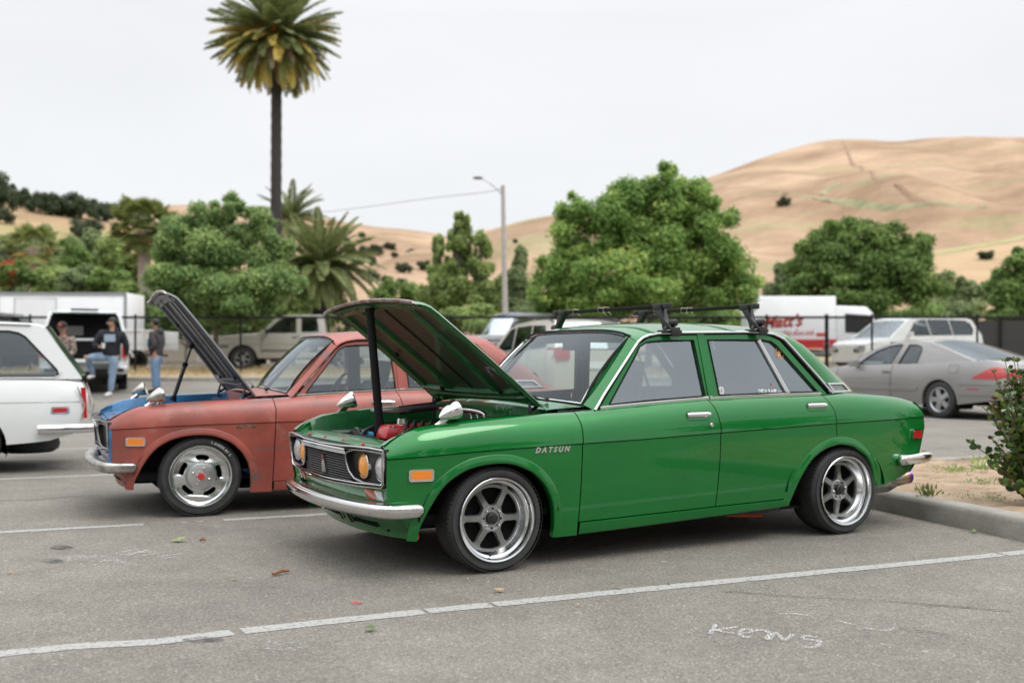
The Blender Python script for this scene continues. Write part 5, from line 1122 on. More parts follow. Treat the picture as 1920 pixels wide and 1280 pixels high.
hill('big_hill', 330, 1000, [(560, 640), (660, 560), (720, 520), (800, 480), (900, 445), (1000, 420), (1100, 398), (1180, 380), (1250, 357), (1350, 325), (1420, 298), (1500, 273), (1560, 261), (1620, 260), (1680, 264), (1760, 257), (1900, 256), (2100, 262), (2600, 330), (3200, 480)], HM, 1.25, seed=1, nx=260, ny=110, p=.85)
hill('middle_hill', 240, 620, [(560, 650), (640, 560), (690, 503), (740, 482), (800, 467), (860, 450), (940, 424), (1000, 410), (1060, 404), (1150, 420), (1300, 470), (1500, 560), (1700, 640)], HM, 1.1, seed=2, p=.8)
hill('near_hill', 130, 330, [(1250, 640), (1400, 555), (1500, 520), (1620, 490), (1750, 468), (1850, 452), (1920, 436), (2100, 400), (2500, 380), (3000, 500)], HM2, .9, seed=5, p=.8)
hill('oak_hill', 120, 300, [(-1500, 420), (-700, 330), (-300, 345), (-100, 362), (0, 376), (60, 388), (130, 398), (200, 408), (260, 424), (340, 450), (440, 490), (600, 560), (760, 640)], HM2, .35, seed=6, p=.75)
def on_hill(name, u, v):
    f, Df, Dr = HILLS[name]
    for k in range(400):
        Y = Df + (Dr - Df) * k / 399; X, Z = at(u, v, Y)
        if f(X, Y) >= Z: return X, Y, f(X, Y)
    X, Z = at(u, v, Dr); return X, Dr, f(X, Dr)

# tracks and greener gullies lying on the hills
def drape(name, hn, px, w, m, lift=.25, seed=0):
    f = HILLS[hn][0]; P = [Vector(on_hill(hn, u, v)) for u, v in px]; Q = smooth_path([tuple(p) for p in P], 10); rn_ = random.Random(seed); rows = []
    for i, q in enumerate(Q):
        a, c = Vector(Q[max(0, i - 1)]), Vector(Q[min(len(Q) - 1, i + 1)]); d = (c - a).to_2d().normalized(); nn = Vector((-d.y, d.x)); k = w * (.5 + .5 * math.sin(PI * min(1, (i + .5) / len(Q) * 1.0))) * rn_.uniform(.7, 1.2)
        rows.append([(q[0] + nn.x * s_ * k, q[1] + nn.y * s_ * k, f(q[0] + nn.x * s_ * k, q[1] + nn.y * s_ * k) + lift * (1 - abs(s_) * .7)) for s_ in (-1, -.5, 0, .5, 1)])
    b = MB(); b.grid(rows); struct(b.obj(name, m, None, 60))
TRK = mat('bare_hill_track', (.26, .17, .11), .95, var=.2, vscale=.1); GUL = mat('green_gully_grass', (.17, .19, .10), .95, col2=(.32, .29, .17), vscale=.12); GUY = mat('yellow_green_grass', (.26, .28, .10), .95, col2=(.40, .34, .19), vscale=.1)
drape('hill_track', 'big_hill', [(1580, 264), (1592, 290), (1603, 312), (1618, 318), (1636, 325), (1655, 343)], 1.6, TRK); drape('hill_track', 'big_hill', [(1680, 345), (1700, 362), (1728, 378), (1757, 388)], 1.5, TRK, seed=2)
drape('green_gully', 'big_hill', [(1540, 366), (1552, 357), (1566, 350), (1580, 343)], 5, GUL, .6, 3); drape('green_gully', 'big_hill', [(1385, 371), (1440, 364), (1500, 366), (1560, 375), (1620, 385), (1700, 390), (1800, 388), (1850, 390)], 2.0, GUL, .3, 4)
drape('green_gully', 'near_hill', [(1700, 480), (1760, 474), (1830, 462), (1890, 452), (1930, 440)], 5, GUY, .3, 5); drape('green_gully', 'near_hill', [(1420, 540), (1460, 522), (1500, 512)], 8, GUY, .3, 6)
# ---------------------------------------------------------------- foliage
LEAFS = dict(
    ash=leafmat('ash_leaf', (.14, .26, .065), (.36, .51, .14), (.66, .70, .18), .5),
    ash2=leafmat('left_tree_leaf', (.145, .25, .09), (.35, .47, .17), (.52, .60, .22), .5),
    dark=leafmat('dark_evergreen_leaf', (.10, .18, .045), (.25, .36, .10), (.36, .44, .13), .45),
    olive=leafmat('olive_leaf', (.17, .23, .10), (.34, .42, .20), (.42, .48, .24), .45),
    pop=leafmat('poplar_leaf', (.20, .28, .09), (.40, .50, .17), (.50, .58, .22), .5),
    oak=leafmat('oak_leaf', (.045, .070, .035), (.11, .145, .070), None),
    redf=leafmat('red_flower', (.40, .04, .015), (.55, .08, .03), None),
    palm=leafmat('palm_frond_leaf', (.12, .16, .055), (.33, .36, .14), None, .35),
    palmy=leafmat('yellow_frond_leaf', (.42, .34, .09), (.78, .60, .14), None, .3),
    dry=leafmat('dry_frond', (.28, .20, .15), (.46, .36, .27), None, .2),
    bush=leafmat('bush_leaf', (.045, .10, .02), (.20, .30, .05), (.30, .12, .06), .3, .35),
    weed=leafmat('weed_leaf', (.10, .15, .04), (.25, .30, .10), None),
    straw=leafmat('dry_grass_blade', (.40, .30, .15), (.60, .48, .28), None, .2))
BARK = mat('bark', (.09, .075, .06), .9, col2=(.16, .14, .12), vscale=8, bump=.6, bscale=25)
PBARK = mat('palm_bark', (.028, .024, .022), .95, col2=(.055, .048, .044), vscale=9, bump=.8, bscale=14, stretch=(1, 1, 3))
PINKB = mat('pale_palm_bark', (.30, .22, .19), .9, col2=(.42, .33, .28), vscale=7, bump=.7, bscale=18, stretch=(1, 1, 4))
def leaf_mesh(name, P, N, T, ln, wd, tint, m, sm=False):
    """rhombic leaves at P, normals N, direction T (numpy arrays)"""
    n = len(P); S_ = np.cross(N, T); ln = ln[:, None]; wd = wd[:, None]
    V = np.stack([P - T * ln * .5, P + S_ * wd * .5 + N * wd * .12, P + T * ln * .5, P - S_ * wd * .5 + N * wd * .12], 1).reshape(-1, 3)
    me = D.meshes.new(name); me.vertices.add(4 * n); me.vertices.foreach_set('co', V.astype(np.float32).ravel())
    me.loops.add(4 * n); me.loops.foreach_set('vertex_index', np.arange(4 * n, dtype=np.int32)); me.polygons.add(n)
    me.polygons.foreach_set('loop_start', np.arange(0, 4 * n, 4, dtype=np.int32)); me.update(calc_edges=True)
    a = me.attributes.new('tint', 'FLOAT', 'FACE'); a.data.foreach_set('value', tint.astype(np.float32)); me.materials.append(m); return me
def unit(a): return a / (np.linalg.norm(a, axis=1, keepdims=True) + 1e-9)
def foliage(name, blobs, n, size, m, seed=0, aspect=.55, sub=14, up=.35, droop=0.0, clump=.40):
    """blobs: (x,y,z,rx,ry,rz). Each blob carries sub-clumps; leaves sit on the clumps' shells"""
    rg = np.random.default_rng(seed); cl = []
    for (x, y, z, rx, ry, rz) in blobs:
        for k in range(sub):
            d = rg.normal(size=3); d /= np.linalg.norm(d); q = rg.uniform(.35, 1.04); s = clump * rg.uniform(.6, 1.25) * (1 if q < .85 else .72)
            cl.append((x + d[0] * rx * q, y + d[1] * ry * q, z + d[2] * rz * q, rx * s, ry * s, rz * s, rg.uniform(0, 1)))
    C = np.array(cl); w = (C[:, 3] * C[:, 5]) ** .9; idx = rg.choice(len(C), n, p=w / w.sum()); c = C[idx]
    d = unit(rg.normal(size=(n, 3)) + np.array([0, 0, .25])); r = rg.uniform(0, 1, n) ** .3 * rg.uniform(.8, 1.38, n)
    P = c[:, :3] + d * c[:, 3:6] * r[:, None]
    N = unit(d * .9 + rg.normal(size=(n, 3)) * .55 + np.array([0, 0, up])); T = unit(np.cross(N, rg.normal(size=(n, 3)))); T = unit(T + np.array([0, 0, -droop])); N = unit(np.cross(np.cross(T, N), T))
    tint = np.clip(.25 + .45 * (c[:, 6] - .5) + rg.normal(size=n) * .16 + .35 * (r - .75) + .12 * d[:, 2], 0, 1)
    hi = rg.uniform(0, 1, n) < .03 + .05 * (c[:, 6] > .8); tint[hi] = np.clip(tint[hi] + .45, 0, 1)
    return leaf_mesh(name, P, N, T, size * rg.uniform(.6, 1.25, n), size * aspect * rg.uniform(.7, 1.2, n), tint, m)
def limbs(trunk, r0, blobs, seed, n=9):
    b = MB(); rn_ = random.Random(seed); base = Vector(trunk[0]); top = Vector(trunk[-1])
    b.tube(smooth_path([tuple(base), tuple(base.lerp(top, .5) + Vector((rn_.uniform(-.1, .1), 0, 0))), tuple(top)], 4), [r0 * (1.25 if i == 0 else 1 - i * .06) for i in range(9)], 10)
    for k in range(n):
        q = blobs[k % len(blobs)]; e = Vector(q[:3]) + Vector((rn_.uniform(-.4, .4) * q[3], rn_.uniform(-.4, .4) * q[4], rn_.uniform(-.2, .4) * q[5])); s = base.lerp(top, rn_.uniform(.6, 1))
        m_ = s.lerp(e, .5) + Vector((0, 0, -.08 * (e - s).length)); P = smooth_path([tuple(s), tuple(m_), tuple(e)], 4); b.tube(P, [r0 * .5 * (1 - .8 * i / (len(P) - 1)) for i in range(len(P))], 6)
    return b
def tree(name, label, Y, px, n, size, lm, trunk=None, gz=.6, seed=0, group=None, cat='tree', bark=None, **k):
    rg = random.Random(seed + 5); bl = []
    for u, v, ru, rv in px:
        X, Z = at(u, v, Y); a, c = ru / FX * Y, rv / FX * Y; bl.append((X, rg.uniform(-.35, .35) * a, Z, a, (a + c) * .5, c))
    tu = trunk if trunk else sum(p[0] for p in px) / len(px); tx = (tu - 960) / FX * Y; g = gz
    root = empty(name, (tx, Y, g), 0, label, cat, group)
    loc = [(x - tx, y, z - g, a, b_, c) for x, y, z, a, b_, c in bl]
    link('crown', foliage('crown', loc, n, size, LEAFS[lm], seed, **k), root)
    zc__ = sum(q[2] for q in loc) / len(loc); r0 = max(.06, .028 * zc__ * 1.2)
    limbs([(0, 0, -.1), (rg.uniform(-.2, .2), 0, max(.5, zc__ * .62))], r0, loc, seed, 14).obj('trunk', bark or BARK, root, 60)
    return root
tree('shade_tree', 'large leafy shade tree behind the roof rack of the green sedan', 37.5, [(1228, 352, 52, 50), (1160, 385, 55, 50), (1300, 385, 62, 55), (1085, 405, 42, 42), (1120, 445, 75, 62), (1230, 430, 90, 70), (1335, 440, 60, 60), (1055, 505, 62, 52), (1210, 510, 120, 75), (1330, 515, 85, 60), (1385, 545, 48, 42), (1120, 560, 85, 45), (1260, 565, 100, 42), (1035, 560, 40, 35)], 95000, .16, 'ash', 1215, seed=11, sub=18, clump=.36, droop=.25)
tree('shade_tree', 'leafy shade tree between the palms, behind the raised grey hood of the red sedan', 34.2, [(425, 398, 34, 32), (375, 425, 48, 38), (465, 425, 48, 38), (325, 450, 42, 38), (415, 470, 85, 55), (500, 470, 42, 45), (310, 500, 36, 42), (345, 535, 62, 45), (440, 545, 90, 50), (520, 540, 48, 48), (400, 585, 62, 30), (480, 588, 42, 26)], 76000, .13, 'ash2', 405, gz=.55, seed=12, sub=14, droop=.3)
tree('shade_tree', 'lighter green tree at the right of the left shade tree', 46, [(548, 520, 30, 30), (555, 560, 36, 36), (530, 590, 40, 25)], 9000, .2, 'pop', 552, seed=13)
tree('shade_tree', 'broad dark round tree above the white minivan', 62, [(1600, 442, 58, 34), (1655, 455, 55, 40), (1550, 470, 52, 42), (1710, 475, 44, 42), (1610, 500, 90, 55), (1510, 515, 34, 42), (1700, 530, 62, 50), (1560, 550, 70, 40), (1640, 560, 80, 38), (1500, 555, 32, 35)], 52000, .25, 'dark', 1610, seed=14, sub=15)
tree('shade_tree', 'dark tree at the right edge above the silver coupe', 58, [(1915, 500, 40, 36), (1885, 545, 45, 42), (1940, 560, 60, 50), (1990, 500, 60, 50), (1880, 590, 40, 24)], 20000, .27, 'dark', 1925, seed=15)
tree('poplar_tree', 'tallest pale poplar left of the street lamp', 78, [(862, 418, 16, 24), (860, 450, 25, 34), (862, 500, 36, 40), (850, 550, 46, 42)], 16000, .32, 'pop', 860, seed=16, sub=12, clump=.38)
tree('poplar_tree', 'narrow poplar at the left of the tallest poplar', 79, [(822, 455, 13, 24), (820, 495, 22, 35), (822, 550, 36, 42)], 9000, .32, 'pop', 820, seed=17, sub=10, clump=.4)
tree('poplar_tree', 'poplar just left of the street lamp pole', 77, [(900, 452, 15, 26), (903, 495, 26, 36), (908, 550, 46, 42)], 12000, .32, 'pop', 902, seed=18, sub=10, clump=.4)
tree('poplar_tree', 'olive green tree just right of the street lamp pole', 74, [(972, 495, 18, 32), (975, 540, 32, 38), (985, 580, 42, 25)], 9000, .3, 'olive', 975, seed=19)
tree('leafy_tree', 'low pale tree between the large shade tree and the round tree', 70, [(1470, 520, 18, 32), (1455, 560, 30, 32)], 5000, .3, 'olive', 1465, seed=20)
tree('leafy_tree', 'grey green tree between the round tree and the right edge', 95, [(1790, 530, 34, 30), (1820, 560, 42, 32), (1775, 575, 40, 25)], 9000, .4, 'olive', 1795, seed=21)
tree('leafy_tree', 'low green tree behind the tips of the raised green hood', 85, [(740, 560, 40, 34), (700, 585, 34, 26), (780, 585, 36, 28)], 9000, .33, 'dark', 740, seed=22)
tree('leafy_tree', 'low green tree under the drooping date palm', 60, [(620, 580, 36, 24), (665, 590, 34, 20)], 6000, .28, 'dark', 640, seed=23)
for i, (u, v, a, c, Y, lm, lab) in enumerate([(15, 470, 38, 30, 92, 'olive', 'olive tree at the left edge above the box trailer'), (62, 478, 34, 36, 96, 'olive', 'second olive tree from the left edge'), (100, 460, 30, 34, 104, 'olive', 'taller olive tree left of the single round oak'),
        (140, 480, 30, 30, 90, 'dark', 'dark tree among the olives left of centre'), (176, 468, 32, 34, 99, 'olive', 'olive tree below the single round oak'), (215, 470, 30, 34, 93, 'pop', 'pale tree left of the fan palm'), (246, 500, 22, 30, 80, 'dark', 'dark tree at the foot of the fan palm'),
        (95, 515, 36, 26, 76, 'pop', 'low pale bush above the middle of the box trailer'), (150, 520, 34, 24, 74, 'olive', 'low olive bush above the box trailer door'), (205, 525, 36, 24, 73, 'dark', 'low dark bush above the right end of the box trailer'), (236, 545, 26, 22, 64, 'pop', 'light bush at the right end of the box trailer')]):
    tree('leafy_tree', lab, Y, [(u, v, a, c), (u + a * .4, v + c * .7, a * .9, c), (u - a * .4, v + c * .8, a * .8, c * .9)], 6500, .33, lm, u, seed=30 + i, gz=.7, sub=12)
rt = tree('flowering_bush', 'dark bush with orange red flowers at the left edge', 71, [(28, 512, 36, 24), (0, 520, 30, 24), (55, 525, 20, 16)], 6000, .3, 'dark', 25, seed=50, cat='bush')
X_, Z_ = at(28, 512, 71); link('flowers', foliage('flowers', [(0, -.4, Z_ - .6 - 0, 1.25, 1.0, .75)], 900, .22, LEAFS['redf'], 51), rt)
for i, (u, v, a, c, Y, lm, lab) in enumerate([(300, 560, 40, 40, 66, 'dark', 'low hedge bush left of the left shade tree trunk'), (1440, 588, 60, 30, 52, 'dark', 'dark hedge bush above the box truck'), (1060, 585, 60, 34, 52, 'dark', 'dark hedge bush above the grey off-roader'), (1300, 590, 90, 32, 50, 'dark', 'dark hedge bush under the large shade tree'),
        (880, 590, 70, 30, 60, 'pop', 'pale hedge bush under the poplars'), (1560, 590, 70, 30, 70, 'dark', 'dark hedge bush under the left side of the round tree'), (1700, 590, 80, 30, 72, 'dark', 'dark hedge bush under the right side of the round tree'), (1810, 600, 50, 26, 60, 'olive', 'olive hedge bush above the rear of the minivan'), (955, 560, 50, 36, 88, 'pop', 'pale tall bush behind the street lamp pole'),
        (820, 580, 50, 32, 90, 'olive', 'olive hedge bush left of the poplars'), (560, 590, 70, 34, 88, 'pop', 'light hedge bush right of the left shade tree'), (350, 600, 60, 30, 60, 'dark', 'dark hedge bush beneath the left shade tree'), (470, 600, 70, 26, 58, 'dark', 'dark hedge bush behind the tan pickup hood'),
        (30, 545, 60, 30, 90, 'olive', 'olive hedge bush behind the left of the box trailer'), (120, 555, 60, 30, 88, 'dark', 'dark hedge bush behind the middle of the box trailer'), (190, 560, 60, 30, 86, 'pop', 'pale hedge bush behind the right of the box trailer'), (255, 580, 40, 34, 62, 'olive', 'olive hedge bush above the utility trailer'), (730, 610, 90, 26, 82, 'dark', 'dark hedge bush behind the raised green hood')]):
    tree('hedge_bush', lab, Y, [(u, v, a, c), (u + a * .5, v + c * .5, a * .7, c * .8), (u - a * .5, v + c * .5, a * .7, c * .8)], 7000, .27, lm, u, seed=110 + i, gz=.6, sub=12, cat='bush')
# oaks on the hills: shared crowns
OAKM = []
for k in range(4):
    me = foliage('oak_crown', [(0, 0, .45, .5, .5, .40), (.32, .1, .35, .34, .34, .30), (-.34, -.1, .36, .34, .34, .30)], 4200, .10, LEAFS['oak'], 60 + k, sub=12, clump=.42)
    OAKM.append(me)
def oak(hn, u, v, ru, rv, label, k=0, group='oaks scattered on the dry hills'):
    X, Y, Z = on_hill(hn, u, v + rv * .8); s = ru / FX * Y; o = link('oak_tree', OAKM[k % 4]); o.location = (X, Y, Z - .1 * s); o.scale = (s * 1.9, s * 1.9, rv / FX * Y * 2.6); o.rotation_euler = (0, 0, k * 1.3); tag(o, label, 'tree', group)
rn2 = random.Random(3)
for i, (u, v, a, c, lab) in enumerate([(-8, 372, 30, 36, 'large dark oak cut by the left edge of the photo'), (38, 376, 22, 17, 'oak on the left ridge beside the large edge oak'), (70, 384, 22, 19, 'second oak right of the edge oak on the left ridge'), (100, 388, 24, 20, 'oak in the middle of the ridge row'), (132, 390, 26, 22, 'broad oak on the ridge above the single round oak'),
        (160, 396, 22, 21, 'oak on the ridge right of the broad oak'), (188, 400, 20, 17, 'paler oak on the ridge'), (212, 400, 18, 15, 'oak on the ridge left of the fan palm'), (234, 393, 16, 12, 'oak on the ridge behind the fan palm'), (160, 434, 27, 18, 'single round oak alone on the tan slope'), (5, 408, 16, 14, 'small oak below the large edge oak'),
        (218, 428, 12, 8, 'small oak low on the slope left of the fan palm'), (262, 412, 18, 14, 'oak on the ridge right of the fan palm'), (300, 425, 16, 10, 'oak low on the ridge above the left shade tree')]):
    oak('oak_hill', u, v, a, c, lab, i, 'oaks along the left ridge')
for i, (u, v, a, c, lab) in enumerate([(678, 441, 6, 5, 'single small oak high on the pale far hill')]): oak('far_hill', u, v, a, c, lab, i)
for i, (u, v, a, c, lab) in enumerate([(757, 504, 14, 9, 'round oak in the middle of the tan middle hill'), (795, 500, 14, 9, 'oak beside the poplars on the middle hill'), (771, 466, 9, 4, 'flat oak near the crest of the middle hill'), (740, 479, 8, 5, 'small oak on the crest of the middle hill'), (966, 453, 5, 4, 'tiny oak right of the street lamp on the hill'), (724, 527, 10, 8, 'oak low on the middle hill left side'), (752, 531, 16, 8, 'broad oak low on the middle hill'), (700, 520, 12, 10, 'oak at the left foot of the middle hill'), (696, 492, 12, 9, 'dark oak at the left shoulder of the middle hill')]):
    oak('middle_hill', u, v, a, c, lab, i)
for i, (u, v, a, c, lab) in enumerate([(655, 470, 14, 10, 'oak in the dark valley group, leftmost'), (680, 474, 15, 11, 'oak in the dark valley group, second'), (705, 470, 14, 9, 'oak in the dark valley group, rightmost'), (668, 490, 16, 10, 'oak at the bottom of the dark valley group'), (730, 462, 12, 6, 'oak right above the dark valley group'), (650, 452, 8, 6, 'small oak above the dark valley group')]):
    oak('far_hill', u, v, a, c, lab, i + 1)
oak('big_hill', 1470, 380, 11, 9, 'lone round oak on the big dry hill', 2)
oak('near_hill', 1850, 480, 14, 8, 'low oak on the green patched hill at the right', 1)

# ---------------------------------------------------------------- palms
def frond(name, L_, arch, n, wl, m, seed, twist=.5, stalk=.08):
    rg = np.random.default_rng(seed); t = np.linspace(stalk, 1, n); X = L_ * t * (1 - .10 * arch * t ** 2); Z = L_ * (.10 * t - .42 * arch * t ** 2.2)
    dX = np.gradient(X, t); dZ = np.gradient(Z, t); dr = unit(np.stack([dX, 0 * dX, dZ], 1)); P = []; N = []; T = []; LN = []
    for s in (-1, 1):
        ln = wl * np.sin(np.pi * (.12 + .84 * t)) ** .6 * rg.uniform(.85, 1.1, n)
        side = np.stack([.55 * dr[:, 0], s * np.ones(n), .55 * dr[:, 2] + .35 - .75 * t], 1) + rg.normal(size=(n, 3)) * .07; side = unit(side)
        P.append(np.stack([X, 0 * X, Z], 1) + side * ln[:, None] * .5); T.append(side); N.append(unit(np.cross(dr, side) * s + rg.normal(size=(n, 3)) * .25)); LN.append(ln)
    P, N, T, LN = map(np.concatenate, (P, N, T, LN)); N = unit(N - T * (N * T).sum(1, keepdims=True))
    me = leaf_mesh(name, P, N, T, LN, LN * 0 + wl * .16, np.clip(rg.normal(.5, .25, 2 * n), 0, 1), m)
    bm = bmesh.new(); bm.from_mesh(me); la = bm.faces.layers.float.get('tint'); prev = None
    for i in range(0, n, 3):
        w = L_ * .012 * (1 - .7 * t[i]); q = [bm.verts.new((X[i], y, Z[i] + z)) for y, z in ((-w, 0), (0, w), (w, 0), (0, -w))]
        if prev:
            for k in range(4): bm.faces.new((prev[k], prev[(k + 1) % 4], q[(k + 1) % 4], q[k]))
        prev = q
    bm.to_mesh(me); bm.free(); return me
def palm(name, label, loc, h, r0, r1, bark, fr, lean=0, skirt=None, extra=None, seed=0):
    root = empty(name, loc, 0, label, 'palm tree'); rg = random.Random(seed)
    b = MB(); n = 26; rows = []
    for i in range(n * 2):
        f = i / (n * 2 - 1); r_ = (r0 + (r1 - r0) * f) * (1.05 if i % 2 else .97); rows.append([(lean * f * f + r_ * math.cos(a), r_ * math.sin(a), h * f) for a in [2 * PI * k / 16 for k in range(16)]])
    b.grid(rows, close=True); b.obj('trunk', bark, root, 60)
    for (me, cnt, e0, e1, off) in fr:
        for k in range(cnt):
            o = link('frond', me[k % len(me)], root); az = k * 2.39996 + off + rg.uniform(-.2, .2); el = R(e0 + (e1 - e0) * (k + rg.random()) / cnt)
            o.location = (lean + .8 * r1 * math.cos(az), .8 * r1 * math.sin(az), h + rg.uniform(-.15, .25)); o.rotation_euler = Matrix(((math.cos(az), -math.sin(az), 0), (math.sin(az), math.cos(az), 0), (0, 0, 1))).to_4x4().to_euler()
            o.rotation_euler = (Matrix.Rotation(az, 3, 'Z') @ Matrix.Rotation(-el, 3, 'Y') @ Matrix.Rotation(rg.uniform(-.35, .35), 3, 'X')).to_euler(); s = rg.uniform(.85, 1.08); o.scale = (s, s, s)
    return root
Y = 62.0; X, Zc = at(517, 72, Y)
F1 = [frond('frond', 3.9, .55, 90, .50, LEAFS['palm'], 1), frond('frond', 3.7, .75, 90, .48, LEAFS['palm'], 2)]; F2 = [frond('frond', 3.6, .9, 80, .46, LEAFS['palmy'], 3), frond('frond', 3.3, .8, 80, .44, LEAFS['palm'], 4)]
F3 = [frond('frond', 3.5, .95, 70, .40, LEAFS['palmy'], 5), frond('frond', 3.3, .9, 70, .34, LEAFS['dry'], 6), frond('frond', 3.4, .95, 70, .38, LEAFS['palm'], 15)]
tallp = palm('date_palm', 'very tall date palm with a bare dark trunk, rising above the left shade tree', (X, Y, .7), Zc - .7, .33, .30, PBARK, [(F1, 56, 80, 20, 0), (F1 + F2, 50, 28, -2, 1), (F2 + F1[:1], 56, 0, -28, 2), (F3 + F2, 66, -26, -62, 3)], seed=1)
b = MB(); rg = random.Random(4)
for k in range(9):
    a = k * .7; 
    for q in range(26): b.ball((1.15 * math.cos(a) + rg.gauss(0, .17), 1.15 * math.sin(a) + rg.gauss(0, .17), Zc - .7 + .35 + rg.gauss(0, .2)), .08, 6, 4)
o = b.obj('date_clusters', mat('orange_dates', (.42, .12, .03), .7), tallp); o['kind'] = 'stuff'
Y = 47.0; X, Zc = at(600, 505, Y)
G1 = [frond('frond', 2.8, .75, 80, .38, LEAFS['palm'], 7), frond('frond', 2.6, 1.0, 80, .36, LEAFS['palm'], 8), frond('frond', 2.6, 1.1, 80, .38, LEAFS['palm'], 9)]
palm('date_palm', 'short bushy date palm with drooping fronds right of the left shade tree', (X, Y, .6), Zc - .6, .32, .30, PBARK, [(G1[:2], 34, 85, 30, 0), (G1, 34, 30, -5, 1), (G1[1:], 26, -5, -40, 2)], seed=2)
Y = 70.0; X, Zc = at(545, 400, Y); palm('date_palm', 'date palm crown partly hidden behind the trunk of the tall palm', (X, Y, .7), Zc - .7 - .5, .3, .28, PBARK, [(G1[:2], 22, 80, 20, 0), (G1, 14, 20, -25, 1)], seed=3)
def fan(name, rl, m, seed, n=26):
    rg = np.random.default_rng(seed); a = np.linspace(-1.9, 1.9, n); T = unit(np.stack([np.cos(a), np.sin(a), -.15 - .25 * np.abs(np.sin(a))], 1)); P = np.stack([rl * 1.1 + 0 * a, 0 * a, 0 * a], 1) + T * rl * .45
    N = unit(np.stack([0 * a, 0 * a, 1 + 0 * a], 1) + rg.normal(size=(n, 3)) * .3); N = unit(N - T * (N * T).sum(1, keepdims=True)); me = leaf_mesh(name, P, N, T, 0 * a + rl * .95, 0 * a + rl * .17, np.clip(rg.normal(.5, .25, n), 0, 1), m)
    bm = bmesh.new(); bm.from_mesh(me); w = .02; q = [bm.verts.new(p) for p in ((0, -w, 0), (0, w, 0), (rl * 1.1, w * .5, 0), (rl * 1.1, -w * .5, 0))]; bm.faces.new(q); bm.to_mesh(me); bm.free(); return me
fnm = leafmat('fan_leaf', (.14, .17, .05), (.28, .32, .10), None, .35); fdm = leafmat('dead_fan_leaf', (.36, .24, .08), (.48, .33, .14), None, .2)
FA = [fan('frond', 1.05, fnm, 10), fan('frond', 1.0, fnm, 11)]; FB = [fan('frond', .85, fdm, 12), FA[0]]
Y = 66.0; X, Zc = at(270, 425, Y)
fp_ = palm('fan_palm', 'fan palm with a yellowing crown and pale skirted trunk, left of the left shade tree', (X, Y, .7), Zc - .7, .26, .42, PINKB, [(FA, 24, 80, 10, 0), (FA + FB, 20, 10, -30, 1), (FB, 26, -35, -75, 2)], seed=4)
for u, v, lab in ((288, 505, 'pale palm with its trunk partly hidden at the left side of the left shade tree'), (60, 462, 'small fan palm among the olive trees at the far left')):
    X, Zc = at(u, v, 80); palm('fan_palm', lab, (X, 80, .8), Zc - .8, .25, .3, PINKB, [(FA, 18, 80, 0, 0), (FB, 12, 0, -60, 1)], seed=u)

# ---------------------------------------------------------------- trees on the near side of the lot, mirrored in the paint and glass
for i, (x, y, h, w) in enumerate([(-34, -20, 11, 9), (-25, -24, 14, 10), (-15, -21, 11, 9), (-5, -24, 13.5, 10), (5, -22, 11, 9), (14, -24, 14, 10), (24, -21, 12, 9), (36, -20, 12, 10), (-46, -16, 12, 10), (44, -8, 12, 9)]):
    root = empty('lot_edge_tree', (x, y, 0), 0, 'broad leafy tree at the near edge of the lot, out of view', 'tree', 'trees at the near edge of the lot')
    bl = [(0, 0, h * .62, w * .45, w * .45, h * .36), (w * .3, 0, h * .5, w * .3, w * .3, h * .28), (-w * .3, 0, h * .5, w * .3, w * .3, h * .28), (0, 0, h * .3, w * .5, w * .4, h * .2)]
    link('crown', foliage('crown', bl, 5000, .55, LEAFS['dark'], 90 + i), root); limbs([(0, 0, 0), (0, 0, h * .4)], .2, bl, i, 5).obj('trunk', BARK, root)

# ---------------------------------------------------------------- fence
FY = 33.0; FZ = GZ(0, FY)
fence = empty('chain_link_fence', (0, FY, FZ), 0, 'black chain link fence with round posts running behind the parked cars', 'fence')
b = MB(); b.tube([(-30, 0, 1.82), (30, 0, 1.82)], .036, 8); b.obj('top_rail', BLACKM, fence)
pm = MB(); pm.tube([(0, 0, -.1), (0, 0, 1.86)], .033, 10); pm.ball((0, 0, 1.88), .04, 8, 5); pmm = pm.mesh('post', BLACKM)
for k in range(-9, 11):
    o = link('post', pmm, fence); o.location = ((1635 - 960) / FX * FY + k * 3.2 - 3.2 * 3, 0, 0)
o = link('post', pmm, fence); o.location = ((1551 - 960) / FX * FY, .05, 0); o.scale = (1.8, 1.8, 1.0)
b = MB(); w = .0038; H_ = 1.78
x = -29.0
vs = []; fs = []
while x < 29:
    for sg in (-1, 1):
        k = len(vs); dx = H_ * .95 * sg; vs += [(x - w, 0, .03), (x + w, 0, .03), (x + dx + w, 0, H_ + .03), (x + dx - w, 0, H_ + .03), (x - w, .006, .03), (x + dx - w, .006, H_ + .03)]; fs += [(k, k + 1, k + 2, k + 3), (k, k + 3, k + 5, k + 4)]
    x += .085
b.add(vs, fs); me = D.meshes.new('wire_mesh'); me.from_pydata(b.v, [], b.f); me.materials.append(BLACKM); o = link('wire_mesh', me, fence); o['kind'] = 'stuff'
b = MB(); b.tube([(-29, -.01, .06), (29, -.01, .06)], .006, 5); b.tube([(-29, -.01, 1.0), (29, -.01, 1.0)], .004, 4); b.obj('tension_wire', BLACKM, fence)
f2 = empty('screen_fence', (15.6, 38.5, .6), R(-14), 'dark screened fence with square posts at the right edge behind the minivan', 'fence')
for k in range(4):
    b = MB(); b.box((1.6 * k + .0, 0, .95), (.10, .10, 1.9)); b.obj('post', BLACKM, f2)
    if k < 3: b = MB(); b.box((1.6 * k + .8, .02, .92), (1.5, .02, 1.6)); b.obj('panel', mat('dark_screen', (.05, .05, .048), .8), f2)
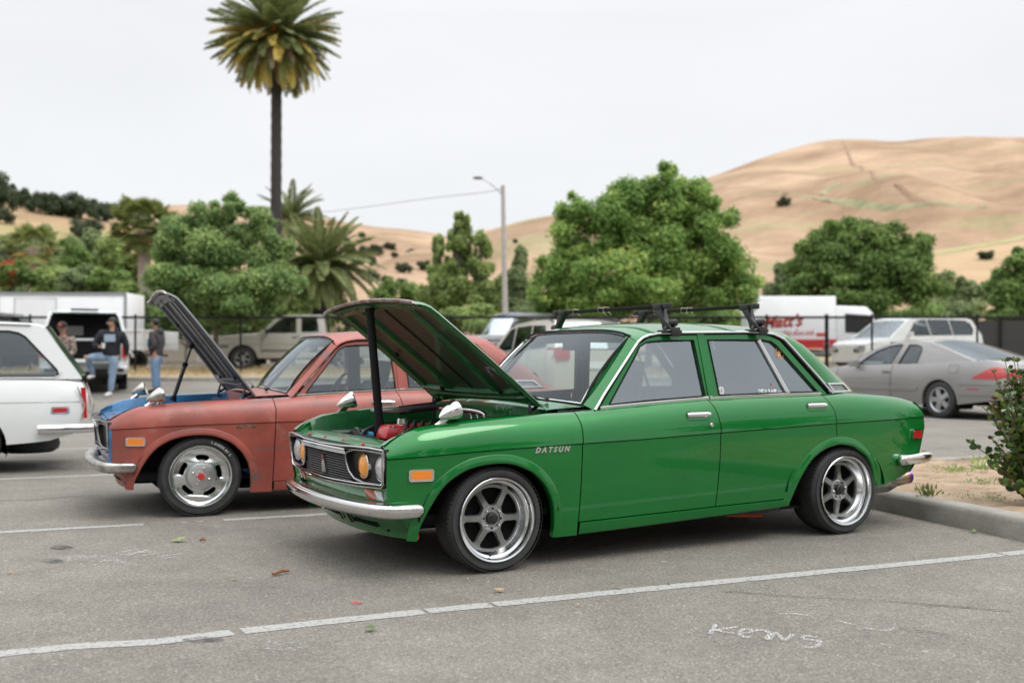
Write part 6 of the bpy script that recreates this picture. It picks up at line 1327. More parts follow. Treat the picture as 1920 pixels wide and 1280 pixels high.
# dry grass blades on the strip
n = 26000; rg = np.random.default_rng(5); x = rg.uniform(-17, 17, n); y = rg.uniform(31.2, 36.2, n); keep = np.array([noise.noise(Vector((a * .5, b_ * .9, 0))) > -.25 for a, b_ in zip(x, y)]); x, y = x[keep], y[keep]; n = len(x)
z = np.array([GZ(0, q) for q in y]) + .10; T = unit(np.stack([rg.normal(0, .35, n), rg.normal(0, .35, n), np.ones(n)], 1)); N = unit(np.cross(T, rg.normal(size=(n, 3)))); ln = rg.uniform(.06, .22, n)
o = link('dry_grass', leaf_mesh('dry_grass', np.stack([x, y, z], 1) + T * ln[:, None] * .5, N, T, ln, 0 * ln + .018, np.clip(rg.normal(.5, .3, n), 0, 1), LEAFS['straw'])); o['kind'] = 'stuff'; tag(o, 'dry straw coloured grass on the strip under the fence', 'grass')
# ---------------------------------------------------------------- street lamp and wire
Y = 50.0; X, Z = at(943, 347, Y); X0 = (949 - 960) / FX * Y
lamp = empty('street_lamp', (X0, Y, .6), 0, 'tall pale street lamp with a curved arm above the grey off-roader', 'street lamp')
b = MB(); b.tube([(0, 0, -.2), (X - X0, 0, Z - .6)], [.15, .09], 12); b.obj('pole', mat('weathered_pole', (.42, .38, .35), .8, var=.15, vscale=6), lamp)
p = lambda u, v: (at(u, v, Y)[0] - X0, 0, at(u, v, Y)[1] - .6)
b = MB(); b.tube(smooth_path([p(942, 364), p(930, 352), p(915, 340), p(902, 334)], 4), .035, 8); b.obj('arm', SATIN, lamp)
b = MB(); q = Vector(p(896, 333)); b.ball(tuple(q), .22, 14, 8, (1.1, .55, .36)); b.obj('lamp_head', LTRIM, lamp)
b = MB(); q1 = at(960 - 1200, 440, 90); 
pts = [(at(910, 360, Y)[0], Y, at(910, 360, Y)[1]), (at(800, 372, 58)[0], 58, at(800, 372, 58)[1]), (at(620, 396, 66)[0], 66, at(620, 396, 66)[1]), (at(400, 420, 80)[0], 80, at(400, 420, 80)[1])]
b.tube([(X, Y, Z - .6)] + smooth_path(pts, 4)[0:] if False else smooth_path([(X, Y, at(943, 352, Y)[1])] + pts, 4), .012, 4); tag(b.obj('overhead_wire', BLACKM), 'thin wire running left from the street lamp across the sky', 'wire')
# ---------------------------------------------------------------- box trailer, utility trailer, box truck
t = empty('box_trailer', (-24.5, 43.5, .6), R(2), 'long white enclosed trailer with a side door, behind the fence at the left', 'trailer')
TW = mat('trailer_white', (.84, .85, .87), .4, 0, .3, var=.04, vscale=1)
b = MB(); b.box((4.6, 0, 1.75), (9.4, 2.4, 2.45)); b.obj('box', TW, t, 38, .04)
b = MB(); b.box((4.6, -1.215, 2.92), (9.42, .03, .12)); b.box((4.6, -1.215, .58), (9.42, .03, .12)); b.obj('edge_rail', SATIN, t)
for x in (1.3, 4.35, 9.28): b = MB(); b.box((x, -1.215, 1.75), (.10, .03, 2.3)); b.obj('corner_post', SATIN, t)
b = MB(); b.sheet(rrect(5.0, .75, 6.6, 2.75, .05), [], lambda x, z: (x, -1.206, z), (0, -.02, 0)); d_ = b.obj('side_door', TW, t)
b = MB(); b.tube([(5.0, -1.23, .75), (6.6, -1.23, .75), (6.6, -1.23, 2.75), (5.0, -1.23, 2.75), (5.0, -1.23, .75)], .012, 5); b.obj('door_seal', LTRIM, d_)
b = MB(); b.tube([(6.35, -1.26, 1.9), (6.7, -1.26, 1.9)], .02, 6); b.tube([(6.5, -1.26, 1.0), (6.5, -1.26, 2.3)], .015, 6); b.obj('door_latch', SATIN, d_)
b = MB(); b.box((3.0, 0, 3.02), (.5, .45, .14), None, .8); b.obj('roof_vent', TW, t, 38, .03)
for x in (4.2, 5.1): wheel(t, 'steel', x, -1, .36, .2, .2, 1.15); wheel(t, 'steel', x, 1, .36, .2, .2, 1.15)
b = MB(); b.box((4.65, 0, .45), (2.4, 2.0, .12)); b.tube([(9.3, 0, .55), (10.6, 0, .5)], .05, 6); b.obj('chassis', BLACKM, t)
ut = empty('utility_trailer', (-12.55, 36.8, .58), 0, 'small white open trailer behind the fence, right of the white pickup', 'trailer')
b = MB(); b.box((0, -.72, 1.02), (2.0, .04, .62)); b.box((0, .72, 1.02), (2.0, .04, .62)); b.box((1.0, 0, 1.02), (.04, 1.44, .62)); b.box((-1.0, 0, 1.02), (.04, 1.44, .62)); b.box((0, 0, .72), (2.0, 1.44, .05)); b.obj('body', TW, ut, 38, .01)
for x in (-.95, -.3, .3, .95): b = MB(); b.box((x, -.76, 1.02), (.06, .05, .66)); b.obj('stake', TW, ut)
b = MB(); b.tube([(-.95, -.76, 1.34), (.98, -.76, 1.34)], .03, 6); b.obj('top_rail', TW, ut)
b = MB(); b.grid([[( -.45 + .46 * math.cos(a), y, .38 + .44 * math.sin(a)) for a in lin(R(10), R(170), 14)] for y in (-.98, -.72)]); b.obj('mudguard', TW, ut)
wheel(ut, 'steel', -.45, -1, .36, .24, .18, .94); wheel(ut, 'steel', -.45, 1, .36, .24, .18, .94)
b = MB(); b.sheet(rrect(.80, .74, .93, .90, .02), [], lambda x, z: (x, -.79, z), (0, -.02, 0)); b.obj('tail_lamp', REDLENS, ut)
bt_ = empty('box_truck', (8.1, 45.5, .6), 0, 'white box truck with red script lettering and red stripe behind the fence', 'truck')
b = MB(); b.box((3.45, 0, 1.88), (3.4, 2.3, 2.1)); b.obj('cargo_box', TW, bt_, 38, .04)
b = MB(); b.box((3.45, -1.165, .98), (3.4, .02, .36)); b.obj('red_stripe', mat('truck_red', (.50, .02, .02), .5), bt_)
b = MB(); b.add([(x, s * 1.02, z) for s in (-1, 1) for x, z in ((5.2, .62), (6.95, .62), (7.0, 1.35), (6.70, 2.25), (6.45, 2.50), (5.2, 2.55))], [(0, 1, 2, 3, 4, 5), (11, 10, 9, 8, 7, 6)] + [(i, (i + 1) % 6, (i + 1) % 6 + 6, i + 6) for i in range(6)]); cab = b.obj('cab', TW, bt_, 38, .06)
b = MB(); b.sheet([(5.55, 1.45), (6.75, 1.38), (6.58, 2.15), (5.55, 2.22)], [], lambda x, z: (x, -1.028, z), (0, -.01, 0)); b.obj('side_window', BLACK, cab)
b = MB(); b.grid([[(7.02 + (z - 1.35) * -.333 + .006, y, z) for y in (-.92, .92)] for z in (1.42, 2.18)]); b.obj('windshield', DARKG, cab)
b = MB(); b.box((6.95, -1.2, 1.75), (.12, .10, .42)); b.obj('door_mirror', BLACK, cab)
for x in (2.5, 6.1): wheel(bt_, 'steel', x, -1, .42, .24, .22, 1.05); wheel(bt_, 'steel', x, 1, .42, .24, .22, 1.05)
TRED = mat('truck_lettering_red', (.55, .06, .04), .6)
me = text_obj('script_lettering', "Matt's", .66, mat('truck_lettering_dark', (.07, .015, .012), .6), (2.12, -1.158, 1.62), (1, 0, .06), (-.06, 0, 1), bt_, shear=.4, bold=.022); text_obj('script_lettering', "Matt's", .66, TRED, (2.10, -1.165, 1.64), (1, 0, .06), (-.06, 0, 1), bt_, shear=.4, bold=.006)
b = MB(); rn_ = random.Random(31); x = 2.35
while x < 4.2: h = rn_.uniform(.12, .26); b.tube([(x, -1.166, 1.34), (x + .07, -1.166, 1.34 + h)], .016, 4); b.tube([(x + .03, -1.166, 1.34 + h * .5), (x + .12, -1.166, 1.37)], .012, 4); x += rn_.uniform(.10, .16)
b.obj('blurred_red_script', TRED, bt_)
b = MB(); b.box((4.55, -1.168, 1.36), (.42, .01, .14)); b.obj('red_mark', TRED, bt_)
b = MB(); b.lathe([(.07, 0), (.10, 0), (.10, -.01), (.07, -.01)], c=(4.75, -1.178, .98), axis='y', n=20); b.obj('stripe_emblem', TW, bt_)
hz = empty('distant_house', (-22.8, 72, .7), 0, 'low house with a terracotta roof behind the right end of the box trailer', 'house')
b = MB(); b.box((0, 0, 1.4), (5, 4, 2.8)); b.obj('wall', mat('house_wall', (.5, .44, .36), .9), hz); b = MB(); b.add([(-2.9, -2.4, 2.7), (2.9, -2.4, 2.7), (2.9, 2.4, 2.7), (-2.9, 2.4, 2.7), (-2.2, 0, 3.9), (2.2, 0, 3.9)], [(0, 1, 5, 4), (2, 3, 4, 5), (0, 4, 3), (1, 2, 5)]); b.obj('roof', mat('roof_tiles', (.36, .17, .10), .9), hz, 0)

# white pickup with a canopy, tailgate down
PW = WHITE
S = dict(L=5.7, W=1.0, paint=PW, hardtop=True, zt=[(0, 1.05), (.15, 1.12), (1.3, 1.22), (5.7, 1.26)], zb=[(0, .45), (5.7, .55)], wheels=[(.95, .40, .25), (4.25, .40, .25)], gb=.95, gr=.78, gap=.09,
         gh=[(1.35, 1.22), (1.95, 1.80), (2.3, 1.90), (3.0, 1.91), (3.4, 1.93), (5.3, 1.95), (5.45, 1.90), (5.66, 1.27)], wins=[[(1.65, 1.28), (2.1, 1.74), (2.6, 1.78), (2.6, 1.30)], [(2.7, 1.30), (2.7, 1.78), (3.2, 1.78), (3.2, 1.31)], [(3.6, 1.34), (3.6, 1.80), (5.2, 1.80), (5.35, 1.34)]], glass=[DARKG], segs=[(0, 1, 'g'), (1, 6, 'p')], style='six_b', seams=[(3.35, .6, 1.24)], bow=.02)
yaw = R(-69); pp = place((5.7, 0), (-10.12, 25.7), yaw)
pk, ff, rf, yf, _, ygp, _ = bgcar('pickup_truck', 'white pickup with an open canopy and lowered tailgate behind the men', 'pickup', (pp[0], pp[1], .20), yaw, S)
b = MB(); b.sheet([(-.80, .78), (.80, .78), (.80, 1.24), (-.80, 1.24)], [], lambda y, z: (5.735, y, z)); b.sheet([(-.88, 1.30), (.88, 1.30), (.74, 1.86), (-.74, 1.86)], [], lambda y, z: (5.67 - (z - 1.27) * .333 + .05, y, z)); b.obj('dark_bay_sheet', VOID, pk)  # flat black sheets stand in for the shade inside bed and canopy
b = MB(); b.sheet([(-.97, 1.26), (.97, 1.26), (.79, 1.94), (-.79, 1.94)], [[(-.88, 1.30), (-.74, 1.86), (.74, 1.86), (.88, 1.30)]], lambda y, z: (5.67 - (z - 1.27) * .333 + .05, y, z), (.02, 0, 0)); b.obj('canopy_frame', PW, pk)
b = MB(); b.box((5.85, 0, 1.86), (.6, 1.4, .03), Matrix.Rotation(R(-4), 3, 'Y')); b.box((5.60, 0, 1.98), (.10, .62, .05)); b.obj('rear_hatch', DARKG, pk)
b = MB(); b.box((5.74, -.28, 1.48), (.02, .5, .22)); b.obj('cargo_box_inside', GREY, pk)
b = MB(); b.box((6.02, 0, .76), (.56, 1.5, .07)); b.box((6.02, 0, .80), (.50, 1.4, .02)); b.obj('tailgate', PW, pk, 38, .015)
for s in (-1, 1):
    b = MB(); b.sheet(rrect(.84 * s if s > 0 else -.98, .84, .98 if s > 0 else -.84, 1.20, .02), [], lambda y, z: (5.735, y, z), (.03, 0, 0)); b.obj('tail_lamp', REDLENS, pk)
    b = MB(); b.box((5.83, s * .74, .55), (.22, .46, .20)); b.obj('rear_bumper', CHROME, pk, 38, .03)
    b = MB(); b.box((5.95, s * .72, .55), (.02, .30, .09)); b.obj('bumper_step', BLACK, pk)
b = MB(); b.box((5.80, 0, .50), (.22, 1.1, .14)); b.obj('bumper_centre', BLACK, pk, 38, .02); b = MB(); b.box((5.93, 0, .60), (.02, .32, .16)); b.obj('number_plate', WHITEL, pk)

# ---------------------------------------------------------------- people
SKIN = mat('skin', (.45, .25, .17), .55, var=.06, vscale=8); SKIN2 = mat('tanned_skin', (.36, .20, .13), .55)
HAIR = mat('dark_hair', (.012, .010, .009), .6); DENIM = mat('faded_denim', (.14, .21, .31), .85, col2=(.27, .37, .48), vscale=6, bump=.2, bscale=40)
DENIM2 = mat('blue_denim', (.09, .16, .27), .85, col2=(.17, .27, .40), vscale=6); HOODIE = mat('black_sweatshirt', (.012, .014, .019), .9, var=.3, vscale=9); JACK = mat('dark_jacket', (.035, .030, .032), .75, var=.3, vscale=9)
SHOE = mat('white_shoe', (.6, .6, .58), .6); PLAID = mat('plaid_flannel', (.10, .06, .05), .9, col2=(.34, .28, .24), vscale=14, stretch=(1, 1, 2.5), vlo=.45, vhi=.55); CAPM = mat('black_cap', (.012, .012, .014), .8); ORG = mat('orange_logo', (.62, .12, .02), .7); PRINT = mat('pale_print', (.30, .38, .46), .8)
def skin_mesh(name, chains, m, parent=None, sub=2):
    """chains: list of [(x,y,z,r), ...]; equal first points share a joint"""
    vs, rs, es, idx = [], [], [], {}
    for ch in chains:
        pr = None
        for p in ch:
            k = tuple(round(c, 3) for c in p[:3])
            if k not in idx: idx[k] = len(vs); vs.append(p[:3]); rs.append(p[3])
            if pr is not None: es.append((pr, idx[k]))
            pr = idx[k]
    me = D.meshes.new(name); me.from_pydata(vs, es, []); o = D.objects.new(name, me); COL.objects.link(o)
    md = o.modifiers.new('s', 'SKIN'); md.use_smooth_shade = True
    for i, v in enumerate(me.skin_vertices[0].data):
        r_ = rs[i]; v.radius = r_ if isinstance(r_, tuple) else (r_, r_)
    me.skin_vertices[0].data[0].use_root = True
    md2 = o.modifiers.new('u', 'SUBSURF'); md2.levels = sub; md2.render_levels = sub
    bpy.context.view_layer.update(); m2 = D.meshes.new_from_object(o.evaluated_get(bpy.context.evaluated_depsgraph_get())); D.objects.remove(o)
    m2.name = name; m2.materials.clear(); m2.materials.append(m); m2.polygons.foreach_set('use_smooth', [True] * len(m2.polygons)); return link(name, m2, parent)
def person(label, loc, rz, J, m, skin=SKIN, fat=1.0):
    """J: joints dict; m: dict top, legs, shoes, hair"""
    root = empty('person', loc, rz, label, 'person'); f = fat
    A = lambda k, r: (*J[k], r)
    mid = lambda a, c, t: tuple(J[a][i] + (J[c][i] - J[a][i]) * t for i in range(3))
    hx, hy, hz_ = J['head']; nk = J['neck']
    core = [A('pelvis', .13), (*mid('pelvis', 'chest', .5), .12), A('chest', .13), (*mid('chest', 'neck', .7), .08), A('neck', .052), (*mid('neck', 'head', .5), .055), (hx, hy, hz_, .085), (hx, hy, hz_ + .07, .075)]
    ch = [core]
    for s in ('l', 'r'):
        ch.append([A('chest', .13), A('sh' + s, .06), (*mid('sh' + s, 'el' + s, .5), .048), A('el' + s, .040), (*mid('el' + s, 'wr' + s, .5), .036), A('wr' + s, .026), A('ha' + s, .036)])
        ch.append([A('pelvis', .13), A('hip' + s, .09), (*mid('hip' + s, 'kn' + s, .5), .075), A('kn' + s, .055), (*mid('kn' + s, 'an' + s, .45), .052), A('an' + s, .035), A('to' + s, .035)])
    body = skin_mesh('body', ch, skin, root)
    for s in ('l', 'r'):        # fingers
        h = Vector(J['ha' + s]); w = Vector(J['wr' + s]); d = (h - w).normalized(); sdv = d.cross(Vector((0, 1, .2))).normalized(); pn = d.cross(sdv)
        cs = []
        for k in range(5):
            o_ = sdv * (k - 1.5) * .018 if k < 4 else sdv * -.035; base = h + d * (.015 if k < 4 else -.02) + o_; l_ = (.05, .058, .055, .045, .045)[k]; dd = d if k < 4 else (d - sdv * .7).normalized()
            cs.append([(*(base - d * .02), .010), (*base, .010), (*(base + dd * l_ * .55), .009), (*(base + dd * l_ * .85 + pn * l_ * .4), .008)])
        skin_mesh('hand', [c for c in cs], skin, root, 1)
    # face and hair
    F_ = Vector(J['face']).normalized(); U = Vector((0, 0, 1)); Sd = F_.cross(U).normalized(); H = Vector(J['head']) + Vector((0, 0, .03))
    b = MB(); b.ball(tuple(H + F_ * .092 - U * .012), .020, 8, 6, (.8, .8, 1.3)); 
    for q in (-1, 1): b.ball(tuple(H + Sd * q * .088 - U * .005), .024, 8, 6, (.6, .8, 1.3))
    b.obj('nose_and_ears', skin, body)
    b = MB()
    for q in (-1, 1): b.ball(tuple(H + F_ * .084 + Sd * q * .033 + U * .014), .011, 8, 5); b.box(tuple(H + F_ * .088 + Sd * q * .033 + U * .036), (.028, .028, .006))
    b.box(tuple(H + F_ * .086 - U * .048), (.035, .035, .008)); b.obj('eyes_and_mouth', HAIR, body)
    b = MB(); b.ball(tuple(H + U * .034 - F_ * .034), .100, 14, 9, (.96, .96, .92)); hr = b.obj('hair', m['hair'], root)
    if m.get('cap'):
        b = MB(); b.ball(tuple(H + U * .048 - F_ * .004), .108, 14, 9, (1, 1, .82)); b.obj('cap', m['cap'], root)
        b = MB(); c0 = H + U * .055 + F_ * .10; b.add([tuple(c0 + Sd * .08 - F_ * .03), tuple(c0 + Sd * .07 + F_ * .06 - U * .01), tuple(c0 - Sd * .07 + F_ * .06 - U * .01), tuple(c0 - Sd * .08 - F_ * .03), tuple(c0 + Sd * .08 - F_ * .03 + U * .012), tuple(c0 + Sd * .07 + F_ * .06), tuple(c0 - Sd * .07 + F_ * .06), tuple(c0 - Sd * .08 - F_ * .03 + U * .012)], [(0, 1, 2, 3), (4, 5, 6, 7), (0, 1, 5, 4), (1, 2, 6, 5), (2, 3, 7, 6)]); b.obj('cap_peak', m['cap'], root)
    # clothes
    t = [[(*J['pelvis'][:2], J['pelvis'][2] - .07, .165 * f), (*J['pelvis'][:2], J['pelvis'][2] + .05, .172 * f), (*mid('pelvis', 'chest', .5), .168 * f), A('chest', .180 * f), (*mid('chest', 'neck', .62), .115 * f)]]
    for s in ('l', 'r'): t.append([A('chest', .180 * f), (*J['sh' + s], .092 * f), (*mid('sh' + s, 'el' + s, .5), .080 * f), (*J['el' + s], .066 * f), (*mid('el' + s, 'wr' + s, .6), .055), (*mid('el' + s, 'wr' + s, .9), .045)])
    top = skin_mesh('top', t, m['top'], root)
    t = [[(*J['pelvis'][:2], J['pelvis'][2] + .01, .160 * f), (*J['pelvis'][:2], J['pelvis'][2] - .06, .150 * f)]]
    for s in ('l', 'r'): t.append([(*J['pelvis'][:2], J['pelvis'][2] - .06, .150 * f), (*J['hip' + s], .115 * f), (*mid('hip' + s, 'kn' + s, .5), .103 * f), (*J['kn' + s], .080), (*mid('kn' + s, 'an' + s, .5), .074), (*mid('kn' + s, 'an' + s, .96), .062)])
    skin_mesh('jeans', t, m['legs'], root)
    for s in ('l', 'r'):
        a, e = Vector(J['an' + s]), Vector(J['to' + s]); skin_mesh('shoe', [[(*(a + (a - e) * .25 + Vector((0, 0, -.02))), .042), (*a.lerp(e, .45), .046), (*e, .042), (*(e + (e - a) * .25), .034)]], m['shoes'], root, 2)
    return root, top
# local frame: x right in the photo, y away from the camera, z up
g1 = .165; Y1 = 24.4; x1 = (205 - 960) / FX * Y1
J = dict(pelvis=(.03, .0, .95), chest=(.07, 0, 1.32), neck=(.075, -.01, 1.52), head=(.06, -.04, 1.64), face=(-.75, -.6, .0), shl=(-.17, -.03, 1.42), shr=(.29, .03, 1.40), ell=(-.30, -.12, 1.16), wrl=(-.10, -.27, 1.12), hal=(-.04, -.30, 1.13), elr=(.37, .06, 1.13), wrr=(.34, .12, .90), har=(.33, .14, .83),
         hipl=(-.05, .0, .90), hipr=(.12, .0, .90), knl=(-.42, -.16, .88), anl=(-.38, .05, .48), tol=(-.42, -.10, .44), knr=(.08, -.02, .50), anr=(.03, .0, .09), tor=(.0, -.17, .045))
p1_, top1 = person('man in a black sweatshirt and ripped jeans leaning on the tailgate with one knee raised', (x1, Y1, g1), 0, J, dict(top=HOODIE, legs=DENIM, shoes=SHOE, hair=HAIR, cap=None), fat=1.12)
b = MB(); b.ball((.075, .05, 1.50), .12, 12, 7, (1.2, .9, .6)); b.obj('hood', HOODIE, top1)
b = MB(); b.sheet(rrect(-.07, 1.24, .18, 1.40, .02), [], lambda x, z: (x + .03, -.203 - (.01 if z > 1.3 else 0), z)); b.obj('chest_print', PRINT, top1)
b = MB(); b.ball((-.44, -.225, .89), .05, 8, 6, (1, .5, 1)); b.obj('ripped_knee', SKIN, p1_)
b = MB(); b.lathe([(0, 0), (.030, 0), (.040, .11), (.040, .12), (0, .12)], c=(x1 - .01, Y1 - .33, g1 + 1.09), axis='z', n=18); tag(b.obj('paper_cup', SHOE), 'white paper cup held by the man in the black sweatshirt', 'cup')
g2 = GZ(0, 25.7); Y2 = 25.7; x2 = (293 - 960) / FX * Y2
J = dict(pelvis=(0, 0, .93), chest=(.01, .02, 1.28), neck=(-.01, .0, 1.48), head=(-.04, -.01, 1.62), face=(-.95, .25, -.05), shl=(-.06, -.19, 1.40), shr=(.05, .20, 1.40), ell=(.04, -.24, 1.13), wrl=(-.12, -.22, 1.0), hal=(-.17, -.19, .99), elr=(.08, .24, 1.13), wrr=(-.06, .22, 1.0), har=(-.12, .20, .99),
         hipl=(0, -.09, .88), hipr=(0, .09, .88), knl=(-.01, -.10, .49), anl=(.02, -.11, .09), tol=(-.14, -.12, .04), knr=(-.02, .10, .49), anr=(.03, .11, .09), tor=(-.13, .12, .04))
p2_, top2 = person('man in a dark hooded jacket standing sideways behind the raised grey hood', (x2, Y2, g2), 0, J, dict(top=JACK, legs=DENIM2, shoes=HAIR, hair=HAIR, cap=None), SKIN2)
b = MB(); b.ball((.08, .0, 1.46), .11, 12, 7, (.9, 1.2, .8)); b.obj('hood', JACK, top2); b = MB(); b.box((-.165, -.06, 1.18), (.03, .12, .22)); b.obj('blue_shirt', mat('cyan_shirt', (.05, .30, .45), .8), top2, 38, .01)
Y3 = 24.0; g3 = .15; x3 = (120 - 960) / FX * Y3
J = dict(pelvis=(0, .05, .88), chest=(0, .0, 1.20), neck=(0, -.06, 1.40), head=(.0, -.10, 1.53), face=(.10, -.95, -.35), shl=(-.19, -.02, 1.31), shr=(.19, -.02, 1.31), ell=(-.24, -.04, 1.03), wrl=(-.14, -.22, .92), hal=(-.08, -.26, .90), elr=(.24, -.04, 1.03), wrr=(.15, -.22, .92), har=(.09, -.26, .90),
         hipl=(-.09, .04, .83), hipr=(.09, .04, .83), knl=(-.10, -.02, .47), anl=(-.10, .03, .09), tol=(-.11, -.12, .04), knr=(.10, -.02, .47), anr=(.10, .03, .09), tor=(.11, -.12, .04))
p3_, _ = person('man in a plaid shirt and black cap looking down behind the white estate car', (x3, Y3, g3), 0, J, dict(top=PLAID, legs=DENIM2, shoes=HAIR, hair=HAIR, cap=CAPM), SKIN2)
b = MB(); b.sheet([(-.03, 1.60), (.03, 1.60), (.022, 1.66), (-.022, 1.66)], [], lambda x, z: (x + .004, -.222, z)); b.obj('cap_logo', ORG, p3_)

# ---------------------------------------------------------------- marks on the asphalt
def wornmat(name, col, lo, hi, sc, rough=.8):
    m = D.materials.new(name); m.use_nodes = True; n = m.node_tree.nodes; l = m.node_tree.links.new; b = n['Principled BSDF']; b.inputs['Base Color'].default_value = (*col, 1); b.inputs['Roughness'].default_value = rough; b.inputs['Specular IOR Level'].default_value = .25
    t = n.new('ShaderNodeTexCoord'); z = n.new('ShaderNodeTexNoise'); z.inputs['Scale'].default_value = sc; z.inputs['Detail'].default_value = 6; z.inputs['Roughness'].default_value = .75; l(t.outputs['Object'], z.inputs['Vector'])
    r = n.new('ShaderNodeMapRange'); r.inputs[1].default_value = lo; r.inputs[2].default_value = hi; l(z.outputs[0], r.inputs[0])
    tr = n.new('ShaderNodeBsdfTransparent'); x = n.new('ShaderNodeMixShader'); l(r.outputs[0], x.inputs[0]); l(tr.outputs[0], x.inputs[1]); l(b.outputs[0], x.inputs[2]); l(x.outputs[0], n['Material Output'].inputs[0]); return m
LINEP = wornmat('worn_line_paint', (.34, .336, .322), .32, .47, 45); LINEP2 = wornmat('very_worn_line_paint', (.30, .295, .28), .42, .56, 16); CHALK = wornmat('chalk', (.78, .78, .80), .50, .60, 150); SMEAR = wornmat('chalk_smear', (.60, .60, .60), .52, .74, 60)
PATCH = wornmat('oil_stain', (.045, .045, .045), .36, .75, 14); REDP = wornmat('red_chalk', (.55, .10, .10), .42, .6, 90); CRACK = mat('crack_shadow', (.03, .028, .025), .95)
def strip(name, pts, w, m, z=.002, jit=.006, step=.03, gaps=(), seed=1, label=None, cat=None, zf=None):
    P = [Vector((p[0], p[1])) for p in pts]; rn_ = random.Random(seed); L_ = [0]
    for a, c in zip(P, P[1:]): L_.append(L_[-1] + (c - a).length)
    b = MB(); s = 0; rows = []
    def ptat(s):
        for i in range(len(P) - 1):
            if s <= L_[i + 1] or i == len(P) - 2: t = (s - L_[i]) / (L_[i + 1] - L_[i]); d = (P[i + 1] - P[i]).normalized(); return P[i].lerp(P[i + 1], t), Vector((-d.y, d.x))
    ja = jb = 0
    while s < L_[-1]:
        gap = any(g0 <= s <= g1 for g0, g1 in gaps); p, n_ = ptat(s); ja = ja * .7 + rn_.uniform(-jit, jit); jb = jb * .7 + rn_.uniform(-jit, jit)
        if gap:
            if len(rows) > 1: b.grid(rows)
            rows = []
        else:
            q0, q1 = p + n_ * (w / 2 + ja), p - n_ * (w / 2 + jb); rows.append([(q0.x, q0.y, (zf(q0) if zf else 0) + z), (p.x, p.y, (zf(p) if zf else 0) + z), (q1.x, q1.y, (zf(q1) if zf else 0) + z)])
        s += step
    if len(rows) > 1: b.grid(rows)
    o = b.obj(name, m, None, 0); return struct(o) if label is None else tag(o, label, cat)
gl = lambda l: [gp(u, v).to_2d() for u, v in l]
GAPS = [(1.50, 1.522), (2.29, 2.30), (2.60, 2.618), (3.24, 3.246), (3.62, 3.625), (3.9, 3.906), (4.28, 4.285), (4.65, 4.655), (5.1, 5.106), (5.62, 5.63), (6.2, 6.206)]
A = gl([(-400, 1274), (0, 1224), (150, 1209), (297, 1201), (500, 1176), (830, 1141), (1050, 1119), (1250, 1099), (1580, 1067), (1920, 1034), (2300, 998)])
strip('parking_line', A, .092, LINEP, step=.010, jit=.0028, gaps=GAPS, seed=2)
strip('parking_line', gl([(-500, 1025), (0, 997), (275, 982)]), .085, LINEP, seed=3); strip('parking_line', gl([(305, 981), (330, 979), (362, 978), (400, 975)]), .06, LINEP2, seed=4, jit=.012); strip('parking_line', gl([(420, 974), (610, 963), (900, 946), (1500, 912)]), .085, LINEP, seed=5)
strip('parking_line', gl([(-300, 911), (0, 898), (165, 891), (400, 880), (900, 860)]), .10, LINEP, seed=6); strip('parking_line', gl([(-100, 862), (70, 871), (160, 876), (400, 888)]), .09, LINEP2, seed=7); strip('parking_line', gl([(60, 844), (160, 840), (500, 826)]), .10, LINEP, seed=8)
GPZ = lambda u, v, it=6: (lambda q: q)(None)
def gpt(u, v):
    z = 0
    for _ in range(12): p = gp(u, v, z); z = GZ(p.x, p.y)
    return p.to_2d()
strip('parking_line', [gpt(246, 718), gpt(285, 745), gpt(330, 775)], .12, LINEP, zf=lambda p: GZ(p.x, p.y), seed=9, step=.2); strip('concrete_gutter', [gpt(1690, 781), gpt(1745, 786), (8.6, 17.0), (13, 14.8)], .16, mat('gutter_concrete', (.36, .35, .32), .9), seed=10, step=.2)
def crack(px, w=.006, seed=1):
    P = gl(px); rn_ = random.Random(seed); Q = []
    for a, c in zip(P, P[1:]):
        n_ = max(2, int((c - a).length / .05))
        for k in range(n_): Q.append(a.lerp(c, k / n_) + Vector((rn_.uniform(-.012, .012), rn_.uniform(-.012, .012))))
    strip('asphalt_crack', Q, w, CRACK, z=.0055, jit=.0015, step=.04, seed=seed)
crack([(1360, 1108), (1500, 1118), (1680, 1127), (1920, 1148)], .006, 1); crack([(1680, 1178), (1740, 1184), (1820, 1196)], .004, 2); crack([(0, 938), (60, 937), (130, 931), (210, 927)], .012, 3); crack([(1030, 1055), (1090, 1060)], .004, 4); crack([(1150, 1103), (1190, 1112)], .005, 5); crack([(1249, 1094), (1262, 1104)], .004, 6)
k6 = lambda L_: [(960 + x / 2, 880 + y / 2) for x, y in L_]
def strokes(name, L_, m, w, label, cat='chalk mark', z=.0045):
    b = MB()
    for j, st_ in enumerate(L_):
        P = [Vector((p.x, p.y, z + .0004 * j)) for p in [gp(u, v) for u, v in st_]]; P = [Vector(q) for q in smooth_path([tuple(p) for p in P], 5)] if len(P) > 2 else P; rows = []
        for i, p in enumerate(P):
            d = (P[min(i + 1, len(P) - 1)] - P[max(0, i - 1)]).normalized(); n_ = Vector((-d.y, d.x, 0)); rows.append([tuple(p + n_ * w / 2), tuple(p - n_ * w / 2)])
        b.grid(rows)
    return tag(b.obj(name, m, None, 0), label, cat)
strokes('chalk_writing', [k6([(762, 578), (752, 596), (740, 614)]), k6([(838, 588), (770, 600), (735, 602)]), k6([(762, 600), (800, 610), (830, 612)]), k6([(858, 612), (893, 610), (888, 598), (862, 600), (850, 616), (868, 628), (892, 626)]), k6([(902, 608), (925, 602), (950, 606), (962, 616), (950, 636)]),
        k6([(958, 640), (985, 612), (1018, 640), (1052, 616)]), k6([(1138, 630), (1095, 624), (1092, 636), (1142, 642), (1148, 656), (1120, 668), (1088, 664)])], CHALK, .018, 'white chalk word KENS written on the asphalt at the lower right', 'chalk writing')
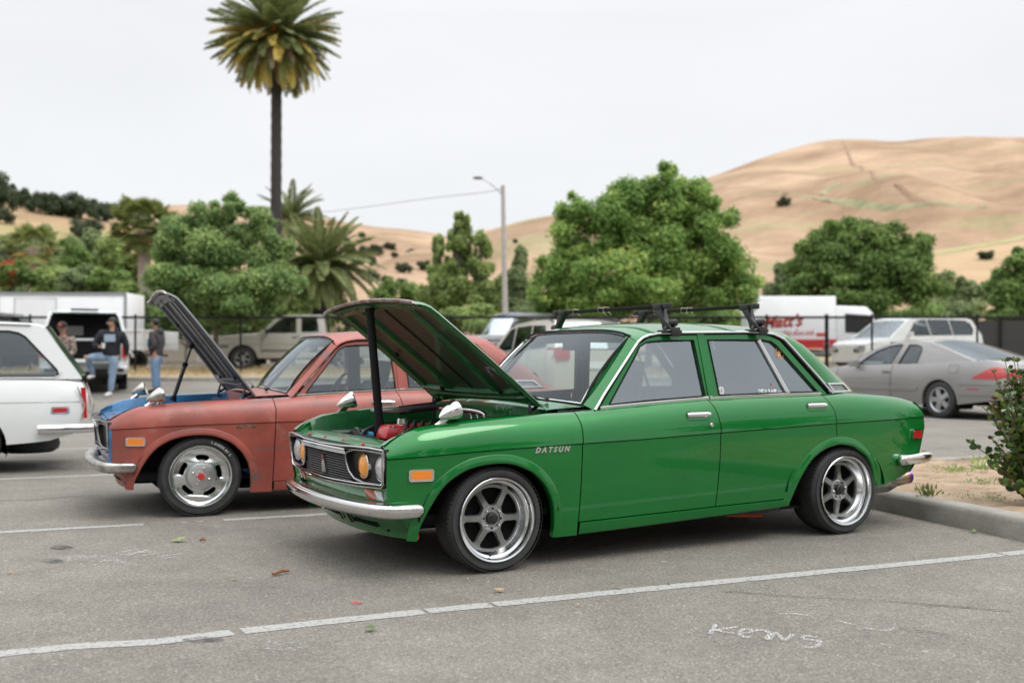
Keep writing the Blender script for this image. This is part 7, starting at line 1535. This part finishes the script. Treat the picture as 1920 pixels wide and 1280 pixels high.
strokes('chalk_scribble', [k6([(1000, 540), (1060, 540), (1110, 545)]), k6([(1210, 565), (1280, 580)]), k6([(1310, 592), (1400, 604), (1430, 590)])], CHALK, .012, 'faint white chalk scribble right above the word KENS', 'chalk mark')
strokes('chalk_scribble', [[(218, 1037), (262, 1029)], [(228, 1040), (280, 1031)], [(240, 1042), (262, 1036), (296, 1034)], [(270, 1041), (300, 1037)], [(298, 1043), (345, 1038)], [(305, 1047), (340, 1043)]], CHALK, .016, 'bright white chalk scribble on the asphalt below the red sedan', 'chalk mark')
strokes('chalk_smear', [[(95, 1045), (150, 1046), (230, 1055), (190, 1048), (120, 1050)], [(130, 1042), (190, 1044), (240, 1058)]], SMEAR, .07, 'wide faded chalk smear beside the dark stain at the left', 'chalk mark')
strokes('chalk_smear', [[(495, 1203), (540, 1206), (590, 1212)], [(500, 1212), (560, 1216)]], SMEAR, .05, 'faint pale smear below the long painted line at the left', 'chalk mark'); strokes('chalk_smear', [[(465, 1082), (480, 1085), (500, 1087)], [(330, 1065), (400, 1075), (460, 1080)]], SMEAR, .02, 'thin faint chalk trace near the twig', 'chalk mark')
def blob(name, u, v, ru, rv, m, label, cat='stain', z=.0048, seed=1):
    rn_ = random.Random(seed); P = []
    for k in range(22): a = 2 * PI * k / 22; s = rn_.uniform(.85, 1.12); q = gp(u + ru * s * math.cos(a), v + rv * s * math.sin(a)); P.append((q.x, q.y))
    b = MB(); b.sheet(P, [], lambda x, y: (x, y, z)); return tag(b.obj(name, m, None, 0), label, cat)
blob('oil_stain', 101, 1051, 22, 4.5, PATCH, 'small dark oval stain at the left end of the chalk smear'); blob('oil_stain', 118, 1026, 24, 4, PATCH, 'fainter oval stain just above the small dark stain', seed=2); blob('oil_stain', 385, 1198, 40, 5, PATCH, 'dark patch under the long painted line at the left', seed=3)
blob('oil_stain', 1385, 973, 20, 3.5, PATCH, 'dark drip stain under the green sedan', seed=5); blob('red_chalk_dot', 669, 1129, 11, 3, REDP, 'small red chalk dot left of centre on the asphalt', 'chalk mark', seed=4)
# fallen leaves and twigs
MAPLE = [(0, -.5), (.08, -.12), (.42, -.26), (.34, -.05), (.55, .12), (.28, .16), (.30, .42), (.10, .28), (0, .55), (-.10, .28), (-.30, .42), (-.28, .16), (-.55, .12), (-.34, -.05), (-.42, -.26), (-.08, -.12)]
def fallen(u, v, s, m, label, rz, seed=0, name='fallen_leaf'):
    b = MB(); b.sheet(MAPLE, [], lambda x, y: (x, y, .10 * math.sin(x * 4 + seed) + .12 * x * x * 4 + .06 * math.cos(y * 5)), (0, 0, .012)); me = b.mesh(name, m, 60); o = link(name, me); p = gp(u, v); o.location = (p.x, p.y, .012); o.scale = (s, s, s * .8); o.rotation_euler = (R(6), R(-5), rz); tag(o, label, 'leaf')
GL = mat('green_fallen_leaf', (.16, .26, .06), .6, col2=(.26, .33, .10), vscale=3); TL = mat('tan_fallen_leaf', (.42, .30, .17), .7, col2=(.30, .19, .09), vscale=3); DL = mat('dark_green_leaf', (.07, .16, .03), .5)
fallen(337, 1015, .085, GL, 'green fallen leaf near the bright chalk scribble', .4, 1); fallen(697, 1181, .055, DL, 'dark green fallen leaf below the long painted line', 1.4, 2); fallen(937, 1109, .048, TL, 'tan curled leaf in front of the green front wheel', .2, 3); fallen(443, 1087, .03, GL, 'small pale leaf left of the twig', 2, 4); fallen(1824, 998, .045, GL, 'green leaf at the foot of the planter kerb', 1, 5); fallen(24, 1075, .03, TL, 'tiny pale leaf at the left side', 2.2, 6)
fallen(1084, 1136, .022, TL, 'tiny tan leaf just below the painted line in the middle', .7, 8); fallen(1371, 1119, .02, TL, 'tiny brown leaf below the painted line at the right', 1.9, 9)
for (u0, v0, u1, v1, lab) in ((513, 1079, 543, 1073, 'short brown twig on the asphalt left of the green front wheel'), (376, 1015, 386, 1015, 'tiny brown twig right of the green fallen leaf')):
    a, c = gp(u0, v0), gp(u1, v1); b = MB(); b.tube([(a.x, a.y, .012), ((a.x + c.x) / 2, (a.y + c.y) / 2 + .01, .020), (c.x, c.y, .012)], [.008, .010, .006], 6); tag(b.obj('twig', mat('twig_bark', (.24, .12, .06), .8)), lab, 'twig')
# stones and scattered grit
b = MB(); rg = random.Random(9)
for k in range(420):
    x, y = rg.uniform(-3.2, 3.6), rg.uniform(3.3, 9); r_ = rg.choice((.002, .003, .004)); b.ball((x, y, r_ * .5), r_, 5, 3)
o = b.obj('loose_grit', mat('grit_stone', (.42, .39, .34), .9, var=.4, vscale=3)); o['kind'] = 'stuff'
# ---------------------------------------------------------------- planter plants
def tuft(u, v, r_, h, n, lab, m='weed', seed=0, z0=.14, name='weed'):
    p = gp(u, v, z0); rg = np.random.default_rng(seed); c = rg.normal(size=(n, 2)) * r_ * .5; T = unit(np.stack([c[:, 0] / r_ * .6 + rg.normal(0, .25, n), c[:, 1] / r_ * .6 + rg.normal(0, .25, n), np.ones(n)], 1)); N = unit(np.cross(T, rg.normal(size=(n, 3)))); hh = rg.uniform(.1, 1, n) * h
    P = np.stack([c[:, 0], c[:, 1], 0 * hh], 1) + T * hh[:, None] * .8; o = link(name, leaf_mesh(name, P, N, T, rg.uniform(.5, 1, n) * h * .6, 0 * hh + h * .16, np.clip(rg.normal(.5, .25, n), 0, 1), LEAFS[m])); o.location = (p.x, p.y, z0 - .01); tag(o, lab, 'weed')
tuft(1738, 928, .06, .10, 60, 'upright weed on the bare soil just behind the planter kerb', seed=1); tuft(1795, 928, .12, .03, 45, 'flat grey green weed between the upright weed and the bush', 'olive', 2); tuft(1790, 884, .14, .07, 150, 'bright grass tuft in the middle of the planter', 'pop', 3); tuft(1845, 905, .12, .06, 90, 'low weed left of the bush base', 'olive', 4); tuft(1840, 880, .05, .16, 40, 'tall thin weed left of the bush', 'pop', 5); tuft(1670, 912, .06, .03, 30, 'tiny weed behind the rear wheel at the kerb', 'pop', 6); tuft(1860, 935, .16, .05, 70, 'scrubby weed at the foot of the bush', 'olive', 7)
tuft(50, 935, .09, .02, 50, 'dry weed in the asphalt crack at the left', 'pop', 8, 0); tuft(8, 937, .03, .015, 20, 'tiny weed at the left end of the crack', 'weed', 9, 0); tuft(200, 926, .03, .02, 24, 'tiny weed in the crack under the red bumper', 'weed', 10, 0); tuft(158, 927, .02, .015, 16, 'tiny weed left of the red bumper weed', 'weed', 11, 0)
p = gp(1843, 874, .15); b = MB(); b.ball((p.x, p.y, .16), .035, 10, 7, (1.2, 1, .7)); tag(b.obj('pale_stone', mat('pale_stone', (.6, .6, .62), .8)), 'small pale round stone left of the bush on the planter', 'stone')
# litter of bark and straw
rg = np.random.default_rng(12); n = 2600; x = rg.uniform(2.7, 6.4, n); y = rg.uniform(6.2, 10.0, n); keep = (x - 2.95) * .95 + (y - 7.7) * .31 > 0; x, y = x[keep], y[keep]; n = len(x)
a = rg.uniform(0, 6.3, n); T = np.stack([np.cos(a), np.sin(a), rg.normal(0, .12, n)], 1); N = unit(np.stack([0 * a, 0 * a, 0 * a + 1], 1) + rg.normal(size=(n, 3)) * .3); N = unit(N - T * (N * T).sum(1, keepdims=True))
o = link('bark_litter', leaf_mesh('bark_litter', np.stack([x, y, np.full(n, .155)], 1), N, T, rg.uniform(.015, .07, n), rg.uniform(.004, .012, n), np.clip(rg.normal(.5, .3, n), 0, 1), leafmat('litter', (.22, .12, .06), (.45, .30, .17), None, .0))); o['kind'] = 'stuff'; tag(o, 'brown bark and straw litter on the planter soil', 'litter')
# flowering bush at the right edge
bx = gp(1895, 940, .13); bush = empty('shrub', (bx.x + .11, bx.y, .13), 0, 'leafy shrub with reddish tips in the planter at the right edge', 'shrub')
rn_ = random.Random(21); b = MB(); tips = []
for k in range(125):
    a = rn_.uniform(0, 2 * PI); sp = rn_.uniform(.05, .37); h = rn_.uniform(.10, .96) * (1.05 - sp * .55); ex = Vector((sp * math.cos(a), sp * math.sin(a), h)); m_ = Vector((ex.x * .35, ex.y * .35, h * .55)); P = smooth_path([(0, 0, 0), tuple(m_), tuple(ex)], 5)
    b.tube(P, [.010 * (1 - .75 * i / (len(P) - 1)) for i in range(len(P))], 5, cap=False); tips.append((P, h))
b.obj('stem', mat('shrub_stem', (.14, .08, .05), .8), bush)
LM = []
SB = {}
for nm, c1 in (('green', (.085, .165, .032)), ('deep', (.045, .10, .022)), ('yellow', (.20, .24, .045)), ('red', (.20, .085, .05))):
    m_ = mat('shrub_leaf_' + nm, c1, .35, var=.2, vscale=20); b = MB()
    out = [(0, 0), (.14, .10), (.30, .34), (.36, .62), (.26, .88), (0, 1.0), (-.26, .88), (-.36, .62), (-.30, .34), (-.14, .10)]
    b.add([(0, 0, 0)] + [(x, y, .16 * abs(x) - .12 * y * y) for x, y in out[1:5]] + [(0, 1, -.12), (0, .5, -.03)] + [(x, y, .16 * abs(x) - .12 * y * y) for x, y in out[6:]], [(0, 1, 6), (1, 2, 6), (2, 3, 6), (3, 4, 6), (4, 5, 6), (5, 7, 6), (7, 8, 6), (8, 9, 6), (9, 10, 6), (10, 0, 6)]); SB[nm] = b.mesh('leaf', m_, 80)
leafs = []
for P, h in tips:
    for q in range(26):
        f = rn_.uniform(.30, 1) if q > 5 else 1.0; i = int(f * (len(P) - 1)); p = Vector(P[i]); a = rn_.uniform(0, 6.3); up = rn_.uniform(.1, 1.1) if q > 5 else rn_.uniform(.5, 1.4); d = Vector((math.cos(a), math.sin(a), up)).normalized()
        s = rn_.uniform(.036, .068) * (.62 if q <= 5 else 1); red_ = q <= 5 and rn_.random() < .22; nm = 'red' if red_ else rn_.choice(('green', 'green', 'deep', 'deep', 'deep', 'yellow')); leafs.append((p, d, s, nm, a))
leafs.sort(key=lambda t_: t_[0].y - t_[2] * 4); bigb = {}
for k, (p, d, s, nm, a) in enumerate(leafs):
    q = d.to_track_quat('Y', 'Z'); M4 = Matrix.Translation(p) @ q.to_matrix().to_4x4() @ Matrix.Rotation(a * 3, 4, 'Y') @ Matrix.Scale(s, 4)
    if k < 290: o = link('leaf', SB[nm], bush); o.matrix_local = M4
    else: bigb.setdefault(nm, MB()).add([tuple(M4 @ v.co) for v in SB[nm].vertices], [tuple(f.vertices) for f in SB[nm].polygons])
for nm, b in bigb.items(): o = b.obj('foliage', SB[nm].materials[0], bush, 80); o['kind'] = 'stuff'
